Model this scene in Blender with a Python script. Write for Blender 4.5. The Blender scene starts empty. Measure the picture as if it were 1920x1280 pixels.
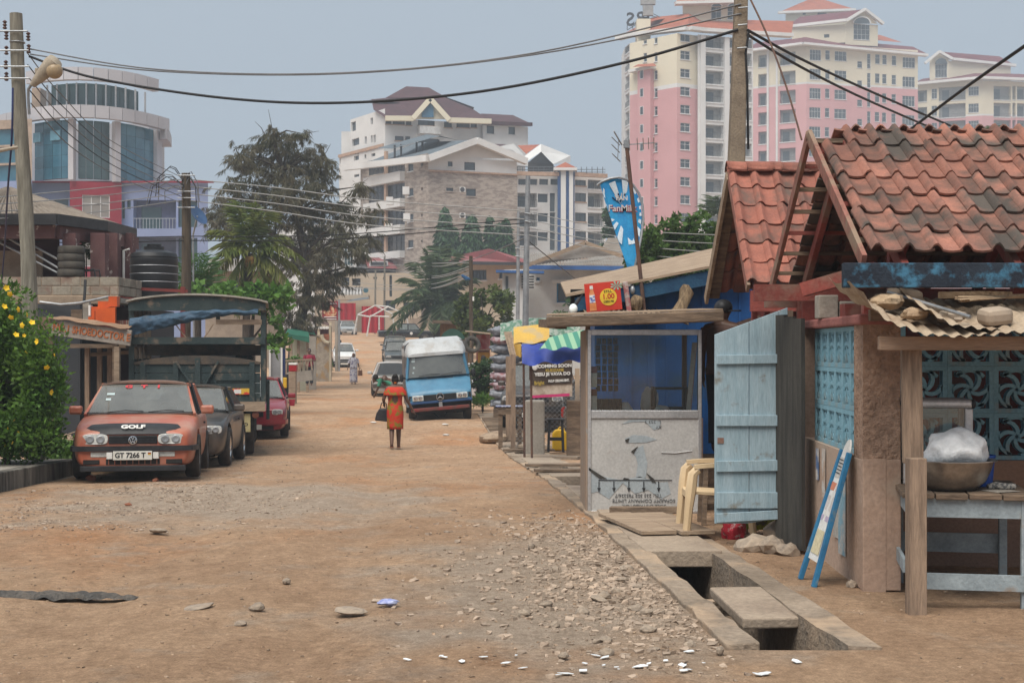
import bpy,math,random
import numpy as np
from mathutils import Vector,Matrix,noise
random.seed(7)
rng=np.random.default_rng(7)
R=math.radians
scene=bpy.context.scene
COL=scene.collection

# ------------------------------------------------------------------ camera
FPX=2667.0  # focal length in pixels of a 1920 px wide picture (50 mm lens)
CZ=1.7  # eye height
HY=655.0  # row of the horizon
cam=bpy.data.cameras.new('camera')
cam.lens=FPX/1920*36
cam.sensor_width=36
cam.shift_y=(HY-640)/1920
cam.clip_start=0.1
cam.clip_end=5000
camo=bpy.data.objects.new('camera',cam)
COL.objects.link(camo)
camo.location=(0,0,CZ)
camo.rotation_euler=(R(90),0,0)
scene.camera=camo

# ------------------------------------------------------------------ sky, sun, exposure
SUN_EL,SUN_AZ=62,205  # degrees; azimuth from +Y clockwise: behind the camera, to the left
world=bpy.data.worlds.new('World')
scene.world=world
world.use_nodes=True
nt=world.node_tree
bg=nt.nodes['Background']
sky=nt.nodes.new('ShaderNodeTexSky')
sky.sky_type='NISHITA'
sky.sun_disc=False
sky.sun_elevation=R(SUN_EL)
sky.sun_rotation=R(SUN_AZ)
sky.dust_density=6
sky.air_density=1.0
mx=nt.nodes.new('ShaderNodeMix')
mx.data_type='RGBA'
mx.inputs[0].default_value=0.9  # even overcast veil over the clear sky
mx.inputs[7].default_value=(3.3,3.95,4.65,1)
nt.links.new(sky.outputs[0],mx.inputs[6])
nt.links.new(mx.outputs[2],bg.inputs[0])
bg.inputs[1].default_value=0.08
sl=bpy.data.lights.new('sun','SUN')
sl.energy=3.0
sl.angle=R(50)
sl.color=(1.0,0.95,0.87)
so=bpy.data.objects.new('sun',sl)
COL.objects.link(so)
az=R(SUN_AZ)
sd=Vector((math.sin(az)*math.cos(R(SUN_EL)),math.cos(az)*math.cos(R(SUN_EL)),math.sin(R(SUN_EL))))
so.rotation_euler=sd.to_track_quat('Z','Y').to_euler()
so.location=(0,0,60)
vs=scene.view_settings
vs.view_transform='Standard'
vs.look='None'
vs.exposure=0.75
vs.gamma=1
scene.cycles.use_denoising=True
scene.cycles.max_bounces=8
scene.cycles.transparent_max_bounces=12
scene.cycles.volume_step_rate=4

# ------------------------------------------------------------------ helpers
def at(px,py,d):
 return Vector(((px-960)/FPX*d,d,CZ+(HY-py)/FPX*d))
def X(px,d):return(px-960)/FPX*d
def Z(py,d):return CZ+(HY-py)/FPX*d

PROF=[(-50,0),(6,0),(10,0),(15,-.03),(20,-.13),(24,-.28),(28,-.42),(33,-.49),(38,-.40),(43,-.30),(60,-.28),(74,-.2),(84,.15),
  (92,.55),(110,1.35),(130,2.45),(150,3.3),(175,4.0),(200,4.2),(5000,4.2)]
def gz(x,y):
 ys=[p[0]for p in PROF];zs=[p[1]for p in PROF]
 return float(np.interp(y,ys,zs))
def kerbx(y):return 1.23-.064*(y-8)  # street edge of the open drain

WORLD_ROOTS=set()

class MB:
 def __init__(s):s.v=[];s.f=[];s.m=Matrix.Identity(4)
 def add(s,vs,fs):
  n=len(s.v)
  s.v.extend([tuple(s.m@Vector(v))for v in vs])
  s.f.extend([tuple(i+n for i in f)for f in fs])
  return s
 def box(s,x0,x1,y0,y1,z0,z1):
  return s.add([(x0,y0,z0),(x1,y0,z0),(x1,y1,z0),(x0,y1,z0),(x0,y0,z1),(x1,y0,z1),(x1,y1,z1),(x0,y1,z1)],
      [(0,3,2,1),(4,5,6,7),(0,1,5,4),(1,2,6,5),(2,3,7,6),(3,0,4,7)])
 def cbox(s,c,sz,rz=0):
  m=s.m;s.m=m@Matrix.Translation(c)@Matrix.Rotation(rz,4,'Z')
  s.box(-sz[0]/2,sz[0]/2,-sz[1]/2,sz[1]/2,-sz[2]/2,sz[2]/2);s.m=m
  return s
 def beam(s,p,q,w,h,up=(0,0,1),taper=1.0):
  p,q=Vector(p),Vector(q)
  d=(q-p).normalized();up=Vector(up)
  if abs(d.dot(up))>.98:up=Vector((0,1,0))
  a=d.cross(up).normalized();b=a.cross(d).normalized()
  vs=[]
  for P,t in((p,1),(q,taper)):
   for i,j in((-1,-1),(1,-1),(1,1),(-1,1)):
    vs.append(P+a*i*w/2*t+b*j*h/2*t)
  return s.add(vs,[(0,1,2,3),(7,6,5,4),(0,4,5,1),(1,5,6,2),(2,6,7,3),(3,7,4,0)])
 def tube(s,pts,r,n=8,cap=True,close=False):
  pts=[Vector(p)for p in pts];k=len(pts)
  rs=r if isinstance(r,(list,tuple))else[r]*k
  vs=[];fs=[];prev=None
  for i,p in enumerate(pts):
   if close:t=pts[(i+1)%k]-pts[i-1]
   else:t=pts[min(i+1,k-1)]-pts[max(i-1,0)]
   t.normalize()
   if prev is None:
    u=Vector((0,0,1))if abs(t.z)<.9 else Vector((1,0,0))
    a=t.cross(u).normalized()
   else:
    a=prev-t*prev.dot(t)
    a.normalize()
   prev=a;b=t.cross(a)
   for j in range(n):
    th=2*math.pi*j/n
    vs.append(p+(a*math.cos(th)+b*math.sin(th))*rs[i])
  for i in range(k if close else k-1):
   for j in range(n):
    a0=i*n+j;a1=i*n+(j+1)%n
    b0=((i+1)%k)*n+j;b1=((i+1)%k)*n+(j+1)%n
    fs.append((a0,a1,b1,b0))
  if cap and not close:
   fs.append(tuple(range(n))[::-1]);fs.append(tuple((k-1)*n+j for j in range(n)))
  return s.add(vs,fs)
 def lathe(s,prof,c=(0,0,0),n=24,close=False):
  vs=[];fs=[];k=len(prof)
  for r,z in prof:
   for j in range(n):
    th=2*math.pi*j/n
    vs.append((c[0]+r*math.cos(th),c[1]+r*math.sin(th),c[2]+z))
  for i in range(k if close else k-1):
   for j in range(n):
    i2=(i+1)%k
    fs.append((i*n+j,i*n+(j+1)%n,i2*n+(j+1)%n,i2*n+j))
  if not close:
   if prof[0][0]>1e-4:fs.append(tuple(range(n))[::-1])
   if prof[-1][0]>1e-4:fs.append(tuple((k-1)*n+j for j in range(n)))
  return s.add(vs,fs)
 def prism(s,poly,a0,a1,ax='y'):
  """poly: 2-D outline; ax: axis of extrusion. x: (y,z); y: (x,z); z: (x,y)"""
  n=len(poly)
  f={'x':lambda p,a:(a,p[0],p[1]),'y':lambda p,a:(p[0],a,p[1]),'z':lambda p,a:(p[0],p[1],a)}[ax]
  vs=[f(p,a0)for p in poly]+[f(p,a1)for p in poly]
  fs=[tuple(range(n)),tuple(range(2*n-1,n-1,-1))]
  fs+=[(i,i+n,(i+1)%n+n,(i+1)%n)for i in range(n)]
  return s.add(vs,fs)
 def ell(s,c,r,nu=12,nv=8,rot=None):
  vs=[];fs=[]
  rm=rot or Matrix.Identity(3)
  for i in range(nv+1):
   ph=math.pi*i/nv
   for j in range(nu):
    th=2*math.pi*j/nu
    p=rm@Vector((r[0]*math.sin(ph)*math.cos(th),r[1]*math.sin(ph)*math.sin(th),-r[2]*math.cos(ph)))
    vs.append(Vector(c)+p)
  for i in range(nv):
   for j in range(nu):
    fs.append((i*nu+j,i*nu+(j+1)%nu,(i+1)*nu+(j+1)%nu,(i+1)*nu+j))
  return s.add(vs,fs)
 def grid(s,fn,nu,nv,thick=None):
  """fn(u,v) -> point, u,v in 0..1; thick: offset vector for a second skin"""
  vs=[Vector(fn(i/nu,j/nv))for i in range(nu+1)for j in range(nv+1)]
  w=nv+1
  fs=[(i*w+j,(i+1)*w+j,(i+1)*w+j+1,i*w+j+1)for i in range(nu)for j in range(nv)]
  if thick is not None:
   t=Vector(thick);n=len(vs)
   fs2=[tuple(k+n for k in f[::-1])for f in fs]
   vs=vs+[v+t for v in vs]
   e=[i*w for i in range(nu+1)]+[nu*w+j for j in range(1,nv+1)]+[i*w+nv for i in range(nu-1,-1,-1)]+[j for j in range(nv-1,0,-1)]
   fs=fs+fs2+[(e[k],e[(k+1)%len(e)],e[(k+1)%len(e)]+n,e[k]+n)for k in range(len(e))]
  return s.add(vs,fs)
 def mesh(s,name):
  me=bpy.data.meshes.new(name)
  me.from_pydata([tuple(v)for v in s.v],[],s.f)
  me.validate();me.update()
  return me
 def build(s,name,mat,parent=None,smooth=False,bev=0,loc=None,ang=40):
  me=s.mesh(name)
  if smooth:me.shade_smooth()if smooth is True else None
  o=place(name,me,mat,parent,loc)
  if smooth:
   try:me.set_sharp_from_angle(angle=R(ang))
   except Exception:pass
  if bev:
   b=o.modifiers.new('bevel','BEVEL');b.width=bev;b.segments=2;b.limit_method='ANGLE'
  return o

def place(name,me,mat,parent=None,loc=None,rot=None,scale=None):
 o=bpy.data.objects.new(name,me)
 COL.objects.link(o)
 if mat is not None and len(me.materials)==0:
  me.materials.append(mat)
 if parent is not None:
  o.parent=parent
  if parent.name in WORLD_ROOTS:
   o.matrix_parent_inverse=parent.matrix_basis.inverted()
 if loc is not None:o.location=loc
 if rot is not None:o.rotation_euler=rot
 if scale is not None:o.scale=scale
 return o

def tag(o,label=None,cat=None,group=None,kind=None):
 if label:o['label']=label
 if cat:o['category']=cat
 if group:o['group']=group
 if kind:o['kind']=kind
 return o

def thing(name,label,cat,loc=(0,0,0),rz=0,group=None,world=True):
 o=bpy.data.objects.new(name,None)
 COL.objects.link(o)
 o.empty_display_size=.2
 o.location=loc;o.rotation_euler=(0,0,rz)
 tag(o,label,cat,group)
 if world:WORLD_ROOTS.add(o.name)
 return o

def copy_tree(o,parent=None):
 c=o.copy();COL.objects.link(c)
 if parent is not None:c.parent=parent
 for ch in list(o.children):copy_tree(ch,c)
 return c

def frozen(o):
 """bake the modifiers of a mesh object into its mesh"""
 dg=bpy.context.evaluated_depsgraph_get()
 me=bpy.data.meshes.new_from_object(o.evaluated_get(dg))
 o.modifiers.clear();o.data=me
 return o

def text_mesh(txt,size,extrude=.004,bold=0.0,align='CENTER',spacing=1.0):
 c=bpy.data.curves.new('text','FONT')
 c.body=txt;c.size=size;c.extrude=extrude;c.offset=bold
 c.align_x=align;c.align_y='CENTER';c.resolution_u=3;c.space_character=spacing
 o=bpy.data.objects.new('text',c)
 COL.objects.link(o)
 dg=bpy.context.evaluated_depsgraph_get()
 me=bpy.data.meshes.new_from_object(o.evaluated_get(dg))
 bpy.data.objects.remove(o)
 return me

def letter(name,txt,size,mat,M,parent,bold=0.0,sx=1.0,ext=.004,align='CENTER',spacing=1.0):
 """text whose local XY plane is mapped by matrix M (X right, Y up, Z to the reader)"""
 me=text_mesh(txt,size,ext,bold,align,spacing)
 me.transform(M@Matrix.Diagonal((sx,1,1,1)))
 me.update()
 return place(name,me,mat,parent)

def facing(p,rz=0,roll=0):
 """matrix of a plane at p that faces -Y (turned by rz about Z), rolled in its own plane"""
 return Matrix.Translation(p)@Matrix.Rotation(rz,4,'Z')@Matrix.Rotation(R(90),4,'X')@Matrix.Rotation(roll,4,'Z')

# ------------------------------------------------------------------ materials
MATS={}
def rgb(c):return(c[0],c[1],c[2],1)
def srgb(r,g,b):
 f=lambda v:(v/255/12.92)if v/255<=.04045 else((v/255+.055)/1.055)**2.4
 return(f(r),f(g),f(b))
def mat(name,c,c2=None,r=.8,sc=2.,lo=.4,hi=.62,fine=.25,bump=.2,bsc=40.,metal=0.,spec=.3,st=(1,1,1),rnd=0.,isl=0.,dirt=None,dsc=1.2,dlo=.5,dhi=.62,coat=0.,trans=0.,dist=.02):
 if name in MATS:return MATS[name]
 m=bpy.data.materials.new(name);m.use_nodes=True
 t=m.node_tree;N=t.nodes;L=t.links
 p=N['Principled BSDF']
 p.inputs['Roughness'].default_value=r
 p.inputs['Metallic'].default_value=metal
 p.inputs['Specular IOR Level'].default_value=spec
 p.inputs['Coat Weight'].default_value=coat
 if trans:p.inputs['Subsurface Weight'].default_value=0
 tc=N.new('ShaderNodeTexCoord');mp=N.new('ShaderNodeMapping')
 mp.inputs['Scale'].default_value=st
 csrc=tc.outputs['Object']
 if rnd:  # shift the pattern from piece to piece
  oi0=N.new('ShaderNodeObjectInfo');va=N.new('ShaderNodeVectorMath');va.operation='ADD'
  L.new(tc.outputs['Object'],va.inputs[0]);L.new(oi0.outputs['Location'],va.inputs[1]);csrc=va.outputs[0]
 L.new(csrc,mp.inputs['Vector'])
 def noi(scale,det=5,src=None):
  n=N.new('ShaderNodeTexNoise');n.inputs['Scale'].default_value=scale;n.inputs['Detail'].default_value=det
  n.inputs['Roughness'].default_value=.6
  L.new(mp.outputs[0]if src is None else csrc,n.inputs['Vector']);return n
 def ramp(src,a,b):
  n=N.new('ShaderNodeMapRange');n.inputs[1].default_value=a;n.inputs[2].default_value=b
  L.new(src,n.inputs[0]);return n.outputs[0]
 def mix(a,b,f,mode='MIX'):
  n=N.new('ShaderNodeMix');n.data_type='RGBA';n.blend_type=mode
  if isinstance(f,float):n.inputs[0].default_value=f
  else:L.new(f,n.inputs[0])
  for k,q in((6,a),(7,b)):
   if isinstance(q,tuple):n.inputs[k].default_value=rgb(q)
   else:L.new(q,n.inputs[k])
  return n.outputs[2]
 c2=c2 or tuple(v*.78 for v in c)
 col=mix(c,c2,ramp(noi(sc).outputs[0],lo,hi))
 nf=noi(bsc)
 if fine:
  g=ramp(nf.outputs[0],.25,.75)
  col=mix(col,mix((1-fine,)*3,(1+fine*.35,)*3,g),1.0,'MULTIPLY')
 if dirt:
  col=mix(col,dirt,ramp(noi(dsc,7,tc).outputs[0],dlo,dhi))
 if rnd or isl:
  if rnd:
   oi=N.new('ShaderNodeObjectInfo');src=oi.outputs['Random'];amt=rnd
  else:
   oi=N.new('ShaderNodeNewGeometry');src=oi.outputs['Random Per Island'];amt=isl
  mr=N.new('ShaderNodeMapRange');mr.inputs[3].default_value=1-amt;mr.inputs[4].default_value=1+amt*.6
  L.new(src,mr.inputs[0])
  cc=N.new('ShaderNodeCombineColor')
  for k in range(3):L.new(mr.outputs[0],cc.inputs[k])
  col=mix(col,cc.outputs[0],1.0,'MULTIPLY')
 L.new(col,p.inputs['Base Color'])
 if bump:
  b=N.new('ShaderNodeBump');b.inputs['Strength'].default_value=bump;b.inputs['Distance'].default_value=dist
  L.new(nf.outputs[0],b.inputs['Height']);L.new(b.outputs[0],p.inputs['Normal'])
 MATS[name]=m
 return m

def glassmat(name,tint=(.5,.55,.55),refl=.08,rough=.03,dust=None,damt=0.):
 if name in MATS:return MATS[name]
 m=bpy.data.materials.new(name);m.use_nodes=True
 t=m.node_tree;N=t.nodes;L=t.links
 N.remove(N['Principled BSDF']);out=N['Material Output']
 tr=N.new('ShaderNodeBsdfTransparent');tr.inputs[0].default_value=rgb(tint)
 gl=N.new('ShaderNodeBsdfGlossy');gl.inputs['Roughness'].default_value=rough
 fr=N.new('ShaderNodeFresnel');fr.inputs[0].default_value=1.5
 ad=N.new('ShaderNodeMath');ad.operation='ADD';ad.inputs[1].default_value=refl;ad.use_clamp=True
 L.new(fr.outputs[0],ad.inputs[0])
 mxs=N.new('ShaderNodeMixShader');L.new(ad.outputs[0],mxs.inputs[0]);L.new(tr.outputs[0],mxs.inputs[1]);L.new(gl.outputs[0],mxs.inputs[2])
 last=mxs
 if dust:
  df=N.new('ShaderNodeBsdfDiffuse');df.inputs[0].default_value=rgb(dust)
  no=N.new('ShaderNodeTexNoise');no.inputs['Scale'].default_value=3.;no.inputs['Detail'].default_value=6
  tc=N.new('ShaderNodeTexCoord');L.new(tc.outputs['Object'],no.inputs['Vector'])
  mr=N.new('ShaderNodeMapRange');mr.inputs[3].default_value=damt*.5;mr.inputs[4].default_value=damt*1.5
  L.new(no.outputs[0],mr.inputs[0])
  m2=N.new('ShaderNodeMixShader');L.new(mr.outputs[0],m2.inputs[0]);L.new(mxs.outputs[0],m2.inputs[1]);L.new(df.outputs[0],m2.inputs[2])
  last=m2
 L.new(last.outputs[0],out.inputs[0])
 MATS[name]=m
 return m

def leafmat(name,c,c2,isl=.35,tr=.35):
 if name in MATS:return MATS[name]
 m=mat(name,c,c2,r=.55,sc=.9,lo=.35,hi=.65,fine=0,bump=0,isl=isl,spec=.35)
 t=m.node_tree;N=t.nodes;L=t.links
 p=N['Principled BSDF'];src=p.inputs['Base Color'].links[0].from_socket
 tl=N.new('ShaderNodeBsdfTranslucent');L.new(src,tl.inputs[0])
 mxs=N.new('ShaderNodeMixShader');mxs.inputs[0].default_value=tr
 L.new(p.outputs[0],mxs.inputs[1]);L.new(tl.outputs[0],mxs.inputs[2]);L.new(mxs.outputs[0],N['Material Output'].inputs[0])
 return m

m_conc=mat('concrete',(.30,.25,.20),(.20,.165,.13),r=.9,sc=1.6,bump=.5,bsc=30,fine=.3,dirt=(.36,.27,.19),dsc=.8)
m_concp=mat('pale concrete',(.38,.34,.29),(.27,.24,.20),r=.9,sc=1.2,bump=.4,bsc=25)
m_wood=mat('weathered wood',(.22,.155,.105),(.12,.085,.06),r=.85,sc=3,st=(1,6,6),bump=.4,bsc=14,fine=.35,rnd=.2)
m_woodv=mat('weathered upright wood',(.31,.22,.155),(.20,.14,.10),r=.85,sc=3,st=(7,7,.7),bump=.4,bsc=14,fine=.35,rnd=.15)
m_woodl=mat('pale plank wood',(.36,.27,.19),(.25,.18,.125),r=.85,sc=2.5,st=(1,6,6),bump=.35,bsc=14,fine=.3,rnd=.18)
m_woodg=mat('grey pole wood',(.25,.23,.185),(.155,.14,.11),r=.9,sc=3,st=(5,5,.5),bump=.5,bsc=10,fine=.3)
m_steel=mat('galvanised steel',(.36,.37,.38),(.26,.27,.28),r=.5,metal=.6,sc=4,bump=.1)
m_alu=mat('aluminium',(.58,.58,.58),(.48,.48,.48),r=.38,metal=.7,sc=3,bump=.05)
m_black=mat('black plastic',(.018,.018,.02),(.03,.03,.032),r=.5,sc=5,bump=.05)
m_rubber=mat('tyre rubber',(.03,.028,.026),(.07,.058,.048),r=.9,sc=4,bump=.3,bsc=60)
m_cable=mat('cable black',(.02,.02,.022),r=.7,bump=0)
m_cableg=mat('cable grey',(.16,.16,.165),r=.6,bump=0)
m_cablel=mat('cable light grey',(.34,.335,.32),r=.6,bump=0)
m_white=mat('white paint',(.74,.73,.70),(.62,.60,.56),r=.6,sc=1.5,bump=.1)
m_skin=mat('brown skin',(.12,.060,.036),(.085,.042,.026),r=.5,sc=5,bump=.05,spec=.4)
m_hair=mat('black hair',(.012,.010,.009),(.025,.02,.017),r=.7,sc=20,bump=.6,bsc=90)
m_dark=mat('dark interior',(.02,.018,.017),(.03,.027,.025),r=.9,bump=0)
m_wglass=mat('dark window glass',(.035,.045,.052),(.07,.08,.088),r=.12,sc=.35,spec=.6,fine=0,bump=0)
m_chrome=mat('chrome',(.75,.75,.75),(.6,.6,.6),r=.18,metal=1,bump=0,fine=.1)
# ------------------------------------------------------------------ ground
def ground_mat():
 m=bpy.data.materials.new('dry earth');m.use_nodes=True
 t=m.node_tree;N=t.nodes;L=t.links;p=N['Principled BSDF']
 p.inputs['Roughness'].default_value=.95;p.inputs['Specular IOR Level'].default_value=.15
 tc=N.new('ShaderNodeTexCoord')
 def noi(s,d=6,r=.6,st=(1,1,1)):
  mp=N.new('ShaderNodeMapping');mp.inputs['Scale'].default_value=st
  L.new(tc.outputs['Object'],mp.inputs[0])
  n=N.new('ShaderNodeTexNoise');n.inputs['Scale'].default_value=s;n.inputs['Detail'].default_value=d;n.inputs['Roughness'].default_value=r
  L.new(mp.outputs[0],n.inputs[0]);return n.outputs[0]
 def mr(src,a,b,c=0,d=1):
  n=N.new('ShaderNodeMapRange');L.new(src,n.inputs[0])
  for i,v in enumerate((a,b,c,d)):n.inputs[i+1].default_value=v
  return n.outputs[0]
 def mix(a,b,f,mode='MIX'):
  n=N.new('ShaderNodeMix');n.data_type='RGBA';n.blend_type=mode
  L.new(f,n.inputs[0])if not isinstance(f,float)else setattr(n.inputs[0],'default_value',f)
  for k,q in((6,a),(7,b)):
   if isinstance(q,tuple):n.inputs[k].default_value=rgb(q)
   else:L.new(q,n.inputs[k])
  return n.outputs[2]
 def blob(c,r):  # soft round region in world metres
  mp=N.new('ShaderNodeMapping');mp.inputs['Location'].default_value=(-c[0]/r[0],-c[1]/r[1],0)
  mp.inputs['Scale'].default_value=(1/r[0],1/r[1],0)
  L.new(tc.outputs['Object'],mp.inputs[0])
  g=N.new('ShaderNodeTexGradient');g.gradient_type='SPHERICAL';L.new(mp.outputs[0],g.inputs[0])
  ad=N.new('ShaderNodeMath');ad.operation='MULTIPLY_ADD';L.new(noi(1.1),ad.inputs[0]);ad.inputs[1].default_value=1.6;
  sb=N.new('ShaderNodeMath');sb.operation='SUBTRACT';L.new(g.outputs[1],sb.inputs[0]);sb.inputs[1].default_value=.95
  L.new(sb.outputs[0],ad.inputs[2])
  return mr(ad.outputs[0],.0,.45)
 col=mix((.58,.40,.265),(.47,.31,.20),mr(noi(.5,7),.38,.66))
 col=mix(col,(.56,.29,.145),mr(noi(.33,5,.6,(1,.6,1)),.52,.68,0,.8))
 col=mix(col,(.44,.375,.31),mr(noi(.9,8,.7),.56,.72,0,.7))
 for c,r in(((.35,10.3),(1.9,4.6)),((-3.2,16.2),(3.6,3.4)),((-3.6,18.2),(3,2.0))):
  col=mix(col,(.50,.405,.32),blob(c,r))
 n1=noi(16,9,.8);n2=noi(75,7,.8);n3=noi(5,6,.7,(1,.5,1))
 col=mix(col,mix((.58,.55,.52),(1.18,1.16,1.14),mr(n1,.32,.68)),1.0,'MULTIPLY')
 col=mix(col,mix((.62,.60,.58),(1.12,1.12,1.12),mr(n2,.33,.6)),1.0,'MULTIPLY')
 col=mix(col,mix((.84,.82,.80),(1.05,1.05,1.05),mr(n3,.36,.6)),1.0,'MULTIPLY')
 L.new(col,p.inputs['Base Color'])
 b=N.new('ShaderNodeBump');b.inputs['Strength'].default_value=1.;b.inputs['Distance'].default_value=.05;L.new(n1,b.inputs['Height'])
 b2=N.new('ShaderNodeBump');b2.inputs['Strength'].default_value=.7;b2.inputs['Distance'].default_value=.008;L.new(n2,b2.inputs['Height'])
 L.new(b.outputs[0],b2.inputs['Normal']);L.new(b2.outputs[0],p.inputs['Normal'])
 return m
m_earth=ground_mat()
HOLE_U=(.0,.86);GAP=(8.05,44.0)
def bumpz(x,y):
 if y>60:return 0
 a=.022*noise.noise((x*.9,y*.6,3))+.012*noise.noise((x*3.1,y*2.4,9))+.006*noise.noise((x*9,y*7,1))
 f=min(1,max(0,(kerbx(y)-.02-x)/.4))if x<kerbx(y)+.4 else min(1,max(0,(x-kerbx(y)-.86)/.4))
 # two shallow wheel ruts
 r=-.035*(math.exp(-((x+1.1+.05*y-.3)/.35)**2)+math.exp(-((x+2.7+.05*y-.3)/.35)**2))
 return(a+r)*f
def make_ground():
 us=[-900,-300,-120,-60,-35,-24,-18,-14,-11]+list(np.arange(-9,0,.12))+[0.,.86]+list(np.arange(.95,4,.15))+[4.5,5.5,7,9,12,17,25,40,70,130,300,900]
 ys=[-60,-20,-5,2,5]+list(np.arange(6,8,.1))+[8.05]+list(np.arange(8.15,16,.1))+list(np.arange(16,36,.25))+list(np.arange(36,44,1))+[44]+list(np.arange(46,210,3))+[230,300,450,800,1500,3000]
 vs=[];fs=[]
 for y in ys:
  for u in us:
   x=u+kerbx(min(y,200))
   vs.append((x,y,gz(x,y)+bumpz(x,y)))
 w=len(us);ku=us.index(0.)
 for j in range(len(ys)-1):
  for i in range(w-1):
   if i==ku and GAP[0]-.01<=ys[j]<GAP[1]-.01:continue
   a=j*w+i;fs.append((a,a+1,a+w+1,a+w))
 mb=MB();mb.v=vs;mb.f=fs
 o=mb.build('ground',m_earth,smooth=True,ang=180);tag(o,kind='structure')
make_ground()

# ------------------------------------------------------------------ open concrete drain along the street
def strip(mb,u0,u1,dz0,dz1,ya,yb,step=.7,jit=.0):
 n=max(1,int((yb-ya)/step));vs=[];fs=[]
 for i in range(n+1):
  y=ya+(yb-ya)*i/n;k=kerbx(y);g=gz(0,y)
  j=[random.uniform(-jit,jit)for _ in range(4)]
  vs+=[(k+u0+j[0],y,g+dz0),(k+u1+j[1],y,g+dz0),(k+u1+j[1],y,g+dz1+j[2]),(k+u0+j[0],y,g+dz1+j[3])]
 for i in range(n):
  a=i*4
  for q in range(4):fs.append((a+q,a+(q+1)%4,a+4+(q+1)%4,a+4+q))
 fs+=[(0,3,2,1),(n*4,n*4+1,n*4+2,n*4+3)]
 mb.add(vs,fs)
m_drain=mat('drain concrete',(.33,.26,.195),(.22,.17,.125),r=.95,sc=1.4,bump=.9,bsc=22,fine=.35,dirt=(.43,.31,.21),dsc=1.0,dist=.03)
m_mud=mat('drain mud',(.05,.04,.032),(.09,.07,.055),r=.7,sc=3,bump=.5)
m_slab=mat('cover slab concrete',(.36,.285,.215),(.26,.20,.15),r=.95,sc=1.2,bump=.6,bsc=25,fine=.3)
mb=MB();strip(mb,.172,.668,-.9,-.75,GAP[0],GAP[1]);dr=mb.build('drain',m_mud);tag(dr,kind='structure')
mb=MB();strip(mb,-.01,.17,-.8,.035,GAP[0],GAP[1],.22,.012);mb.build('kerb',m_drain,dr,bev=.01)
mb=MB();strip(mb,.67,.87,-.8,.02,GAP[0],GAP[1],.3,.01);mb.build('lip',m_drain,dr)
for a,b in((11.78,18.4),(20.2,22.0),(24.2,27.8),(31,33),(41,43.99)):
 mb=MB();strip(mb,.12,.75,-.09,.045,a,b,.4,.006);mb.build('cover_slab',m_slab,dr,bev=.01)
mb=MB();strip(mb,.17,.67,-.8,-.02,7.9,8.05);mb.build('end_wall',m_drain,dr)
for y,z in((9.35,-.38),(10.1,-.08)):
 mb=MB();k=kerbx(y);mb.box(k+.1,k+.74,y-.05,y+.05,z-.1,z);mb.build('cross_beam',m_drain,dr)
def plank(p,q,w,h,m,label,cat='plank',name='plank',bev=.004,group=None):
 o=MB().beam(p,q,w,h).build(name,m,bev=bev);tag(o,label,cat,group);return o
plank((1.57,10.0,.0),(1.65,9.05,-.04),.37,.07,m_slab,'loose concrete slab bridging the open drain in front','slab','concrete_slab',.012)
plank((1.02,14.2,.06),(1.32,12.75,.06),.33,.035,m_woodl,'left board of the two lying before the glass kiosk')
plank((1.35,14.2,.06),(1.67,12.75,.06),.32,.035,m_woodl,'right board of the two lying before the glass kiosk')
plank((1.0,14.5,.07),(1.72,14.35,.085),.12,.06,m_wood,'timber offcut lying against the foot of the glass kiosk')
for i,y in enumerate(np.arange(33.3,41,.55)):
 k=kerbx(y);g=gz(0,y)
 plank((k+.02,y+random.uniform(-.15,.15),g+.06),(k+.95+random.uniform(-.1,.3),y+random.uniform(-.2,.2),g+.07),random.uniform(.18,.34),.04,random.choice((m_wood,m_woodl)),'rough board laid across the drain near the blue van',group='boards across the drain')
for y in(29.2,21.2,23.0):
 k=kerbx(y);g=gz(0,y)
 plank((k-.05,y,g+.075),(k+1.0,y+.12,g+.07),.2,.04,m_wood,'single weathered board across the middle stretch of drain',group='boards on the middle drain')

# raised pavement at left
m_pave=mat('pavement concrete',(.33,.30,.26),(.22,.20,.17),r=.9,sc=.9,bump=.4,bsc=25,dirt=(.12,.11,.09),dsc=1.5,dlo=.55,dhi=.7)
m_kerbf=mat('stained kerb',(.20,.18,.15),(.055,.05,.042),r=.9,sc=4,st=(1,1.2,.15),lo=.38,hi=.6,bump=.4)
def pz(y):return gz(0,y)+.24
mb=MB()
vs=[];fs=[]
for y in(4,12,15,17,19,21.3):vs+=[(-14,y,pz(y)),(-6.55,y,pz(y))]
for i in range(5):fs.append((2*i,2*i+1,2*i+3,2*i+2))
mb.add(vs,fs);pv=mb.build('pavement',m_pave);tag(pv,kind='structure')
ys_=[4,6,8,10]+list(np.arange(11,21.4,.86))
for a,b in zip(ys_[:-1],ys_[1:]):
 mb=MB()
 mb.add([(-6.55,a+.006,pz(a)-.5),(-6.36,a+.006,pz(a)-.5),(-6.37,a+.006,pz(a)+.015),(-6.55,a+.006,pz(a)+.015),
   (-6.55,b-.006,pz(b)-.5),(-6.36,b-.006,pz(b)-.5),(-6.37,b-.006,pz(b)+.015),(-6.55,b-.006,pz(b)+.015)],
   [(0,1,2,3),(7,6,5,4),(0,4,5,1),(1,5,6,2),(2,6,7,3),(3,7,4,0)])
 mb.build('kerb_stone',m_kerbf,pv,bev=.015)
mb=MB();mb.add([(-6.35,4,gz(0,4)+.05),(-6.2,4,gz(0,4)-.02),(-6.2,21.3,gz(0,21.3)-.02),(-6.35,21.3,gz(0,21.3)+.05),(-6.4,4,-.3),(-6.4,21.3,-.5)],[(0,1,2,3),(0,3,5,4)])
mb.build('kerb_footing',m_conc,pv)

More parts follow.
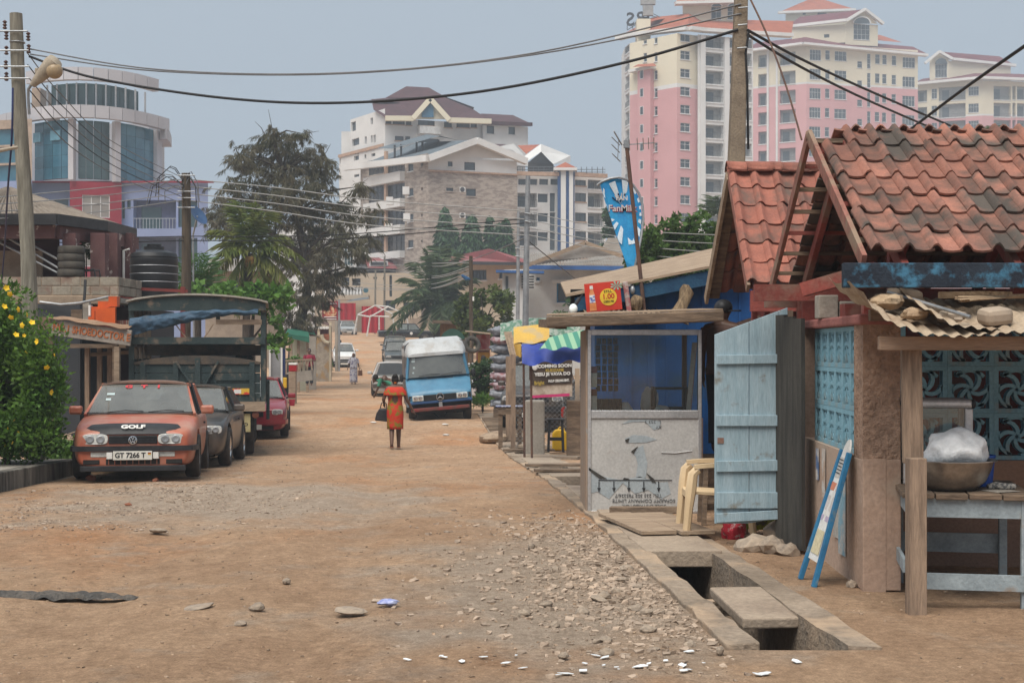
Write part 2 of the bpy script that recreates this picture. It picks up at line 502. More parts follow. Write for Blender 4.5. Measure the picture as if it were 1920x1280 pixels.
# ------------------------------------------------------------------ stones
def stones(name,pts,sizes,m,flat=.6,kind='stuff',label=None,cat=None):
 n=len(pts);base=np.array([(-1,-1,-1),(1,-1,-1),(1,1,-1),(-1,1,-1),(-1,-1,1),(1,-1,1),(1,1,1),(-1,1,1)],float)
 v=np.repeat(base[None],n,0)*rng.uniform(.35,1,(n,8,3))
 s=np.array(sizes)[:,None]*rng.uniform(.6,1.2,(n,3));s[:,2]*=flat
 v*=s[:,None,:]/2
 th=rng.uniform(0,6.28,n);tl=rng.uniform(-.35,.35,n)
 c,si=np.cos(th)[:,None],np.sin(th)[:,None]
 ct,st_=np.cos(tl)[:,None],np.sin(tl)[:,None]
 y2=v[...,1]*ct-v[...,2]*st_;z2=v[...,1]*st_+v[...,2]*ct
 x=v[...,0]*c-y2*si;y=v[...,0]*si+y2*c
 P=np.stack([x,y,z2],-1)+np.array(pts)[:,None,:]
 F=np.array([(0,3,2,1),(4,5,6,7),(0,1,5,4),(1,2,6,5),(2,3,7,6),(3,0,4,7)])
 f=(F[None]+(np.arange(n)*8)[:,None,None]).reshape(-1,4)
 me=bpy.data.meshes.new(name);me.from_pydata(P.reshape(-1,3).tolist(),[],f.tolist());me.update()
 o=place(name,me,m);tag(o,label,cat,kind=kind)
 return o
m_stone=mat('rubble stone',(.44,.335,.25),(.35,.27,.205),r=.95,sc=3,bump=.5,bsc=40,isl=.3)
m_peb=mat('pebbles',(.40,.28,.185),(.27,.195,.135),r=.95,sc=2,bump=0,isl=.5)
m_rock=mat('grey rock',(.36,.285,.215),(.26,.21,.165),r=.95,sc=3,bump=.3,bsc=5,rnd=.2)
m_brickred=mat('broken brick',(.36,.13,.07),(.25,.10,.06),r=.95,sc=6,bump=.5,rnd=.2)
def onroad(x,y):return(x,y,gz(x,y)+bumpz(x,y))
def scatter(n,fn,lo,hi,p=2.2):
 P=[];S=[]
 while len(P)<n:
  q=fn()
  if q is None:continue
  s=lo+(hi-lo)*random.random()**p
  P.append((q[0],q[1],gz(*q)+bumpz(*q)+s*.05));S.append(s)
 return P,S
def patch_r():
 y=random.triangular(7.2,15.5,10);x=kerbx(y)-.03-abs(random.gauss(0,.62))
 return(x,y)if x>kerbx(y)-2.1 else None
def patch_l():
 y=random.uniform(13.5,19.2);x=random.triangular(-6.2,-1.8,-4.6)
 return(x,y)if noise.noise((x*.8,y*.8,5))>-.12 else None
def road():
 y=7+33*random.random()**1.5;x=random.uniform(-6.2,kerbx(y)-.05)
 return(x,y)
P,S=scatter(7500,patch_r,.008,.075,5.5);stones('rubble',P,S,m_stone,.55,label='grey broken stone rubble spread beside the open drain',cat='rubble')
P,S=scatter(5000,patch_l,.008,.055,5);stones('gravel',P,S,m_stone,.45,label='pinkish gravel spread in front of the orange hatchback',cat='gravel')
P,S=scatter(11000,road,.004,.03,3);stones('pebbles',P,S,m_peb,.6,label='tiny pebbles strewn over the dirt street',cat='pebbles')
def rightbank():
 y=random.uniform(7,13);return(kerbx(y)+random.uniform(.9,3.5),y)
P,S=scatter(500,rightbank,.005,.03,2.5);stones('grit',P,S,m_peb,.6,label='fine grit on the earth before the lattice shop',cat='grit')
def rockmesh(seed,n=2):
 import bmesh
 bm=bmesh.new();bmesh.ops.create_icosphere(bm,subdivisions=2,radius=.5)
 for v in bm.verts:
  q=v.co*1.0
  f=1+.55*noise.noise(q*1.6+Vector((seed*7,0,0)))+.2*noise.noise(q*5+Vector((0,seed*3,0)))
  v.co=q*f
 me=bpy.data.meshes.new('rock');bm.to_mesh(me);bm.free();me.update()
 return me
ROCKS=[rockmesh(k)for k in range(6)]
def rock(px,py,w,h,label=None,m=None,group=None,name='rock',d=None,z=0,dep=.8):
 """a stone whose foot is at picture row py on the ground"""
 if d is None:
  d=CZ*FPX/(py-HY)
  for _ in range(4):d=(CZ-gz(0,d))*FPX/(py-HY)
 x=X(px,d)
 me=random.choice(ROCKS).copy();me.materials.clear()
 ww=w/FPX*d;hh=h/FPX*d
 o=place(name,me,m or m_rock,None,(x,d,gz(x,d)+hh*.38+z),(random.uniform(-.2,.2)*(dep>.5),random.uniform(-.2,.2)*(dep>.5),random.uniform(0,6)if dep>.5 else .0),(ww,ww*dep,hh*1.15))
 tag(o,label or 'loose grey stone lying in the rubble along the drain','stone',group or('stones in the drain-side rubble' if label is None else None))
 return o
for i in range(26):
 py=random.uniform(1010,1235);d=CZ*FPX/(py-HY)
 px=960+(kerbx(d)-.1-abs(random.gauss(0,.45)))/d*FPX
 rock(px,py,random.uniform(14,34),random.uniform(8,16))
rock(1450,1035,60,34,'smooth oblong stone before the door post foot')
rock(1480,1040,46,26,'small rounded stone just right of the oblong one by the door')
rock(1415,1032,70,34,'large flat stone under the blue plank door')
rock(1455,1018,60,44,'upright chunk of stone against the dark door edge')
rock(1596,1100,22,16,'small round stone at the foot of the lattice wall')
rock(372,1140,62,9,'long flat slab fragment half buried in the middle of the street')
rock(482,1146,26,18,'pale boxy stone right of the flat slab fragment in the street')
rock(655,1148,58,12,'flat oblong stone just left of the blue wrapper')
rock(452,1172,26,11,'dark flat stone lowest of the middle street stones')
rock(538,1092,18,11,'rounded stone alone in the middle of the dirt street')
rock(295,998,32,10,'dark flat stone at the edge of the gravel patch')
rock(1350,1228,20,20,'pale upright stone at the near end of the drain kerb')
d=CZ*FPX/(1116-HY);mb=MB();mb.grid(lambda u,v:(X(-20,d)+1.03*u,d-.10+(.24-.12*u)*v+.05*noise.noise((u*9,0,3)),bumpz(0,d)+.036*math.sin(3.14*v)**.5*(1-u**6)+.02*noise.noise((u*14,v*4,1))-.012),60,8);tag(mb.build('asphalt_remnant',mat('old asphalt',(.075,.07,.065),(.13,.112,.095),r=.95,sc=5,bump=1.,bsc=40,fine=.5)),'strip of old asphalt sticking out of the earth at left','asphalt')
rock(292,903,14,9,'broken red brick piece by the front wheel of the orange car',m_brickred,name='brick_fragment')
rock(170,900,18,11,'larger broken brick near the kerb before the orange car',m_brickred,name='brick_fragment')
rock(240,948,14,7,'red brick crumb in the gravel patch',m_brickred,name='brick_fragment')
m_shard=mat('white shard',(.78,.80,.80),(.66,.68,.69),r=.5,bump=0,rnd=.1)
for i in range(30):
 py=random.gauss(1246,13);d=CZ*FPX/(py-HY);x=random.gauss(.55,.5)if i>4 else random.uniform(-.7,1)
 if x>kerbx(d)+.5:x-=.6
 a=random.uniform(.015,.055);th=random.uniform(0,3.1);n=random.randint(4,6)
 mb=MB();pl=[(a*random.uniform(.5,1)*math.cos(6.283*k/n),a*.6*random.uniform(.5,1)*math.sin(6.283*k/n))for k in range(n)]
 mb.prism(pl,0,.003,'z')
 o=mb.build('shard',m_shard,loc=(x,d,gz(x,d)+bumpz(x,d)+.012));o.rotation_euler=(random.uniform(-.15,.1),random.uniform(-.15,.15),th)
 tag(o,'white broken shard lying on the ground at the bottom edge','shard','white shards in the foreground')
# crumpled wrappers
def blob_mesh(mb,c,r,amp=.35,f=3.,seed=0,nu=14,nv=9):
 n0=len(mb.v);mb.ell(c,r,nu,nv)
 for i in range(n0,len(mb.v)):
  v=Vector(mb.v[i]);q=(v-Vector(c));
  s=1+amp*noise.noise(Vector((q.x/r[0],q.y/r[1],q.z/r[2]))*f*.5+Vector((seed,seed,0)))
  mb.v[i]=tuple(Vector(c)+q*s)
mb=MB();d=CZ*FPX/(1135-HY);blob_mesh(mb,(X(728,d),d,.025),(.065,.05,.022),.5,4,2)
tag(mb.build('wrapper',mat('blue film',(.22,.25,.50),(.45,.48,.62),r=.4,sc=18,bump=.2),smooth=True),'crumpled blue plastic wrapper lying in the street','litter')
for px,py,lab in((836,815,'white scrap of paper on the street beside the drain'),(700,797,'white scrap on the street left of the van'),(835,800,'pale scrap in front of the blue van')):
 d=2.12*FPX/(py-HY);mb=MB();blob_mesh(mb,(X(px,d),d,gz(0,d)+.03),(.09,.06,.02),.5,4,px)
 tag(mb.build('paper_scrap',m_white,smooth=True),lab,'litter')
# ------------------------------------------------------------------ lattice shop with tiled roof (right foreground)
m_blue=mat('sky blue paint',(.25,.46,.55),(.19,.37,.45),r=.75,sc=3,bump=.3,bsc=40,dirt=(.30,.33,.31),dsc=3,dlo=.58,dhi=.72)
m_plaster=mat('pinkish plaster',(.50,.36,.275),(.40,.275,.205),r=.92,sc=1.3,bump=.25,bsc=30,dirt=(.40,.31,.24),dsc=1.5)
m_rough=mat('rough cast plaster',(.47,.31,.22),(.34,.22,.155),r=.95,sc=6,bump=1.0,bsc=24,fine=.5,dist=.05)
m_redp=mat('red oxide paint',(.27,.065,.05),(.18,.045,.035),r=.75,sc=3,bump=.25,dirt=(.20,.12,.09),dsc=2.5)
m_barge=mat('faded red barge board',(.30,.125,.095),(.20,.095,.07),r=.85,sc=4,bump=.3,st=(3,3,1),dirt=(.24,.17,.12),dsc=3)
m_tile=mat('clay roof tile',(.34,.15,.105),(.25,.115,.085),r=.88,sc=5,lo=.35,hi=.65,bump=.35,bsc=50,fine=.25,rnd=.32,dirt=(.075,.062,.052),dsc=2.2,dlo=.42,dhi=.60)
m_tile2=mat('faded clay roof tile',(.33,.125,.088),(.25,.098,.072),r=.9,sc=5,bump=.3,bsc=50,rnd=.16,dirt=(.12,.08,.065),dsc=3.,dlo=.5,dhi=.68)
m_coping=mat('red coping',(.36,.14,.12),(.26,.10,.085),r=.9,sc=5,bump=.5)

def breeze_block(w,h,t=.09):
 """square vent block with a round opening filled by a six-armed swirl"""
 mb=MB();b=.035;r=min(w,h)/2-b*.6
 mb.box(-w/2,w/2,0,t,-h/2,-h/2+b);mb.box(-w/2,w/2,0,t,h/2-b,h/2)
 mb.box(-w/2,-w/2+b,.001,t-.001,-h/2+b,h/2-b);mb.box(w/2-b,w/2,.001,t-.001,-h/2+b,h/2-b)
 def arc(pts,wd,y0=.012,y1=t-.012):
  n=len(pts);L_=[];R_=[]
  for i in range(n):
   a=Vector(pts[max(i-1,0)]);c=Vector(pts[min(i+1,n-1)]);d=(c-a).normalized();q=Vector((-d.y,d.x))*wd/2
   L_.append(Vector(pts[i])+q);R_.append(Vector(pts[i])-q)
  vs=[(p.x,y,p.y)for y in(y0,y1)for p in L_+R_]
  m=2*n;fs=[]
  for i in range(n-1):
   fs+=[(i,i+1,n+i+1,n+i),(m+i,m+n+i,m+n+i+1,m+i+1),(i,m+i,m+i+1,i+1),(n+i,n+i+1,m+n+i+1,m+n+i)]
  mb.add(vs,fs)
 k=18
 for s0 in range(3):
  arc([(r*.93*math.cos(2*math.pi*(s0+.12+.76*i/7)/3+.5),r*.93*math.sin(2*math.pi*(s0+.12+.76*i/7)/3+.5))for i in range(8)],.026)
 for a in range(6):
  th=a*math.pi/3
  pts=[]
  for i in range(6):
   u=i/5;rr=.015+r*.92*u;tt=th+1.25*u**.9
   pts.append((rr*math.cos(tt),rr*math.sin(tt)))
  arc(pts,.03)
 return mb.mesh('vent_block')

shop=thing('lattice_shop','small shop with pale blue lattice walls under a mossy red clay tile roof','building',(2.6,10.1,0))
A=Vector((2.58,12.7));B=Vector((2.475,10.03))
# side wall (faces the street)
def wallrun(mb,a,b,t,z0,z1):
 a=Vector(a);b=Vector(b);d=(b-a).normalized();n=Vector((-d.y,d.x))*t
 vs=[(p.x,p.y,z)for z in(z0,z1)for p in(a,b,b+n,a+n)]
 mb.add(vs,[(0,3,2,1),(4,5,6,7),(0,1,5,4),(1,2,6,5),(2,3,7,6),(3,0,4,7)])
mb=MB();wallrun(mb,A,B,.16,-.1,.93);mb.build('side_wall',m_plaster,shop)
mb=MB();wallrun(mb,A+Vector((-.03,.02)),B+Vector((-.03,-.02)),.24,1.875,1.95);mb.build('coping',m_coping,shop,bev=.015)
MB().box(2.474,2.745,10.028,10.30,.0,.925).build('pillar_base',m_plaster,shop,bev=.008)
MB().box(2.476,2.74,10.031,10.30,.926,1.93).build('pillar',m_rough,shop)
mb=MB();wallrun(mb,A,A+(B-A)*.06,.16,.931,1.874);mb.build('end_pier',m_plaster,shop)
bs=breeze_block(.30,.312)
d_=(B-A).normalized();L0=(B-A).length
ang=math.atan2(d_.y,d_.x)
for i in range(8):
 for k in range(3):
  s=L0-.29-.15-i*.302
  if s<.12:continue
  p=A+d_*(L0-.02-.15-i*.302)
  place('vent_block',bs,m_blue,shop,(p.x+.03,p.y,.932+.156+k*.314),(0,0,ang))
# front wall of the veranda
MB().box(2.62,5.6,11.2,11.36,-.1,.826).build('front_wall',mat('brown plaster',(.36,.22,.15),(.28,.17,.12),r=.92,sc=1.3,bump=.3),shop)
bf=breeze_block(.365,.368)
for i in range(8):
 for k in range(3):
  place('vent_block',bf,m_blue,shop,(2.885+i*.367,11.22,.828+.185+k*.37),(0,0,0))
MB().box(2.62,5.6,11.19,11.37,1.942,2.06).build('wall_plate',m_redp,shop)
mb=MB();mb.box(5.6,5.75,10.03,13.0,-.1,2.3);mb.box(2.78,5.6,12.85,13.0,-.1,2.25);mb.box(2.60,2.74,12.72,13.0,-.1,2.25);mb.build('back_wall',m_redp,shop)
MB().box(2.75,5.59,11.37,12.84,.0,.03).build('shop_floor',m_conc,shop)
# roof
RIDGE_Y,RIDGE_Z=11.3,3.40
EF=Vector((0,9.52,2.32));EB=Vector((0,13.05,2.24));AP=Vector((0,RIDGE_Y,RIDGE_Z))
def tile_mesh(w,l,t=.016):
 mb=MB();nu=10
 def prof(u):  # roll at the left, shallow pan at the right
  if u<.36:return .047*math.sin(math.pi*u/.36)**.8
  return-.012*math.sin(math.pi*(u-.36)/.64)
 def fn(u,v):return(u*w*1.10,v*l,prof(u)+(1-v)*.022)
 mb.grid(fn,nu,2,(0,0,-t))
 me=mb.mesh('roof_tile');me.shade_smooth()
 try:me.set_sharp_from_angle(angle=R(50))
 except Exception:pass
 return me
def slope_tiles(root,eave,ridge,x0,n,w,rows,me,m,skip=(),mirror=False):
 """tiles on a slope from eave to ridge (points in y,z)"""
 e,r=Vector(eave),Vector(ridge);d=r-e;ln=d.length;step=ln/rows
 tilt=math.atan2(d.z,abs(d.y))
 for j in range(rows):
  for i in range(n):
   if(i,j)in skip:continue
   p=e+d*(j/rows)
   jx=random.uniform(-.008,.008);jr=random.uniform(-.02,.02)
   if d.y>0:loc=(x0+i*w+jx,p.y,p.z+.03+random.uniform(0,.006));rot=(tilt+random.uniform(-.015,.015),0,jr)
   else:loc=(x0+i*w+w+jx,p.y,p.z+.03);rot=(tilt,0,math.pi+jr)
   o=place('roof_tile',me,m,root,loc,rot)
   if root.name in WORLD_ROOTS:pass
rt=tile_mesh(.198,.34)
slope_tiles(shop,EF,AP,2.41,15,.198,7,rt,m_tile,skip=((0,6),))
slope_tiles(shop,EB,AP,2.56,14,.198,7,rt,m_tile)
def ridge_cap(l,r=.10):
 mb=MB();
 mb.grid(lambda u,v:(u*l,r*math.cos(math.pi*v),r*.9*math.sin(math.pi*v)*(1+.06*(1-u))),2,8,(0,0,-.014))
 me=mb.mesh('ridge_tile');me.shade_smooth();return me
# barge boards, rafters, battens
for e in(EF,EB):
 for x,mm,w in((2.36,m_barge,.035),(2.64,m_redp,.05),(3.4,m_redp,.05),(4.2,m_redp,.05),(5.0,m_redp,.05)):
  mb=MB();dz=-.03 if x<2.5 else-.10
  q=e+(AP-e)*1.0
  mb.beam((x,e.y+(.02 if e is EF else-.05),e.z+dz),(x,q.y,q.z+dz+.03),w,.10);mb.build('barge_board' if x<2.5 else 'rafter',mm,shop,bev=.004)
 for j in range(1 if e is EF else 0,8):
  p=e+(AP-e)*(j/7.0*.97+.01)
  MB().box(2.378,5.4,p.y-.02,p.y+.02,p.z-.045,p.z-.012).build('batten',m_wood if j%3 else m_redp,shop)
MB().box(2.39,5.4,RIDGE_Y-.025,RIDGE_Y+.025,RIDGE_Z-.14,RIDGE_Z-.04).build('ridge_beam',m_redp,shop)
m_chip=mat('chipped blue black paint',(.012,.018,.03),(.02,.03,.045),r=.7,sc=4,bump=.4,dirt=(.045,.15,.24),dsc=7,dlo=.50,dhi=.62)
MB().box(2.20,5.5,9.44,9.50,2.11,2.275).build('eave_beam',m_chip,shop,bev=.006)
MB().box(2.30,5.5,12.9,12.98,2.08,2.22).build('eave_beam',m_redp,shop)
for x,y0,z0,z1 in((2.72,10.1,1.93,2.6),(2.62,12.8,1.9,2.3),(3.6,10.1,1.95,2.6),(4.5,10.1,1.95,2.6)):
 MB().box(x-.04,x+.04,y0,y0+.07,z0,z1).build('post',m_redp,shop)
MB().box(2.5,5.4,10.11,10.19,1.935,2.03).build('tie_beam',m_redp,shop)
MB().box(2.05,2.9,12.0,12.08,2.11,2.25).build('tie_beam',m_redp,shop)
MB().beam((2.15,10.5,2.14),(2.62,10.2,2.28),.09,.1).build('strut',m_redp,shop)
for k,(x0,x1)in enumerate(((2.50,2.66),(2.67,2.88))):
 o=MB().box(x0,x1,11.5,11.66,1.951+.0,2.14-k*.05).build('loose_block',m_concp,None,bev=.01);tag(o,('concrete block standing','lower concrete block')[k]+' on the red coping under the roof','block')
 o.location=(-.02+k*.0,.0,0)

# second tiled roof behind it
rear=thing('tiled_house','house with steep faded red tile roof and ridge caps behind the lattice shop','building',(2.3,14,0))
e1=Vector((0,13.55,2.30));r1=Vector((0,14.75,3.52));e2=Vector((0,16.2,2.32))
rt2=tile_mesh(.222,.36)
slope_tiles(rear,e1,r1,2.235,12,.222,6,rt2,m_tile2)
slope_tiles(rear,e2,r1,2.32,11,.222,6,rt2,m_tile2)
rc=[ridge_cap(l)for l in(.21,.29,.10,.3)]
x=2.22
for k in range(9):
 l=(.20,.27,.09,.28,.3,.3,.3,.3,.3)[k]
 place('ridge_tile',rc[(0,1,2,3,3,3,3,3,3)[k]],m_tile2,rear,(x,r1.y,r1.z+.02+random.uniform(0,.02)),(0,random.uniform(-.03,.03),0));x+=l
MB().beam((2.25,e1.y,e1.z-.02),(2.25,r1.y,r1.z-.02),.03,.10).build('barge_board',m_barge,rear)
MB().beam((2.21,e2.y,e2.z-.06),(2.24,r1.y,r1.z-.02),.035,.12).build('barge_board',m_woodl,rear)
MB().beam((2.30,e2.y,e2.z-.03),(2.30,r1.y,r1.z-.02),.12,.03).build('verge_board',m_wood,rear)
MB().box(2.27,4.8,13.52,13.58,2.06,2.26).build('fascia',m_redp,rear,bev=.004)
mb=MB();mb.box(2.7,4.8,13.9,14.0,-.2,2.05);mb.box(2.7,2.8,14,16,-.2,2.2);mb.build('wall',m_redp,rear)
for x in(2.3,2.42,2.56):
 MB().box(x,x+.05,13.62,13.68,-.1,2.06).build('post',m_redp,rear)
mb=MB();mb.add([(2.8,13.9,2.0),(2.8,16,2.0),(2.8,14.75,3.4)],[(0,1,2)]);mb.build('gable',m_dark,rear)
MB().box(2.32,4.8,14.7,14.78,3.36,3.48).build('ridge_beam',m_redp,rear)

# stall awning: post, beam, rusty corrugated sheet
stall=thing('stall_awning','rough timber stall awning with rusty corrugated sheets weighed down by rubble','stall',(2.62,9.2,0))
MB().box(2.555,2.668,9.14,9.25,-.05,1.0).build('post',m_woodv,stall,bev=.006)
MB().beam((2.615,9.275,.96),(2.60,9.275,1.76),.13,.05,(0,1,0)).build('post_extension',m_woodv,stall,bev=.006)
MB().box(2.36,5.3,9.135,9.19,1.695,1.785).build('front_beam',mat('tan timber',(.33,.225,.155),(.24,.16,.11),r=.85,sc=3,st=(.8,6,6),bump=.35,bsc=16),stall,bev=.006)
MB().box(4.9,5.0,9.2,9.3,-.05,1.75).build('post',m_woodv,stall)
m_rust=mat('rusty corrugated iron',(.46,.37,.27),(.34,.25,.17),r=.8,sc=2.2,bump=.35,metal=.15,dirt=(.20,.11,.06),dsc=2.2,dlo=.55,dhi=.7)
def sheet(x0,x1,yf,zf,yb,zb,amp=.010,wav=.085,curl=0,seed=0):
 mb=MB();nx=int((x1-x0)/.019)
 def fn(u,v):
  x=x0+(x1-x0)*u;y=yf+(yb-yf)*v
  z=zf+(zb-zf)*v+amp*math.sin(2*math.pi*x/wav)+(.10*noise.noise((x*2.6,y*2.2,seed))+.035*noise.noise((x*7,y*5,seed)))*(.75-.3*v)+curl*max(0,.35-u)**2*2.6*(1-.3*v)
  y+=.03*noise.noise((x*5,1,seed))*(1-v)
  return(x,y,z)
 mb.grid(fn,nx,8);return mb
sheet(2.22,3.25,8.98,1.80,10.0,2.02,curl=.85,seed=3).build('roof_sheet',m_rust,stall,smooth=True)
sheet(2.62,3.7,9.02,1.815,10.02,2.06,curl=.5,seed=8).build('roof_sheet',m_rust,stall,smooth=True)
sheet(3.45,4.5,8.96,1.80,10.0,2.05,seed=12).build('roof_sheet',m_rust,stall,smooth=True)
sheet(4.4,5.3,8.98,1.81,10.0,2.06,seed=15).build('roof_sheet',m_rust,stall,smooth=True)
MB().box(2.5,5.3,9.92,9.98,1.90,1.98).build('rear_beam',m_wood,stall)
def lump(name,c,r,m,label,cat='stone',seed=1,amp=.4):
 mb=MB();blob_mesh(mb,c,r,amp,4,seed,16,10);o=mb.build(name,m,smooth=True,ang=30);tag(o,label,cat);return o
m_clod=mat('dry clod',(.42,.31,.20),(.32,.22,.14),r=.95,sc=6,bump=.8,bsc=30)
o=MB();o.cbox((0,0,0),(.22,.16,.12));o=o.build('concrete_chunk',m_rock,bev=.035,loc=(2.68,9.72,2.055));o.rotation_euler=(.2,.05,.3);tag(o,'grey concrete chunk at the back of the stall roof','stone')
o=MB();o.cbox((0,0,0),(.19,.17,.11));o=o.build('concrete_chunk',m_rock,bev=.035,loc=(3.13,9.22,1.915));o.rotation_euler=(.15,-.1,.2);tag(o,'grey concrete chunk on the front edge of the stall roof','stone')
lump('clod',(2.50,9.5,2.02),(.11,.11,.055),m_clod,'large tan clod of earth on the left end of the stall roof',seed=2)
lump('clod',(2.62,9.25,1.93),(.09,.08,.04),m_clod,'tan clod below the steel pipe on the stall roof',seed=5)
lump('clod',(2.86,9.28,1.91),(.10,.08,.045),m_rock,'flat grey lump in the middle of the stall roof',seed=9)
tag(MB().tube([(2.56,9.68,2.09),(2.90,9.0,1.905)],.012,8).build('steel_pipe',m_steel,smooth=True),'thin grey steel pipe lying across the stall roof','pipe')
o=MB().prism([(2.92,9.75),(3.05,9.95),(3.28,9.88),(3.42,9.72),(3.2,9.62)],2.05,2.095,'z').build('cardboard',m_clod);tag(o,'folded tan sheet on the back of the stall roof','sheet')
mb=MB()
for k in range(26):
 a=random.uniform(-.06,.06);mb.tube([(3.35-.02*random.random(),9.55+a*.2,2.045+random.uniform(0,.02)),(2.98+random.uniform(-.05,.05),9.42+a,2.02+random.uniform(-.005,.03))],.004,4)
mb.tube([(3.33,9.55,2.055),(4.0,9.7,2.075)],.016,7);tag(mb.build('broom',m_clod),'straw broom lying on the stall roof','broom')

# wooden table in the stall
m_tabp=mat('grey blue table paint',(.33,.38,.40),(.24,.28,.30),r=.75,sc=4,bump=.25,dirt=(.22,.17,.13),dsc=5,dlo=.58,dhi=.7)
tb=thing('wooden_table','grey blue wooden table with plank top under the stall awning','table',(2.62,9.44,0),R(-11),world=False)
TW,TD,TZ=.78,1.08,.752
for i in range(4):
 MB().box(-.03+i*.213,-.03+i*.213+.205,-.03,TD,TZ-.035-.004*(i%2),TZ-.003*(i%2)).build('top_plank',m_wood,tb,bev=.005)
for x in(.0,TW-.055):
 for y in(0.0,TD-.08):
  MB().box(x,x+.055,y,y+.06,-.06,TZ-.036).build('leg',m_tabp,tb,bev=.004)
MB().box(.056,TW-.056,.006,.035,TZ-.16,TZ-.037).build('apron',m_tabp,tb)
MB().box(.004,.03,.061,TD-.081,TZ-.15,TZ-.037).build('apron',m_tabp,tb)
MB().box(.056,TW-.056,TD-.06,TD-.03,TZ-.15,TZ-.037).build('apron',m_tabp,tb)
MB().box(-.002,TW+.002,-.026,-.001,.12,.225).build('stretcher',m_tabp,tb)
MB().box(-.024,-.001,.0,TD,.22,.31).build('stretcher',m_tabp,tb)
MB().box(0,TW,TD-.019,TD+.005,.22,.36).build('stretcher',m_tabp,tb)
# display case
m_clear=glassmat('clear glass',(.86,.89,.88),.03,.02,(.5,.5,.48),.06)
def tloc(u,v,z):
 return Matrix.Translation((2.62,9.44,0))@Matrix.Rotation(R(-11),4,'Z')@Vector((u,v,z))
dc=thing('display_case','glass food display case with aluminium frame on the wooden table','display case',tloc(.02,.55,TZ),R(-11),world=False)
W_,D_,H_=.47,.45,.60
for x in(0,W_-.055):
 for y in(0,D_-.05):MB().box(x,x+.055,y,y+.05,.0,H_-.06).build('frame_post',m_alu,dc,bev=.012)
mb=MB();mb.box(-.004,W_+.004,-.004,.054,H_-.061,H_);mb.box(-.004,.05,.055,D_-.06,H_-.06,H_-.002);mb.box(W_-.05,W_+.004,.055,D_-.06,H_-.06,H_-.002);mb.box(-.004,W_+.004,D_-.059,D_+.004,H_-.061,H_);mb.build('top_frame',m_alu,dc,bev=.02)
MB().box(.056,W_-.056,.01,D_-.01,.0,.03).build('case_floor',m_alu,dc)
MB().box(.056,W_-.056,.02,.026,.031,H_-.062).build('front_pane',m_clear,dc)
MB().box(.02,.026,.051,D_-.051,.031,H_-.062).build('side_pane',m_clear,dc)
MB().box(W_-.026,W_-.02,.051,D_-.051,.031,H_-.062).build('side_pane',m_clear,dc)
for x in(.0,W_):
 MB().ell((x,.02,H_-.03),(.022,.03,.035),10,6).build('corner_cap',m_black,dc,smooth=True)
mb=MB();blob_mesh(mb,(.25,.25,.12),(.10,.10,.09),.3,4,3);mb.build('bread',m_woodl,dc,smooth=True)
# basin, bag, tub, cloth
bs_=tloc(.30,.27,TZ)
mb=MB();mb.lathe([(.13,.0),(.17,.006),(.235,.06),(.272,.14),(.290,.198),(.312,.200),(.312,.207),(.286,.206),(.262,.14),(.225,.066),(.16,.016),(.0,.014)],bs_,40)
tag(mb.build('steel_basin',mat('worn steel',(.44,.41,.38),(.33,.31,.29),r=.34,metal=.9,sc=6,bump=.05),smooth=True,ang=60),'wide steel basin on the wooden table','basin')
mb=MB();c=Vector(bs_)+Vector((.04,0,.255));blob_mesh(mb,c,(.205,.19,.15),.28,3.5,4,26,16)
m_film=mat('white plastic film',(.84,.84,.84),(.74,.75,.75),r=.4,sc=9,bump=.35,bsc=13,dist=.06,spec=.5)
tag(mb.build('plastic_bag',m_film,smooth=True,ang=180),'bulging white plastic bag heaped in the steel basin','bag')
c=tloc(.52,.56,TZ)
mb=MB();mb.lathe([(.09,0),(.10,.005),(.115,.20),(.122,.203),(.122,.218),(.108,.218),(.094,.012),(0,.01)],c,26)
tag(mb.build('blue_tub',mat('blue plastic',(.012,.08,.36),(.012,.06,.28),r=.35,bump=0,fine=.1),smooth=True),'round blue plastic tub behind the steel basin','tub')
c0=tloc(.55,.27,TZ+.022);c1=tloc(.73,.30,TZ+.025)
mb=MB();mb.tube([c0,c0.lerp(c1,.3)+Vector((0,.015,.008)),c0.lerp(c1,.6)+Vector((0,-.01,0)),c1],[.018,.026,.026,.02],10)
tag(mb.build('cloth_roll',mat('checked cloth',(.30,.28,.25),(.10,.10,.10),r=.9,sc=60,lo=.48,hi=.52,bump=.2),smooth=True),'twisted checked cloth lying on the right of the table','cloth')
tag(MB().cbox(tloc(.62,.2,TZ+.004),(.2,.16,.003),.4).build('newspaper',m_concp),'folded newspaper sheet on the table right of the basin','newspaper')

# leaning sign board
m_bpaint=mat('bright blue paint',(.03,.18,.34),(.025,.13,.26),r=.6,sc=5,bump=.2,dirt=(.15,.2,.22),dsc=8,dlo=.6,dhi=.72)
sg=thing('sign_board','narrow poster board with two blue legs leaning on the lattice wall','sign',(2.3,10.3,0))
b0,b1=Vector((2.14,10.56,.0)),Vector((2.16,10.18,.0));t0,t1=Vector((2.44,10.50,.96)),Vector((2.42,10.2,.96))
for a,b in((b0,t0),(b1,t1)):
 MB().beam(a,b,.035,.05,(0,1,0)).build('leg',m_bpaint,sg,bev=.004)
def bq(u,v):return b0.lerp(t0,v).lerp(b1.lerp(t1,v),u)
mb=MB();mb.grid(lambda u,v:bq(.07+.86*u,.17+.80*v),1,1,(.012,0,0));pb=mb.build('panel',m_white,sg)
mb=MB();pts=[bq(.5+.43*math.cos(a),.97+.12*math.sin(a))for a in np.linspace(0,math.pi,10)]
mb.add(pts+[p+Vector((.012,0,0))for p in pts],[tuple(range(10)),tuple(range(19,9,-1))]+[(i,i+10,(i+1)%10+10,(i+1)%10)for i in range(10)]);mb.build('rounded_top',m_white,sg)
off=Vector((-.005,0,.001))
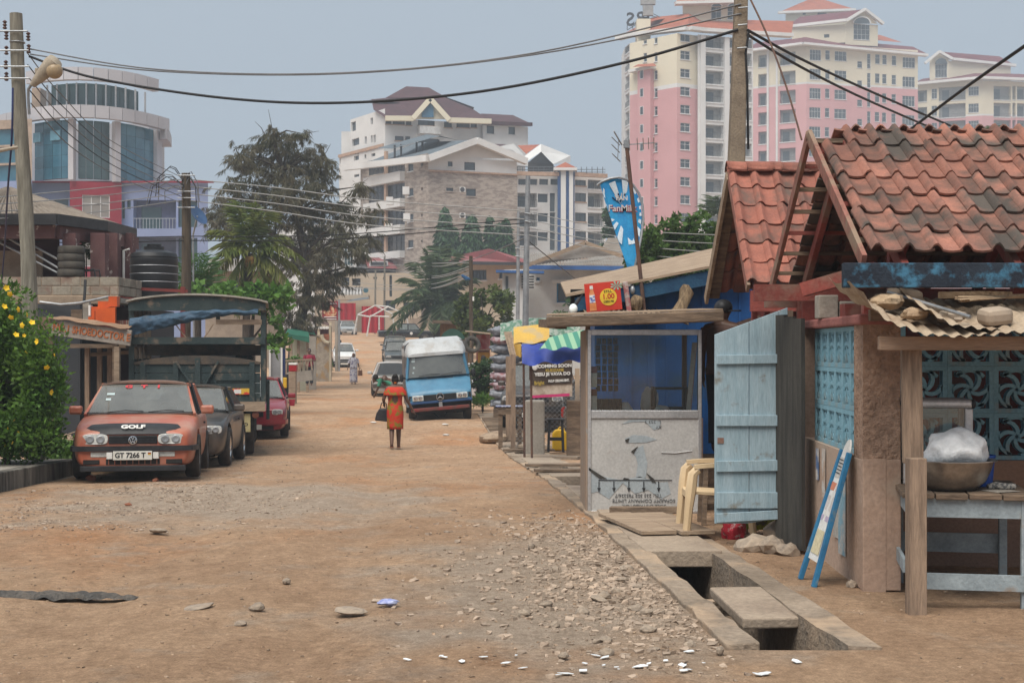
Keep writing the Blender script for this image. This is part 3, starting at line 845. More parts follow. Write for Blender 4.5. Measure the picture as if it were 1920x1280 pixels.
for v0,v1,c,u0,u1 in((.70,.76,(.60,.22,.13),.1,.7),(.47,.51,(.50,.42,.54),.1,.8),(.22,.40,(.66,.58,.38),.12,.75),(.55,.66,(.62,.58,.55),.15,.7),(.8,.95,(.56,.54,.5),.15,.8)):
 mb=MB();mb.grid(lambda u,v:bq(u0+(u1-u0)*u,v0+(v1-v0)*v)+off,1,1);mb.build('printed_band',mat('print %.2f'%v0,c,tuple(q*.85 for q in c),r=.6,sc=12,bump=0),pb)
for k in range(5):
 v=.83+.025*k;mb=MB();mb.grid(lambda u,w:bq(.2+(.5+.1*(k%2))*u,v+.007*w)+off*2,1,1);mb.build('text_line',m_black,pb)
for k,(y,z0,z1,c)in enumerate(((10.62,.15,.82,(.25,.42,.50)),(10.9,.25,.60,(.40,.38,.34)),(11.75,.62,.88,(.10,.16,.30)),(11.45,.5,.9,(.42,.30,.22)))):
 w=(.22,.16,.1,.12)[k];p=A+d_*((12.7-y)/(12.7-10.03)*L0);mb=MB()
 mb.grid(lambda u,v:(p.x-.008+.004*math.sin(u*5),p.y+w*u,z0+(z1-z0)*v),3,1)
 o=mb.build('wall_poster',mat('poster %d'%k,c,(.55,.52,.48),r=.7,sc=9,lo=.42,hi=.58,bump=.1));tag(o,('torn blue poster pasted low on the wall behind the leaning board','faded grey paper strip pasted left of the blue poster','small dark blue sticker on the pink wall','brown torn paper remains beside the blue sticker')[k],'poster')

# blue plank door standing open
m_door=mat('pale blue door paint',(.33,.43,.48),(.26,.36,.41),r=.75,sc=3,st=(5,5,.6),bump=.25,bsc=20,dirt=(.20,.20,.18),dsc=6,dlo=.61,dhi=.72)
door=thing('plank_door','pale blue ledged plank door standing open beside the kiosk','door',(2.1,12.43,0))
DY=12.43
for k,(x0,x1)in enumerate(((1.772,2.07),(2.075,2.325),(2.33,2.41))):
 mb=MB();zt=lambda x:1.83+(x-1.772)*.37;zb=lambda x:.19+.04*math.sin(x*9)
 mb.prism([(x0,zb(x0)),(x1,zb(x1)),(x1,zt(x1)),(x0,zt(x0))],DY+.003*k,DY+.03,'y');mb.build('plank',m_door,door,bev=.003)
for z,h,tl in((1.61,.08,.01),(1.08,.095,.0),(.68,.095,.01),(.385,.14,.0),(.23,.08,.035)):
 MB().beam((1.785,DY-.014,z),(2.405,DY-.014,z+tl),.026,h).build('ledge',m_door,door,bev=.004)
MB().box(1.795,1.85,DY-.006,DY-.001,.88,.93).build('latch_plate',m_redp,door)
MB().box(2.355,2.395,DY-.012,DY-.001,.87,.92).build('hasp',m_steel,door)
MB().box(2.37,2.39,DY-.02,DY-.001,1.38,1.47).build('bolt',m_steel,door)
jamb=thing('door_leaf','dark weathered door leaf seen edge on beside the blue plank door','door',(2.45,12.2,0))
m_leaf=mat('dark leaf wood',(.075,.07,.06),(.045,.042,.038),r=.9,sc=3,st=(5,5,.5),bump=.4)
for k in range(3):
 MB().beam((2.345+.035*k,12.36-.19*k,.02),(2.34+.035*k,12.36-.19*k,2.0-.02*k),.185,.035,(.97,.25,0)).build('plank',m_leaf,jamb)
MB().box(2.47,2.52,12.75,12.82,-.05,2.05).build('frame_post',m_woodv,jamb)
# bags under the door
mb=MB();blob_mesh(mb,(X(1376,12.9),12.9,.07),(.11,.09,.12),.45,4,6,18,12);tag(mb.build('plastic_bag',mat('red printed plastic',(.50,.03,.05),(.55,.38,.36),r=.4,sc=22,lo=.56,hi=.62,bump=.4,bsc=20),smooth=True),'red printed plastic bag on the ground under the door','bag')
mb=MB();blob_mesh(mb,(X(1422,13.3),13.3,.12),(.17,.1,.10),.4,4,8,18,12);tag(mb.build('plastic_bag',mat('green yellow plastic',(.30,.40,.03),(.10,.10,.05),r=.4,sc=14,lo=.5,hi=.56,bump=.4),smooth=True),'yellow green printed bag behind the stones under the door','bag')
# ------------------------------------------------------------------ glass kiosk
kx0,kx1,ky=.80,2.0,15.0;kz=gz(0,15)
KD=1.25
kio=thing('glass_kiosk','grey vending kiosk with glass window, aluminium frame and torn upside-down lettering','kiosk',(1.4,ky,kz))
m_panel=mat('grey laminate',(.47,.46,.44),(.40,.39,.375),r=.55,sc=1.6,bump=.06,dirt=(.30,.255,.205),dsc=2.2,dlo=.58,dhi=.75)
m_peel=mat('peeled laminate',(.36,.40,.42),(.30,.34,.36),r=.6,sc=4,bump=.1)
m_ktim=mat('faded painted board',(.34,.25,.185),(.26,.21,.17),r=.85,sc=2.5,st=(4,4,.5),bump=.3,dirt=(.22,.28,.30),dsc=4,dlo=.58,dhi=.7)
KB=Z(962,15);KM0,KM1,KT=Z(784,15),Z(769,15),Z(628,15);KTT=Z(618,15)
pan=MB().box(kx0+.03,kx1-.03,ky+.006,ky+.03,KB+.03,KM0-.002).build('front_panel',m_panel,kio)
def kq(px,py,o=0):v=at(px,py,ky);return(v.x,v.z)
# torn patches
for k,pl in enumerate((
 [(1104,880),(1130,893),(1165,900),(1200,893),(1235,905),(1252,903),(1258,925),(1240,935),(1215,918),(1190,925),(1168,905),(1142,935),(1120,921),(1106,925)],
 [(1172,822),(1188,815),(1213,817),(1232,824),(1212,829),(1190,830),(1174,829)],
 [(1184,846),(1206,834),(1209,848),(1214,868),(1211,895),(1192,895),(1196,870),(1192,855)],
 [(1165,795),(1180,787),(1215,786),(1240,790),(1236,803),(1226,806),(1210,790),(1185,791)])):
 MB().prism([kq(*p)for p in pl],ky+.0015,ky+.0045,'y').build('torn_patch',m_peel,pan)
for k,pl in enumerate(([(1104,876),(1126,890),(1138,897),(1124,897),(1104,881)],[(1212,886),(1226,897),(1230,905),(1222,903)],[(1170,895),(1180,897),(1176,899),(1168,898)],[(1183,846),(1196,836),(1188,850)],[(1172,824),(1180,821),(1178,829),(1173,828)])):
 MB().prism([kq(*p)for p in pl],ky-.006,ky+.0012,'y').build('curled_edge',m_leaf,pan)
for i in range(5):
 v=kq(1123+28*i,0)[0];mb=MB();mb.box(v-.005,v+.005,ky-.0055,ky-.001,kq(0,921)[1],kq(0,902)[1]);mb.prism([(v-.018,kq(0,914)[1]),(v,kq(0,922)[1]),(v+.018,kq(0,914)[1])],ky-.006,ky-.0008,'y');mb.build('printed_arrow',m_black,pan)
MB().box(kq(1122,0)[0],kq(1260,0)[0],ky-.004,ky-.0015,kq(0,900.5)[1],kq(0,899)[1]).build('printed_line',m_black,pan)
m_ink=mat('faded ink',(.07,.07,.075),(.14,.14,.14),r=.7,sc=30,bump=0)
for txt,px,py,s in(('SOLE DISTRIBUTOR:',1207,948,.05),('SCFAAMY COMPANY LIMITE',1207,938,.05),('TEL: 233 302 785226/7',1197,928.5,.05),('L: 233 3',1224,790,.05),('XY',1235,800,.045)):
 letter('lettering',txt,s,m_ink,facing(Vector((kq(px,py)[0],ky+.001,kq(px,py)[1])),0,math.pi),pan,.0,1.05,.002)
m_creased=mat('crease',(.52,.51,.50),r=.5,bump=0)
MB().tube([(kq(1240,848)[0],ky+.002,kq(0,848)[1]),(kq(1265,850)[0],ky-.001,kq(0,849)[1]),(kq(1298,845)[0],ky+.002,kq(0,845)[1])],.006,6).build('crease',m_creased,pan,smooth=True)
# aluminium frame
for x in(kx0,kx1-.035):
 MB().box(x,x+.035,ky-.006,ky+.04,KB,KTT).build('frame_post',m_alu,kio,bev=.004)
for z0,z1 in((KM0,KM1),(KT,KTT+.002),(KB,KB+.03)):
 MB().box(kx0+.036,kx1-.036,ky-.01,ky+.04,z0,z1).build('frame_rail',m_alu,kio,bev=.004)
MB().box(kx0+.036,kx1-.036,ky+.014,ky+.018,KM1+.001,KT-.001).build('window_pane',glassmat('kiosk glass',(.88,.91,.90),-.015,.02,(.45,.44,.42),.03),kio)
# side walls, back frame, floor, roof
for k,(ya,yb)in enumerate(((ky+.042,ky+.4),(ky+.405,ky+.8),(ky+.805,ky+KD))):
 MB().box(kx0-.02,kx0+.015,ya,yb,KB,KTT).build('side_board',m_ktim,kio,bev=.004)
 MB().box(kx1-.015,kx1+.02,ya,yb,KB,KM0).build('side_board',m_ktim,kio,bev=.004)
MB().box(kx0-.022,kx0+.028,ky+.05,ky+.11,KB,KTT+.06).build('corner_post',m_woodv,kio)
for x in(kx0+.03,kx1-.06):
 MB().box(x,x+.05,ky+KD-.05,ky+KD,KB,KTT).build('back_post',m_woodv,kio)
MB().box(kx1-.035,kx1+.01,ky+.05,ky+.10,KM0,KTT).build('side_post',m_bpaint,kio)
MB().box(kx0+.08,kx1-.08,ky+KD-.03,ky+KD-.005,KB,KM0-.02).build('back_panel',m_wood,kio)
MB().box(kx0+.03,kx1-.03,ky+.05,ky+KD-.06,KM0-.06,KM0-.02).build('counter',m_wood,kio)
MB().box(kx0,kx1,ky+.05,ky+KD-.01,KB-.02,KB+.02).build('floor',m_wood,kio)
MB().beam((.36,ky-.12,1.985),(2.21,ky-.12,2.05),.14,.115).build('roof_beam',m_wood,kio,bev=.015)
mb=MB();mb.add([(.36,ky-.1,2.05),(2.21,ky-.1,2.113),(2.2,ky+KD+.2,2.16),(.42,ky+KD+.2,2.10),(.36,ky-.1,2.065),(2.21,ky-.1,2.128),(2.2,ky+KD+.2,2.175),(.42,ky+KD+.2,2.115)],[(0,3,2,1),(4,5,6,7),(0,1,5,4),(1,2,6,5),(2,3,7,6),(3,0,4,7)]);mb.build('roof_board',m_woodl,kio)
MB().beam((.52,ky+.02,1.96),(.36,ky+1.2,2.0),.12,.09).build('side_beam',m_wood,kio)
MB().box(kx0-.03,kx1+.1,ky-.04,ky+KD,KB-.11,KB-.022).build('base_sill',m_wood,kio)
# kiosk contents
def kthing(mb,name,m,label,cat,**k):return tag(mb.build(name,m,**k),label,cat)
m_tray=mat('egg tray pulp',(.26,.19,.12),(.17,.12,.075),r=.95,sc=9,bump=.4)
tr_=thing('egg_tray_stack','stack of brown pulp egg trays behind the kiosk glass','egg trays',(.98,ky+.2,KM0-.02))
for k in range(9):
 mb=MB();z=KM0-.019+k*.024
 mb.grid(lambda u,v:(X(1114,15.2)+.29*u,ky+.08+.28*v,z+.014+.012*math.cos(u*6.283*6)*math.cos(v*6.283*6)),24,24);mb.build('egg_tray',m_tray,tr_)
blob=MB();blob_mesh(blob,(X(1172,15.3),15.25,KM0+.075),(.075,.07,.085),.3,4,3);kthing(blob,'plastic_bag',m_film,'round white bag beside the egg trays in the kiosk','bag',smooth=True)
blob=MB();blob_mesh(blob,(X(1217,15.9),15.85,KM0+.14),(.10,.09,.16),.35,4,5);kthing(blob,'plastic_bag',m_film,'tall white bag left of the black rack in the kiosk','bag',smooth=True)
blob=MB();blob_mesh(blob,(X(1240,15.4),15.4,KM0+.055),(.085,.07,.07),.35,4,9);kthing(blob,'plastic_bag',m_film,'small clear bag lying before the black rack in the kiosk','bag',smooth=True)
rk=thing('black_rack','small black two-shelf rack standing in the kiosk window','rack',(1.66,15.6,KM0))
x0,x1=X(1226,15.5),X(1286,15.5)
for x in(x0,x1):
 for y in(15.42,15.68):MB().box(x-.015,x+.015,y-.015,y+.015,KM0-.02,Z(725,15.5)).build('post',m_black,rk)
for z in(Z(728,15.5),Z(765,15.5)):
 MB().box(x0-.015,x1+.015,15.40,15.70,z-.012,z+.012).build('shelf',m_black,rk)
mb=MB();mb.beam((X(1290,15.3),15.3,KM0-.01),(X(1307,15.3),15.5,KT-.08),.05,.025);kthing(mb,'white_batten',m_white,'pale white batten leaning inside the right side of the kiosk','batten')
m_sach=mat('sachet strips',(.16,.09,.06),(.05,.045,.04),r=.5,sc=25,lo=.45,hi=.55,bump=.3,isl=.4)
for k in range(4):
 mb=MB();x=X(1122+11*k,15.9)
 for j in range(8):
  z=KT-.06-j*.075;mb.cbox((x+random.uniform(-.006,.006),15.9+.02*(k%2),z),(.05,.012,.066),random.uniform(-.3,.3))
 o=mb.build('sachet_strip',m_sach);tag(o,'hanging strip of small product sachets inside the kiosk','sachets','sachet strips in the kiosk');o['kind']='stuff'
mb=MB()
for k,(z0,z1,c)in enumerate(((1.06,1.28,0),(1.30,1.52,0))):
 o=MB().box(kx0+.04,kx0+.10,ky+.06,ky+.12,z0,z1-.07).build('milk_carton',m_white);mbc=MB();mbc.box(kx0+.039,kx0+.101,ky+.059,ky+.121,z1-.069,z1);mbc.build('red_cap_band',m_redp,o);tag(o,('lower','upper')[k]+' white carton with red band at the kiosk window edge','carton')

# ------------------------------------------------------------------ blue sheet metal shed behind the kiosk
m_bshed=mat('deep blue sheet metal',(.02,.115,.35),(.015,.085,.27),r=.5,sc=1.5,bump=.1,dirt=(.03,.09,.2),dsc=3)
shed=thing('blue_shed','deep blue metal shed with sloping plank roof edge behind the kiosk','shed',(1.7,17.2,gz(0,17)))
SY=17.2;g0=gz(0,17)-.05
def top(x):return Z(562,SY)+(x-.95)/(X(1390,SY)-.95)*(Z(508,SY)-Z(562,SY))
x=1.0
while x<3.2:
 mb=MB();x2=min(x+.22,3.2)
 mb.prism([(x,g0),(x2-.008,g0),(x2-.008,top(x2)-.05),(x,top(x)-.05)],SY,SY+.03,'y');mb.build('wall_sheet',m_bshed,shed)
 MB().box(x2-.02,x2+.006,SY-.022,SY,g0,top(x2)-.06).build('wall_rib',m_bshed,shed);x=x2
MB().box(1.0,1.03,SY+.031,SY+2.2,g0,top(1)-.05).build('side_wall',m_bshed,shed);MB().box(3.2,3.23,SY,SY+2.2,g0,top(3.2)).build('side_wall',m_bshed,shed)
pA=Vector((.66,SY-.25,top(.66)+.06));pB=Vector((2.85,SY-.25,top(2.85)+.06))
MB().beam(pA+Vector((.1,0,-.07)),pB+Vector((0,0,-.07)),.05,.17).build('fascia',mat('navy fascia',(.012,.05,.11),(.02,.08,.15),r=.7,sc=4,bump=.3),shed,bev=.006)
mb=MB();mb.add([pA+Vector((-.02,-.06,.02)),pB+Vector((0,-.06,.04)),pB+Vector((0,2.4,.35)),pA+Vector((0,2.4,.28)),pA+Vector((-.02,-.06,.05)),pB+Vector((0,-.06,.07)),pB+Vector((0,2.4,.38)),pA+Vector((0,2.4,.31))],[(0,3,2,1),(4,5,6,7),(0,1,5,4),(1,2,6,5),(2,3,7,6),(3,0,4,7)]);mb.build('roof_board',m_woodl,shed)
MB().box(.70,.98,SY-.2,SY-.15,2.14,2.42).build('recess_shade_panel',m_dark,shed)  # dark upright panel stands in for the shade of the recess behind the sign
sheet(.85,1.75,SY-.5,2.13,SY-.03,2.20,.012,.06,seed=4).build('lower_canopy_sheet',m_rust,shed,smooth=True)
# dry sack hanging on the shed
mb=MB();mb.tube([at(1290,545,16.8),at(1285,560,16.75),at(1278,580,16.72),at(1270,597,16.7)],[.10,.075,.07,.13],12)
n0=0
for i in range(len(mb.v)):
 v=Vector(mb.v[i]);mb.v[i]=tuple(v+Vector((noise.noise(v*9),0,noise.noise(v*11+Vector((5,0,0)))))*.05)
tag(mb.build('old_sack',mat('dry fibre',(.28,.20,.12),(.13,.09,.055),r=.95,sc=8,st=(6,6,1),bump=.6),smooth=True),'frayed brown sack hanging on the blue shed wall','sack')
mb=MB();blob_mesh(mb,at(1193,567,16.85),(.075,.07,.09),.5,4,2);tag(mb.build('rag_bundle',MATS['dry fibre'],smooth=True),'small brown rag bundle under the shed eave','rag')
tag(MB().beam(at(1172,528,16.8),at(1180,586,16.8),.06,.03,(0,1,0)).build('worn_board',mat('pink worn paint',(.34,.12,.12),(.42,.36,.33),r=.8,sc=14,lo=.45,hi=.55,bump=.2),bev=.01),'short worn pink board fixed to the shed eave','board')
mb=MB();mb.ell(at(1186,544,16.85),(.03,.03,.05));mb.tube([at(1186,544,16.85),at(1186,535,16.95)],.02,8);tag(mb.build('lamp_socket',m_steel,smooth=True),'empty metal lamp socket under the shed eave','lamp socket')

# red advertising sign
SGN=thing('price_sign','red advertising panel with bottle and yellow price disc over the kiosk','sign',at(1131,590,16.7))
roll=R(5.5);c=at(1131,556,16.7);W2,H2=.42,.335
Ms=facing(c,0,roll)
m_red=mat('sign red',(.55,.045,.025),(.48,.035,.02),r=.5,sc=3,bump=0,fine=.08)
def sprism(pl,z0,z1,m,name,par=None):
 mb=MB();mb.m=Ms;mb.prism(pl,z0,z1,'z');return mb.build(name,m,par or SGN)
pn=sprism([(-W2/2,-H2/2),(W2/2,-H2/2),(W2/2,H2/2),(-W2/2,H2/2)],-.02,0,m_red,'panel')
disc=lambda x,y,r,n=28:[(x+r*math.cos(2*math.pi*k/n),y+r*math.sin(2*math.pi*k/n))for k in range(n)]
sprism(disc(.06,-.01,.10),.001,.004,mat('sign yellow',(.75,.50,.04),r=.5,bump=0,fine=.05),'price_disc',pn)
m_signred=mat('price red',(.5,.02,.02),r=.5,bump=0)
letter('price','1.00',.085,m_signred,Ms@Matrix.Translation((.06,-.005,.005)),pn,.002,1.0,.001)
letter('caption','STILL',.042,m_black,Ms@Matrix.Translation((.06,.055,.005)),pn,.001,1.0,.001)
letter('caption','CEDI PE!',.033,m_black,Ms@Matrix.Translation((.06,-.065,.005)),pn,.001,1.0,.001)
bot=[(-.17,-.155),(-.09,-.155),(-.092,-.06),(-.10,-.02),(-.092,.02),(-.105,.06),(-.113,.10),(-.113,.135),(-.147,.135),(-.147,.10),(-.155,.06),(-.168,.02),(-.16,-.02),(-.168,-.06)]
bo=sprism(bot,.001,.004,mat('bottle orange print',(.62,.20,.06),(.72,.35,.18),r=.4,sc=8,bump=0),'bottle',pn)
sprism([(-.163,-.06),(-.097,-.06),(-.10,.03),(-.16,.03)],.0045,.006,mat('bottle label print',(.10,.14,.40),(.75,.74,.72),r=.4,sc=26,lo=.45,hi=.55,bump=0),'bottle_label',pn)
sprism([(-.15,.10),(-.11,.10),(-.112,.14),(-.148,.14)],.0045,.006,m_white,'bottle_cap',pn)
for a in range(8):
 th=a*math.pi/4+.3;sprism([(.165,.115),(.165+.06*math.cos(th-.2),.115+.045*math.sin(th-.2)),(.165+.075*math.cos(th),.115+.055*math.sin(th)),(.165+.06*math.cos(th+.2),.115+.045*math.sin(th+.2))],.001,.003,mat('sign leaf',(.30,.48,.38),r=.5,bump=0),'leaf',pn)
bl=thing('light_bulb','white spiral light bulb hanging left of the red price sign','light bulb',at(1076,575,16.5))
mb=MB();c=at(1075,579,16.5);mb.ell(c,(.05,.05,.06),14,10);mb.build('bulb',mat('bulb glass',(.82,.88,.87),r=.25,bump=0,fine=.02),bl,smooth=True)
MB().tube([at(1078,572,16.5),at(1086,560,16.6)],.022,8).build('socket',m_black,bl)
MB().tube([at(1086,560,16.6),at(1092,552,16.8)],.006,6).build('cord',m_cable,bl)

# feather flag with lettering
fl=thing('feather_flag','tall blue and white teardrop advertising flag behind the shed','flag',at(1190,520,19.6))
FD=19.6
outl=[(1125,345),(1132,341),(1145,337),(1158,335.5),(1170,337),(1180,342),(1190,352),(1198,367),(1203,385),(1204,405),(1202,430),(1198,455),(1194,480),(1189,500),(1184,511),(1180,516),(1172,490),(1160,455),(1148,420),(1136,382)]
oc=(1172,398)
m_fb=mat('flag blue',(.02,.22,.50),(.03,.30,.58),r=.6,sc=4,bump=.1);m_fw=mat('flag white',(.62,.70,.76),(.52,.62,.70),r=.6,sc=4,bump=.1)
def fpt(px,py,o=0):v=at(px,py,FD);return(v.x,FD-o+.05*math.sin((py-335)*.03)+.03*math.sin(px*.07),v.z)
def inter(a):
 # ray from oc at angle a to outline
 dx,dy=math.cos(a),math.sin(a);best=None
 for i in range(len(outl)):
  (x1,y1),(x2,y2)=outl[i],outl[(i+1)%len(outl)]
  ex,ey=x2-x1,y2-y1;den=dx*ey-dy*ex
  if abs(den)<1e-9:continue
  t=((x1-oc[0])*ey-(y1-oc[1])*ex)/den;s=((x1-oc[0])*dy-(y1-oc[1])*dx)/den
  if t>0 and-.001<=s<=1.001:best=t if best is None else min(best,t)
 return best
ns=30
cl=MB();pts=[fpt(*p)for p in outl]
cl.add(pts,[tuple(range(len(pts)))]);cloth=cl.build('cloth',m_fb,fl)
for k in range(ns):
 if k%2:continue
 a0,a1=2*math.pi*k/ns,2*math.pi*(k+1)/ns
 for qs in[(a0,(a0+a1)/2),((a0+a1)/2,a1)]:
  r0,r1=inter(qs[0]),inter(qs[1])
  if r0 is None or r1 is None:continue
  r0=min(r0,62)-.8;r1=min(r1,62)-.8
  mb=MB();mb.add([fpt(oc[0]+2*math.cos(qs[0]),oc[1]+2*math.sin(qs[0]),.012),fpt(oc[0]+r0*math.cos(qs[0]),oc[1]+r0*math.sin(qs[0]),.012),fpt(oc[0]+r1*math.cos(qs[1]),oc[1]+r1*math.sin(qs[1]),.012)],[(0,1,2)])
  mb.build('ray',m_fw,cloth)
m_fn=mat('flag navy',(.015,.02,.07),r=.6,bump=0);m_ft=mat('flag lettering',(.62,.60,.60),r=.6,bump=0)
for k in range(7):
 a=math.pi*(1.22+.56*k/6);mb=MB();P_=lambda r,a:fpt(1166+r*math.cos(a),385+r*math.sin(a),.03)
 mb.add([P_(3,a-.04),P_(22,a-.09),P_(24,a),P_(22,a+.05),P_(3,a+.04)],[(0,1,2,3,4)]);mb.build('fan_blade',m_fn if k%2==0 else m_ft,cloth)
def flet(t,px,py,size,m,bold=0,sx=1.,o=.055):v=fpt(px,py,o);letter('lettering',t,size,m,facing(Vector(v),0,R(0)),cloth,bold,sx,.002)
flet('FAN',1166,372,.085,m_ft,.003)
flet('FanMilk',1167,391.5,.125,m_signred,.006,1.0,.05);flet('FanMilk',1166.5,391,.125,m_ft,.001,1.0,.06)
MB().tube([fpt(1120,347),fpt(1128,341),fpt(1145,335),fpt(1160,333),fpt(1175,336),fpt(1188,346),fpt(1199,362),fpt(1206,385),fpt(1207,410),fpt(1203,440),fpt(1197,470),fpt(1190,500),fpt(1183,525),(fpt(1180,540)[0],FD,gz(0,FD))],.017,8).build('pole',m_steel,fl,smooth=True)

# television aerial on a leaning rusty pole
an=thing('tv_aerial','television aerial on a thin leaning rusty pole fixed to the blue shed','aerial',at(1208,580,16.9))
m_rpole=mat('rusty pole',(.09,.055,.045),(.14,.075,.05),r=.85,sc=8,bump=.3)
a0,a1=at(1208,583,16.9),at(1175,273,17.0)
MB().tube([a0,a1],.024,8).build('pole',m_rpole,an)
MB().box(a1.x-.035,a1.x+.035,a1.y-.03,a1.y+.03,a1.z-.03,a1.z+.06).build('bracket',m_steel,an)
b0_,b1_=at(1168,272,17),at(1227,268,17)
MB().beam(b0_,b1_,.012,.012).build('boom',m_steel,an)
for px in(1180,1195,1206,1216,1226):
 p=b0_.lerp(b1_,(px-1168)/59);MB().tube([p+Vector((-.02,-.18,.045)),p+Vector((.02,.18,-.045))],.005,5).build('element',m_steel,an)
q0,q1=at(1166,272,17),at(1151,246,16.8);MB().beam(q0,q1,.012,.012).build('boom',m_steel,an)
for k,(px,py)in enumerate(((1152,265),(1152,279),(1153,296))):
 p=at(px,py,17.0);MB().tube([p+Vector((-.04,-.08,.04)),p+Vector((.07,.08,-.035))],.006,5).build('element',m_steel,an)
MB().tube([at(1160,262,16.95),at(1158,300,16.95)],.005,5).build('element',m_steel,an)

# stool, plastic chair
def stool(name,label,c,w,h,m,rz=0):
 s=thing(name,label,'stool',c,rz,world=False)
 MB().box(-w/2,w/2,-w/2,w/2,h-.035,h).build('seat',m,s,bev=.005)
 for i in(-1,1):
  for j in(-1,1):MB().beam((i*w*.42,j*w*.42,0),(i*w*.36,j*w*.36,h-.036),.045,.045).build('leg',m,s)
 for i in(-1,1):
  MB().box(-w*.36,w*.36,i*w*.395-.012,i*w*.395+.012,h*.35,h*.35+.05).build('stretcher',m,s)
 return s
stool('wooden_stool','rough brown wooden stool behind the plastic chair',(2.04,14.1,gz(0,14)),.38,.62,m_wood)
ch=thing('plastic_chair','cream plastic armchair half hidden behind the blue door','chair',(1.86,13.05,gz(0,13)),R(-90),world=False)
m_cream=mat('cream plastic',(.62,.47,.29),(.55,.41,.25),r=.4,sc=3,bump=.02,fine=.06)
# local: chair faces -Y
def strap(mb,pts,w,t,up):
 for a,b in zip(pts[:-1],pts[1:]):mb.beam(a,b,w,t,up)
for sx in(-1,1):
 MB().tube([(sx*.27,-.30,0),(sx*.265,-.27,.3),(sx*.27,-.25,.47),(sx*.275,-.235,.60),(sx*.275,-.19,.645)],[.034,.04,.05,.046,.04],8).build('leg',m_cream,ch,smooth=True)
 MB().tube([(sx*.25,.32,0),(sx*.24,.27,.42)],[.03,.042],8).build('leg',m_cream,ch,smooth=True)
 mb=MB();mb.grid(lambda u,v:(sx*.275+.085*(v-.5),-.225+.48*u,.648+.015*math.sin(3.14*u)),8,1,(0,0,.035));mb.build('armrest',m_cream,ch)
mb=MB();mb.grid(lambda u,v:(-.25+.5*u,-.27+.52*v,.43-.03*v+.012*math.cos(6.28*u)),8,6,(0,0,-.02));mb.box(-.25,.25,-.275,-.255,.37,.43);mb.build('seat',m_cream,ch)
for i in range(5):
 x=-.19+i*.095;mb=MB();mb.grid(lambda u,v:(x+.07*(u-.5),.25+.12*v+.02*math.sin(3.14*v),.44+.40*v),1,5,(0,.014,0));mb.build('back_slat',m_cream,ch)
MB().tube([(-.265,.26,.55),(-.25,.36,.80),(-.15,.385,.86),(0,.39,.875),(.15,.385,.86),(.25,.36,.80),(.265,.26,.55)],.022,8).build('back_rim',m_cream,ch,smooth=True)

# ------------------------------------------------------------------ yard between kiosk and van
GY=gz(0,28)
# yellow cloth, green striped awning, blue tarpaulin on thin rusty poles
shel=thing('awning_shelter','patched yard shelter of yellow, green striped and blue sheets on thin poles','awning',at(1000,810,27))
for k,px in enumerate((983.5,997)):
 p=at(px,(812,818)[k],27);MB().tube([(p.x,27-.3*k,gz(0,27)-.05),(p.x-.02,27-.3*k,Z(655,27))],.022,7).build('pole',m_rpole,shel)
mb=MB()
def dr(u,v,a,b,c,d,amp,f,seed):
 p=Vector(a).lerp(Vector(b),u).lerp(Vector(d).lerp(Vector(c),u),v)
 return p+Vector((0,amp*math.sin(f*u+seed)*v,amp*.4*math.sin(f*u+seed)*v))
mb.grid(lambda u,v:dr(u,v,at(963,613,27.3),at(1030,606,27.3),at(1030,640,26.8),at(963,645,26.8),.06,9,0),14,6);
mb.grid(lambda u,v:dr(u,v,at(963,645,26.8),at(977,644,26.8),at(978,668,26.8),at(968,668,26.8),.05,5,1),4,4);mb.build('yellow_sheet',mat('yellow tarpaulin',(.58,.36,.07),(.50,.31,.07),r=.6,sc=2,bump=.15,dirt=(.40,.30,.15),dsc=3),shel,smooth=True,ang=180)
m_gs=bpy.data.materials.new('green striped sheet');m_gs.use_nodes=True
def stripes(m,c1,c2,sc,dirn=(1,0,0),r=.6):
 t=m.node_tree;N=t.nodes;L=t.links;p=N['Principled BSDF'];p.inputs['Roughness'].default_value=r
 tc=N.new('ShaderNodeTexCoord');vd=N.new('ShaderNodeVectorMath');vd.operation='DOT_PRODUCT';vd.inputs[1].default_value=dirn
 L.new(tc.outputs['Object'],vd.inputs[0])
 ml=N.new('ShaderNodeMath');ml.operation='MULTIPLY';ml.inputs[1].default_value=sc;L.new(vd.outputs['Value'],ml.inputs[0])
 fr=N.new('ShaderNodeMath');fr.operation='FRACT';L.new(ml.outputs[0],fr.inputs[0])
 gt=N.new('ShaderNodeMath');gt.operation='GREATER_THAN';gt.inputs[1].default_value=.5;L.new(fr.outputs[0],gt.inputs[0])
 mxn=N.new('ShaderNodeMix');mxn.data_type='RGBA';mxn.inputs[6].default_value=rgb(c1);mxn.inputs[7].default_value=rgb(c2);L.new(gt.outputs[0],mxn.inputs[0]);L.new(mxn.outputs[2],p.inputs['Base Color'])
stripes(m_gs,(.04,.20,.14),(.22,.38,.24),5.2,(1,0,.3))
mb=MB();mb.grid(lambda u,v:dr(u,v,at(1030,632,26.6),at(1095,618,26.6),at(1095,650,26.2),at(1010,656,26.2),.07,14,0),18,6);mb.build('green_striped_sheet',m_gs,shel,smooth=True,ang=180)
mb=MB();mb.grid(lambda u,v:dr(u,v,at(978,645,26.75),at(1095,640,26.9),at(1095,676,26.4),at(979,684,26.4),.08,16,2),30,8);mb.build('blue_tarpaulin',mat('blue tarpaulin',(.014,.035,.22),(.02,.05,.30),r=.45,sc=3,bump=.2),shel,smooth=True,ang=180)
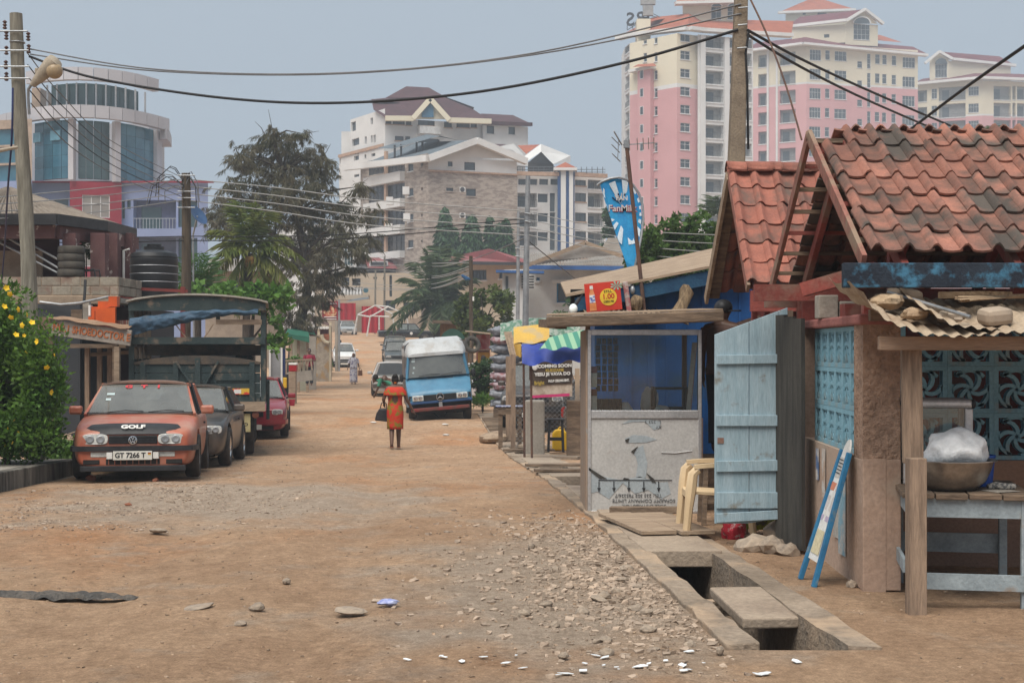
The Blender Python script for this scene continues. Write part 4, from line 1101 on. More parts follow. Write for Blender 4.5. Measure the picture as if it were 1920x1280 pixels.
# banner
bn=thing('church_banner','brown event banner with white and gold lettering on the yard fence','banner',at(1033,745,30))
BD=30;m_bann=mat('banner brown',(.035,.022,.016),(.09,.06,.04),r=.6,sc=3,bump=.05)
mb=MB();mb.grid(lambda u,v:at(992+81*u,672+(40 if 1 else 0)*v+2*math.sin(u*7),BD),10,2,(0,.01,0));pn=mb.build('upper_cloth',m_bann,bn)
mb=MB();mb.grid(lambda u,v:at(997+76*u,711+35*v-3*u,BD-.03),6,2,(0,.01,0));pn2=mb.build('lower_cloth',mat('banner sepia',(.30,.22,.16),(.50,.42,.34),r=.6,sc=4,bump=.05),bn)
m_gold=mat('banner gold',(.45,.32,.07),r=.6,bump=0)
def bl_(t,px,py,hgt,m,par,sx=1.,roll=R(2),o=.03):letter('lettering',t,hgt/FPX*BD*1.2,m,facing(at(px,py,BD-o),0,roll),par,.004,sx,.003)
bl_('COMING SOON',1040,686,7,m_white,pn,1.05);bl_('YESU JE VAVA DO',1036,701,7,m_white,pn,1.0);bl_('KUDZAME',1040,694,6,m_gold,pn,1.0)
mb=MB();mb.grid(lambda u,v:at(998+74*u,711+11*v-3*u,BD-.05),2,1);mb.build('dark_band',m_bann,pn2)
bl_('Bright',1011,718,8,m_gold,pn2,.8,R(3),.06);bl_('P.O.P CEILING ENT.',1048,713.5,5,m_white,pn2,.75,R(3),.06)
mb=MB();mb.grid(lambda u,v:at(998+70*u,741+5*v-4*u,BD-.05),2,1);mb.build('pink_band',mat('banner pink',(.55,.04,.16),r=.6,bump=0),pn2)
MB().ell(at(1003,684,BD-.01),(.07,.03,.12),10,8).build('face_print',m_white,pn)
# chain link fence: posts and diamond wires
fn=thing('chain_link_fence','rusty chain link fence with concrete posts behind the yard shelter','fence',at(1000,780,31))
fx0,fx1,fy0,fy1=X(962,30.5),4.2,30.5,31.5
for k in range(4):
 u=k/3;x=fx0+(fx1-fx0)*u;y=fy0+(fy1-fy0)*u;MB().box(x-.05,x+.05,y-.05,y+.05,gz(0,y)-.1,gz(0,y)+1.75).build('post',m_woodv if k==0 else m_conc,fn)
mb=MB();g=gz(0,31)
for k in range(-14,44):
 for s in(1,-1):
  pts=[]
  x=fx0+.1*k;x_a=max(fx0,min(fx1,x if s>0 else x+1.6));
  za=g+.05;p0=[x if s>0 else x+1.6,za];p1=[p0[0]+s*1.6,za+1.6]
  def clip(p,q):
   (ax,az),(bx,bz)=p,q
   if ax>bx:ax,az,bx,bz=bx,bz,ax,az
   if bx<=fx0 or ax>=fx1:return None
   if ax<fx0:t=(fx0-ax)/(bx-ax);az+=(bz-az)*t;ax=fx0
   if bx>fx1:t=(fx1-ax)/(bx-ax);bz=az+(bz-az)*t;bx=fx1
   return(ax,az),(bx,bz)
  c=clip(p0,p1)
  if c:
   f=lambda q:(q[0],fy0+(fy1-fy0)*(q[0]-fx0)/(fx1-fx0),q[1])
   mb.beam(f(c[0]),f(c[1]),.005,.005)
o=mb.build('wire_mesh',m_steel,fn);o['kind']='stuff'
# bench with checked top, block, black stool, jerrycan
bnch=thing('wooden_bench','low rough wooden bench with a blue checked top beside the drain','bench',at(955,800,31),world=True)
bx0,bx1=X(932,31),X(979,31);bz=Z(762,31);g=gz(0,31)
m_check=mat('checked cloth blue',(.55,.56,.60),(.06,.08,.22),r=.8,sc=22,lo=.48,hi=.52,bump=0)
MB().box(bx0-.02,bx1+.02,30.8,31.3,bz-.04,bz).build('seat',m_wood,bnch,bev=.006)
MB().box(bx0-.03,bx1+.03,30.78,31.32,bz+.001,bz+.018).build('checked_cover',m_check,bnch)
for x in(bx0+.03,bx1-.1):
 for y in(30.82,31.2):MB().box(x,x+.09,y,y+.08,g-.05,bz-.041).build('leg',m_wood,bnch)
MB().box(bx0+.03,bx1-.01,30.79,30.815,bz-.16,bz-.05).build('apron',m_wood,bnch)
mb=MB();p0,p1=at(985,803,28),at(1021,750,28);mb.box(p0.x,p1.x,27.8,28.2,gz(0,28)-.05,p1.z);tag(mb.build('concrete_block',m_concp,bev=.03),'upright weathered concrete block behind the awning poles','block')
stool('black_stool','black painted wooden stool in the yard by the kiosk',(X(1042,29),29,gz(0,29)+.05),.36,.68,m_black)
jc=thing('jerrycan','yellow plastic jerrycan behind the black stool','jerrycan',at(1047,788,29.5))
m_yel=mat('yellow plastic',(.66,.40,.02),(.55,.33,.02),r=.45,bump=.05)
p=Vector((X(1049,29.5),29.5,gz(0,29.5)+.05));MB().prism([(p.x-.15,p.z),(p.x+.15,p.z),(p.x+.15,p.z+.38),(p.x+.05,p.z+.44),(p.x-.08,p.z+.44),(p.x-.15,p.z+.36)],29.42,29.6,'y').build('body',m_yel,jc,bev=.03)
MB().lathe([(.03,0),(.03,.05)],(p.x-.08,29.5,p.z+.44),10).build('cap',m_black,jc);MB().tube([(p.x-.03,29.5,p.z+.43),(p.x,29.5,p.z+.48),(p.x+.08,29.5,p.z+.47),(p.x+.1,29.5,p.z+.41)],.015,6).build('handle',m_yel,jc)
mb=MB();p0=at(1072,805,27.5);mb.box(p0.x-.1,p0.x+.3,27.3,27.6,gz(0,27.5)-.05,Z(750,27.5));tag(mb.build('timber_block',m_wood,bev=.02),'thick timber block at the left foot of the glass kiosk','timber')
lump('sand_bag',(X(925,33),33.2,gz(0,33)+.12),(.33,.3,.16),m_woodl,'slumped tan sandbag beside the drain boards','sandbag',4,.25)
plank((X(960,28),27.6,gz(0,28)+.06),(X(1085,28),27.2,gz(0,28)+.06),.5,.05,m_slab,'broad pale slab step before the yard shelter','slab','step_slab')
plank((X(975,30.5),30.3,gz(0,30)+.10),(X(1085,30.5),29.9,gz(0,30)+.10),.3,.06,m_slab,'narrow slab step behind the broad one in the yard','slab','step_slab')
# posts and leaning planks
for k,(px,d,t)in enumerate(((953,33.5,668),(962,33,664))):
 tag(MB().box(X(px,d)-.06,X(px,d)+.06,d,d+.12,gz(0,d)-.05,Z(t,d)).build('fence_post',m_woodv),('slim','thick')[k]+' grey timber post standing at the yard entrance','post')
for k in range(3):
 mb=MB();a,b=at(947+5*k,622,36-.1*k),at(959+5*k,668,35.6-.1*k);mb.beam(a,b,.07,.03,(0,1,0));tag(mb.build('leaning_board',m_woodl),'grey board leaning against the stack of filled sacks','board','boards leaning on the sacks')
# sacks under a green net
m_sack=[mat('sack grey',(.26,.27,.30),(.16,.17,.19),r=.55,sc=12,lo=.42,hi=.58,bump=.4,bsc=25),mat('sack red white',(.40,.32,.34),(.33,.16,.17),r=.6,sc=9,lo=.45,hi=.55,bump=.4,bsc=25),mat('sack pale',(.38,.40,.43),(.22,.23,.26),r=.55,sc=10,lo=.42,hi=.58,bump=.4,bsc=25)]
def sack_mesh(seed):
 mb=MB();blob_mesh(mb,(0,0,0),(.50,.27,.155),.22,5,seed,20,12)
 for i in range(len(mb.v)):
  x,y,z=mb.v[i];f=1+.25*(abs(x)/.5)**4*(1 if abs(z)<.1 else 0);mb.v[i]=(x,y*f,z+.02*math.sin(x*14+seed))
 me=mb.mesh('sack');me.shade_smooth();return me
SM=[]
for k in range(6):
 me=sack_mesh(k*3.7);SM.append(me)
row=0
for r_ in range(9):
 for c_ in range(2):
  for q in range(2):
   z=.12+r_*.265;y=41.3+q*.58;x=X(951,41.3)+c_*.98+random.uniform(-.04,.04)
   me=SM[(r_*2+c_+q)%6].copy();me.materials.clear()
   o=place('filled_sack',me,m_sack[(r_*3+c_)%3 if r_ not in(2,3,7)else 1 if c_==0 else 0],None,(x,y,z),(random.uniform(-.05,.05),random.uniform(-.05,.05),random.uniform(-.1,.1)))
   tag(o,'bulging filled sack in the '+('lower','lower','lower','middle','middle','middle','upper','upper','topmost')[r_]+' rows of the stack right of the van','sack','filled sacks in the stack')
tag(MB().box(X(925,41),X(925,41)+2.2,40.9,42.3,gz(0,41)-.05,-.02).build('pallet',m_wood),'low timber pallet under the stack of sacks','pallet')
m_net=mat('green woven sheet b',(.09,.19,.13),(.32,.36,.31),r=.7,sc=7,lo=.46,hi=.56,bump=.3)
mb=MB();mb.grid(lambda u,v:(X(938,41)+2.3*u,40.7+1.7*v,2.43+.17*math.sin(3.14*min(1,u*1.1))+.08*noise.noise((u*6,v*5,2))-2.2*max(0,.22-v)),24,12);tag(mb.build('sack_cover',m_net,smooth=True,ang=180),'green and white woven sheet thrown over the sack stack','cover')
# ------------------------------------------------------------------ vehicles
m_rim=mat('wheel rim',(.42,.42,.42),(.28,.27,.26),r=.4,metal=.6,bump=0)
m_lens=mat('headlamp lens',(.62,.62,.58),(.45,.45,.42),r=.15,sc=9,bump=0,spec=.6)
m_amber=mat('amber lens',(.45,.15,.03),r=.3,bump=0)
m_taillens=mat('tail lens',(.30,.015,.012),r=.25,bump=0)
m_plate=mat('number plate',(.62,.60,.54),(.55,.53,.47),r=.5,bump=0,fine=.1)
m_seat=mat('seat fabric',(.05,.05,.05),(.08,.075,.07),r=.9,bump=0)
m_wind=glassmat('dusty windscreen',(.62,.68,.67),.10,.06,(.36,.36,.33),.30)
m_sideg=glassmat('tinted side glass',(.30,.32,.32),.08,.05,(.25,.23,.2),.12)
TYRES={}
def wheel(root,x,y,r,w,side,spokes=5,rimc=None):
 key=(round(r,3),round(w,3))
 if key not in TYRES:
  mb=MB();mb.lathe([(r*.62,-w/2),(r*.93,-w/2),(r,-w*.36),(r,w*.36),(r*.93,w/2),(r*.62,w/2)],(0,0,0),28,close=True)
  t=mb.mesh('tyre');t.shade_smooth()
  mb=MB();mb.lathe([(r*.63,-w*.3),(r*.63,w*.42),(r*.58,w*.44),(r*.54,w*.2),(r*.1,w*.12),(0,w*.12)],(0,0,0),28)
  for k in range(spokes):
   a=2*math.pi*k/spokes;mb.beam((r*.08*math.cos(a),r*.08*math.sin(a),w*.3),(r*.58*math.cos(a),r*.58*math.sin(a),w*.36),r*.13,w*.16)
  mb.lathe([(r*.13,w*.1),(r*.13,w*.36),(0,w*.38)],(0,0,0),12)
  q=mb.mesh('rim')
  TYRES[key]=(t,q)
 t,q=TYRES[key]
 o=place('wheel',t,m_rubber,root,(x,y,r),(0,R(90)*side,0))
 place('rim',q,rimc or m_rim,o)
 return o
def smoothmesh(mb,name,m,root,sub=2,cuts=None):
 o=mb.build(name,m,root,smooth=True,ang=180)
 s=o.modifiers.new('s','SUBSURF');s.levels=sub;s.render_levels=sub
 tmp=[]
 if cuts:
  for(x,y,r,w)in cuts:
   c=MB();c.m=Matrix.Translation((x,y,r*.92))@Matrix.Rotation(R(90),4,'Y');c.lathe([(r,-w),(r,w)],(0,0,0),32)
   co=bpy.data.objects.new('cut',c.mesh('cut'));COL.objects.link(co);co.parent=root;tmp.append(co)
   b=o.modifiers.new('b','BOOLEAN');b.operation='DIFFERENCE';b.object=co;b.solver='FAST'
 bpy.context.view_layer.update()
 frozen(o)
 for co in tmp:bpy.data.objects.remove(co)
 try:o.data.set_sharp_from_angle(angle=R(38))
 except Exception:pass
 return o
def loft(mb,st):
 """st: list of (y, w, zb, zs, zt)"""
 ring=[]
 for(y,w,zb,zs,zt)in st:
  h=[(0,zb),(w*.82,zb),(w*.965,zb+.07),(w,zb+(zs-zb)*.5),(w*.985,zs-.07),(w*.93,zs-.005),(w*.66,zs+(zt-zs)*.75)]
  pts=h+[(0,zt)]+[(-x,z)for x,z in h[:0:-1]]
  ring.append([(x,y,z)for x,z in pts])
 n=len(ring[0]);vs=[p for r_ in ring for p in r_];fs=[]
 for i in range(len(ring)-1):
  for j in range(n):fs.append((i*n+j,i*n+(j+1)%n,(i+1)*n+(j+1)%n,(i+1)*n+j))
 for i,rev in((0,False),(len(ring)-1,True)):
  b=i*n
  for j in range(1,n//2):  # quads across
   q=(b+j,b+j+1,b+n-j-1,b+n-j)if j+1<n-j-1 else(b+j,b+j+1,b+n-j)
   fs.append(q if rev else q[::-1])
  fs.append((b,b+1,b+n-1)if rev else(b,b+n-1,b+1))
 mb.add(vs,fs)
HATCH=dict(L=4.0,W=1.70,H=1.42,belt=.90,hood=.80,nose=.66,tail=.86,zb=.18,yA=-.92,yAt=-.12,yCt=1.35,yC=1.80,wb=.745,wr=.56,r=.31,wf=-1.25,wr_=1.24,deck=None,tw=.20)
def car(name,label,loc,yaw,paint,P=HATCH,cat='car',facing_cam=True,roofm=None,rimc=None,detail=True,group=None,trim=None,roll=0):
 P={**HATCH,**P}
 root=thing(name,label,cat,loc,yaw,group,world=False)
 if roll:root.rotation_euler=(0,roll,yaw)
 L,W,H=P['L'],P['W'],P['H'];w=W/2;h=L/2;zb=P['zb'];belt,hood,nose=P['belt'],P['hood'],P['nose']
 yA,yC=P['yA'],P['yC'];tail=P['tail']
 st=[(-h,w*.84,zb+.05,nose-.05,nose-.04),(-h+.015,w*.87,zb,nose,nose+.015),(-h+.16,w*.95,zb,nose+.045,nose+.075),(-h+.5,w,zb,hood-.05,hood+.0),(yA-.05,w,zb,belt-.035,belt+.02),(yA+.25,w,zb,belt,belt+.01),(0,w,zb,belt,belt+.0),(yC-.5,w,zb,belt+.02,belt+.02)]
 if P['deck']:st+=[(yC,w*.99,zb,P['deck']-.03,P['deck']),(h-.12,w*.96,zb,P['deck']-.05,P['deck']-.01),(h-.02,w*.9,zb+.03,P['deck']-.10,P['deck']-.06),(h,w*.87,zb+.08,tail-.05,tail-.04)]
 else:st+=[(yC-.05,w*.985,zb,belt+.02,belt+.02),(h-.05,w*.94,zb,tail,tail+.01),(h-.012,w*.9,zb+.04,tail-.04,tail-.03),(h,w*.87,zb+.1,tail-.08,tail-.07)]
 mb=MB();loft(mb,st)
 r=P['r']
 smoothmesh(mb,'body',paint,root,2,[(s*w*.98,y,r*1.16,.24)for s in(-1,1)for y in(P['wf'],P['wr_'])])
 for y in(P['wf'],P['wr_']):
  for s in(-1,1):wheel(root,s*(w-.085),y,r,P['tw'],s,rimc=rimc)
 MB().box(-w*.72,w*.72,P['wf']-.3,P['wr_']+.3,zb-.02,zb+.2).build('underbody',m_dark,root)
 # greenhouse
 yAt,yCt,wb,wr=P['yAt'],P['yCt'],P['wb'],P['wr'];zr=H-.055
 bz=belt-.005
 A0=lambda s:Vector((s*wb,yA,bz));A1=lambda s:Vector((s*wr,yAt,zr));C1=lambda s:Vector((s*wr,yCt,zr-.01));C0=lambda s:Vector((s*(wb-.02),yC,(P['deck']or belt)+.0))
 mb=MB();mb.grid(lambda u,v:((2*u-1)*(wr+.035),yAt-.05+(yCt-yAt+.1)*v-.05*(1-(2*u-1)**2)*(1-v),zr-.015+(.07*(1-(2*u-1)**4))*(math.sin(math.pi*(.12+.76*v))**.5)),10,8,(0,0,-.03));mb.build('roof',roofm or paint,root,smooth=True,ang=60)
 for s in(-1,1):
  MB().beam(A0(s)+Vector((s*.02,-.02,-.02)),A1(s)+Vector((s*.005,.03,-.03)),.04,.05).build('windscreen_pillar',paint,root)
  MB().beam(C0(s)+Vector((0,0,-.02)),C1(s)+Vector((-s*.02,0,-.03)),.10,.14).build('rear_pillar',paint,root)
  ym=(yA+yC)*.5-.02;b0=Vector((s*(wb+.005),ym,bz));b1=Vector((s*(wr+.012),ym*.5+(yAt+yCt)*.25,zr))
  MB().beam(b0,b1,.04,.075).build('centre_pillar',trim or m_black,root)
  MB().beam(A1(s)+Vector((s*.012,.02,-.022)),C1(s)+Vector((s*.012,-.02,-.022)),.05,.05).build('roof_rail',paint,root)
  o=.004*s
  for nm,q in(('front_side_window',(A0(s),b0,b1,A1(s))),('rear_side_window',(b0,C0(s),C1(s),b1))):
   mb=MB();mb.add([p+Vector((o,0,0))for p in q],[(0,1,2,3)]);mb.build(nm,m_sideg,root)
  c=Vector((s*(w+.085),yA+.28,belt+.05));mi=MB().cbox(c,(.19,.10,.125)).build('mirror',trim or paint,root,bev=.03)
  MB().beam(c,(s*(w-.06),yA+.26,belt-.01),.05,.04).build('mirror_arm',m_black,mi)
  MB().box(s*w*1.0-.012,s*w*1.0+.012,.25,.42,belt-.17,belt-.14).build('door_handle',m_black,root)
 mb=MB();mb.grid(lambda u,v:A0(-1).lerp(A0(1),u).lerp(A1(-1).lerp(A1(1),u),v)+Vector((0,-.14*(1-(2*u-1)**2)*(1-.6*v)+.01,.012*math.sin(3.14*v))),12,4);mb.build('windscreen',m_wind,root,smooth=True,ang=180)
 mb=MB();mb.grid(lambda u,v:C0(-1).lerp(C0(1),u).lerp(C1(-1).lerp(C1(1),u),v)+Vector((0,.07*(1-(2*u-1)**2),.01)),8,3);mb.build('rear_window',m_sideg,root,smooth=True,ang=180)
 if detail:
  mb=MB();mb.grid(lambda u,v:A0(-1).lerp(A0(1),u)+Vector((0,-.14*(1-(2*u-1)**2)-.03+.05*v,.012)),12,1,(0,0,.012));mb.build('scuttle',m_black,root)
  for x0 in(-.45,.12):
   MB().tube([(x0,yA-.13,bz+.025),(x0+.25,yA-.135,bz+.05),(x0+.5,yA-.09,bz+.035)],.008,5).build('wiper',m_black,root)
  MB().box(-wb+.06,wb-.06,yA+.06,yA+.42,belt-.16,belt-.02).build('dashboard',m_seat,root,bev=.04)
  for s in(-1,1):
   mb=MB();mb.ell((s*.35,.15,belt+.02),(.22,.10,.30),12,8);mb.ell((s*.35,.20,belt+.33),(.12,.06,.09),10,6);mb.build('seat',m_seat,root,smooth=True)
  MB().box(-.55,.55,1.0,1.2,belt-.3,belt+.2).build('rear_seat',m_seat,root,bev=.05)
  MB().tube([(.35+.18*math.cos(a),yA+.46+.06*math.sin(a),belt-.0+.17*math.sin(a))for a in np.linspace(0,6.283,17)[:-1]],.014,6,close=True).build('steering_wheel',m_black,root)
 return root
def front_bits(root,P,lights=(.34,.66,.50,.63),grille=(.30,.50,.60),bump=(.40,.50),bm=None,lens=None,low=(.2,.3),plate=True,sgn=-1):
 """lamps, grille, bumper on the front (sgn -1) or lamps, bumper on the back (sgn 1)"""
 P={**HATCH,**P};h=P['L']/2;w=P['W']/2;y=sgn*h
 def bx(x0,x1,z0,z1,o,m,nm,d=.03,bev=.008):
  ya,yb=(y-o,y+d)if sgn<0 else(y-d,y+o)
  mb=MB();mb.box(x0,x1,ya,yb,z0,z1);return mb.build(nm,m,root,bev=bev)
 for s in(-1,1):
  x0,x1=sorted((s*lights[0],s*lights[1]));hl=MB()
  n=18;cx,cz=(x0+x1)/2,(lights[2]+lights[3])/2;a,b=(x1-x0)/2,(lights[3]-lights[2])/2
  pl=[]
  for k in range(n):
   t=2*math.pi*k/n;c_,s_=math.cos(t),math.sin(t);e=.55
   pl.append((cx+a*math.copysign(abs(c_)**e,c_),cz+b*math.copysign(abs(s_)**e,s_)))
  def yo(x):return(.16*max(0,abs(x)/w-.45)**1.5)*(-sgn)
  hl.add([(p[0],y+yo(p[0])+sgn*.02,p[1])for p in pl]+[(p[0],y+yo(p[0])-sgn*.1,p[1])for p in pl],[tuple(range(n)),tuple(range(2*n-1,n-1,-1))]+[(i,i+n,(i+1)%n+n,(i+1)%n)for i in range(n)])
  hb=hl.build('headlight' if sgn<0 else 'tail_light',lens or(m_lens if sgn<0 else m_taillens),root,bev=.008)
  if sgn<0:
   for xx in(lights[0]+(lights[1]-lights[0])*.28,lights[0]+(lights[1]-lights[0])*.68):
    mb=MB();mb.m=Matrix.Translation((s*xx,y+yo(xx)-.024,cz))@Matrix.Rotation(R(90),4,'X');mb.lathe([(b*.8,0),(b*.6,.006),(b*.2,.002),(0,.001)],(0,0,0),16);mb.build('reflector',m_steel,hb)
 if grille:
  g=bx(-grille[0],grille[0],grille[1],grille[2],.012,m_black,'grille')
  for k in range(3):
   z=grille[1]+(grille[2]-grille[1])*(k+.5)/3;bx(-grille[0]+.01,grille[0]-.01,z-.006,z+.006,.022,m_black,'grille_bar',bev=0)
 if bump:
  mb=MB();pts=[]
  for x in list(np.linspace(-w*.94,w*.94,15)):pts.append((x,y+sgn*.05-sgn*.15*max(0,abs(x)/w-.5)**2*1.6))
  pts=[(-w*1.01,y-sgn*.45),(-w*1.0,y-sgn*.15)]+pts+[(w*1.0,y-sgn*.15),(w*1.01,y-sgn*.45)]
  vs=[(p[0],p[1],z)for p in pts for z in bump]+[(p[0]*.93,p[1]-sgn*.1,z)for p in pts for z in bump]
  n=len(pts);fs=[]
  for i in range(n-1):
   a=2*i;c=2*n+2*i
   fs+=[(a,a+1,a+3,a+2),(c,c+2,c+3,c+1),(a+1,c+1,c+3,a+3),(a,a+2,c+2,c)]
  fs+=[(0,2*n,2*n+1,1),(2*n-2,2*n-1,4*n-1,4*n-2)]
  mb.add(vs,fs);mb.build('bumper',bm or m_black,root,smooth=True,ang=30)
 if low:bx(-w*.62,w*.62,low[0],low[1],.006,m_dark,'lower_intake')
 if plate:bx(-.26,.26,(bump or(.4,.5))[0]-.13,(bump or(.4,.5))[0]-.01,.07,m_plate,'number_plate',.02,.003)
 return bx

def pos(px,py,d):p=at(px,py,d);return(p.x,d,gz(p.x,d))
# orange hatchback
m_orange=mat('dusty orange paint',(.40,.105,.055),(.34,.10,.06),r=.42,sc=1.6,bump=.02,coat=.25,dirt=(.40,.22,.15),dsc=2.3,dlo=.42,dhi=.72,fine=.08)
m_gold3=dict(zb=.17,nose=.67,hood=.84,belt=.91,wb=.745,wr=.60,H=1.41)
gol=car('hatchback_car','dusty orange hatchback with black bonnet strip parked at the left kerb',(X(272,21.6)+.05,21.45,gz(0,21.3)+.015),R(9.5),m_orange,m_gold3,rimc=m_rim,roofm=mat('dusty roof',(.22,.13,.095),(.17,.11,.085),r=.7,sc=3,bump=.05))
gol.rotation_euler=(R(-2.0),0,R(9.5))
bx=front_bits(gol,m_gold3,(.33,.685,.495,.64),(.325,.505,.615),(.405,.475),low=None,plate=False)
bx(-.70,.70,.13,.205,.035,m_black,'chin_spoiler',.1)
li=bx(-.36,.36,.22,.30,.004,m_dark,'lower_intake')
for k in range(9):bx(-.32+.08*k-.004,-.32+.08*k+.004,.222,.298,.012,m_orange,'intake_bar',bev=0)
for s in(-1,1):
 x0,x1=sorted((s*.44,s*.66));bx(x0,x1,.225,.29,.002,m_dark,'lower_intake')
 x0,x1=sorted((s*.32,s*.56));bx(x0,x1,.325,.395,.008,m_lens,'fog_lamp');x0,x1=sorted((s*.565,s*.68));bx(x0,x1,.325,.39,-.01,mat('smoked lens',(.06,.05,.045),r=.2,bump=0),'indicator',.06)
 x0,x1=sorted((s*.27,s*.345));bx(x0,x1,.30,.39,.05,m_white,'sticker_plate',.01,.002)
pl=bx(-.26,.26,.285,.405,.065,m_plate,'number_plate',.02,.004)
yf=-2.0
letter('plate_number','GT 7266 T',.098,m_black,facing(Vector((-.03,yf-.067,.345))),pl,.003,.92,.001)
MB().box(.205,.245,yf-.068,yf-.064,.37,.385).build('plate_flag',m_taillens,pl);MB().box(.205,.245,yf-.068,yf-.064,.355,.369).build('plate_flag',m_yel,pl)
# bonnet strip
mb=MB();mb.grid(lambda u,v:((2*u-1)*(.68-.10*v),yf-.025+.22*v+.08*abs(2*u-1)**3,.632+.145*v**.5-.022*abs(2*u-1)**3),16,5,(0,0,.008));bra=mb.build('bonnet_strip',m_black,gol,smooth=True,ang=60)
letter('name_lettering','GOLF',.085,m_white,Matrix.Translation((.0,yf+.012,.735))@Matrix.Rotation(R(50),4,'X'),bra,.004,1.5,.003)
# round emblem
em=MB();em.m=Matrix.Translation((0,yf-.024,.553))@Matrix.Rotation(R(90),4,'X');em.lathe([(.058,0),(.058,.008),(.049,.010),(.049,.002),(0,.002)],(0,0,0),24);emb=em.build('emblem',m_chrome,gol)
Me=Matrix.Translation((0,yf-.036,.553))@Matrix.Rotation(R(90),4,'X')
em=MB();em.m=Matrix.Translation((0,yf-.0245,.553))@Matrix.Rotation(R(90),4,'X');em.lathe([(.0485,.0),(.0485,.004),(0,.004)],(0,0,0),24);em.build('emblem_field',m_black,emb)
for a,b in(((-.018,.045),(0,.006)),((.018,.045),(0,.006)),((-.04,.026),(-.019,-.042)),((-.019,-.042),(0,-.004)),((0,-.004),(.019,-.042)),((.019,-.042),(.04,.026))):
 em=MB();em.m=Me;em.beam((a[0],a[1],0),(b[0],b[1],0),.009,.006);em.build('emblem_stroke',m_chrome,emb)
# windscreen letters and stickers
slope=math.atan2(.455,.80)
def wsp(x,v):return Vector((x,-.92+.80*v-.14*(1-(x/.68)**2)*(1-.6*v)-.0,.895+.46*v))
for t,x in(('G',-.22),('T',.0),('I',.21)):
 letter('windscreen_letter',t,.12,mat('red film',(.62,.05,.06),r=.5,bump=0),Matrix.Translation(wsp(x,.86)+Vector((0,-.015,.012)))@Matrix.Rotation(slope,4,'X'),gol,.006,1.2,.001)
for x,v,w_,h_ in((-.46,.62,.11,.06),(-.48,.45,.07,.06)):
 mb=MB();mb.m=Matrix.Translation(wsp(x,v)+Vector((0,-.012,.012)))@Matrix.Rotation(slope,4,'X');mb.box(-w_/2,w_/2,-h_/2,h_/2,0,.002);mb.build('windscreen_sticker',mat('sticker',(.50,.60,.60),r=.5,bump=0),gol)
# charcoal hatchback behind it
m_char=mat('dusty charcoal paint',(.035,.034,.033),(.06,.052,.045),r=.4,sc=1.6,bump=.02,coat=.3,dirt=(.14,.10,.075),dsc=1.8,dlo=.45,dhi=.75)
PA=dict(L=4.1,W=1.74,H=1.42,nose=.70,hood=.86,belt=.94,r=.33,wf=-1.28,wr_=1.27,wb=.76,wr=.57,yA=-.85,yAt=-.05)
gc=car('hatchback_car','dusty charcoal hatchback squeezed between the orange hatchback and the truck',(X(350,25.6)+.0,25.75,gz(0,25.7)),R(5.5),m_char,PA,rimc=m_chrome)
gc.rotation_euler=(R(-1.9),0,R(5.5));front_bits(gc,PA,(.5,.80,.56,.70),(.3,.5,.66),None,plate=False)
# red hatchback beyond the truck
m_redc=mat('dark red car paint',(.27,.018,.03),(.22,.018,.028),r=.35,sc=2,bump=.01,coat=.5,dirt=(.28,.12,.09),dsc=2,dlo=.55,dhi=.8)
rc_=car('hatchback_car','dark red hatchback mostly hidden behind the old truck',(X(478,36.3),36.2,gz(0,36)),R(8),m_redc,dict(L=4.15,W=1.74,H=1.44,nose=.70,hood=.86,belt=.93,r=.33,yA=-.9,yAt=-.1))
front_bits(rc_,dict(L=4.15,W=1.74),(.5,.76,.56,.70),(.3,.52,.64),(.34,.45),m_redc,plate=True)
# white compact
m_wcar=mat('white car paint',(.72,.72,.71),(.66,.66,.64),r=.35,sc=2,bump=0,coat=.3,dirt=(.5,.42,.34),dsc=2,dlo=.6,dhi=.85)
PM=dict(L=3.5,W=1.50,H=1.50,nose=.74,hood=.92,belt=1.0,yA=-.85,yAt=-.2,yCt=1.2,yC=1.6,wb=.64,wr=.50,r=.27,wf=-1.15,wr_=1.18)
cw=car('compact_car','small white compact car coming down the far end of the street',pos(645,690,93.5),R(8),m_wcar,PM);cw.rotation_euler=(R(2.2),0,R(8));front_bits(cw,PM,(.40,.66,.62,.74),(.32,.42,.52),(.30,.38),m_black)
# silver saloon far up the street
m_silv=mat('silver car paint',(.45,.47,.47),(.38,.40,.40),r=.3,metal=.3,bump=0,coat=.3)
PS=dict(L=4.4,W=1.72,H=1.44,nose=.66,hood=.84,belt=.90,deck=.96,yA=-1.0,yAt=-.3,yCt=.95,yC=1.5,r=.30,wf=-1.35,wr_=1.3)
cs=car('saloon_car','silver saloon parked by the red curtains at the street end',pos(650,627,150),R(14),m_silv,PS);cs.rotation_euler=(R(2.2),0,R(14));front_bits(cs,PS,(.45,.76,.52,.66),(.3,.52,.62),(.36,.48),m_silv)
# two dark SUVs
PV=dict(L=4.5,W=1.78,H=1.72,nose=.88,hood=1.02,belt=1.1,zb=.28,yA=-.95,yAt=-.35,yCt=1.6,yC=2.0,wb=.78,wr=.66,r=.36,wf=-1.35,wr_=1.35)
m_suv=mat('dark green grey paint',(.05,.06,.062),(.08,.09,.09),r=.35,bump=0,coat=.3)
for(px,py,d,lab)in((741,668,100,'dark grey off-roader parked behind the blue van, the farther of two'),(746,676,92,'dark grey off-roader right behind the blue van')):
 v=car('off_roader',lab,pos(px,py,d),R(6),m_suv,PV);v.rotation_euler=(R(2.3),0,R(6));front_bits(v,PV,(.5,.78,.72,.86),(.42,.70,.84),(.45,.60),m_silv)
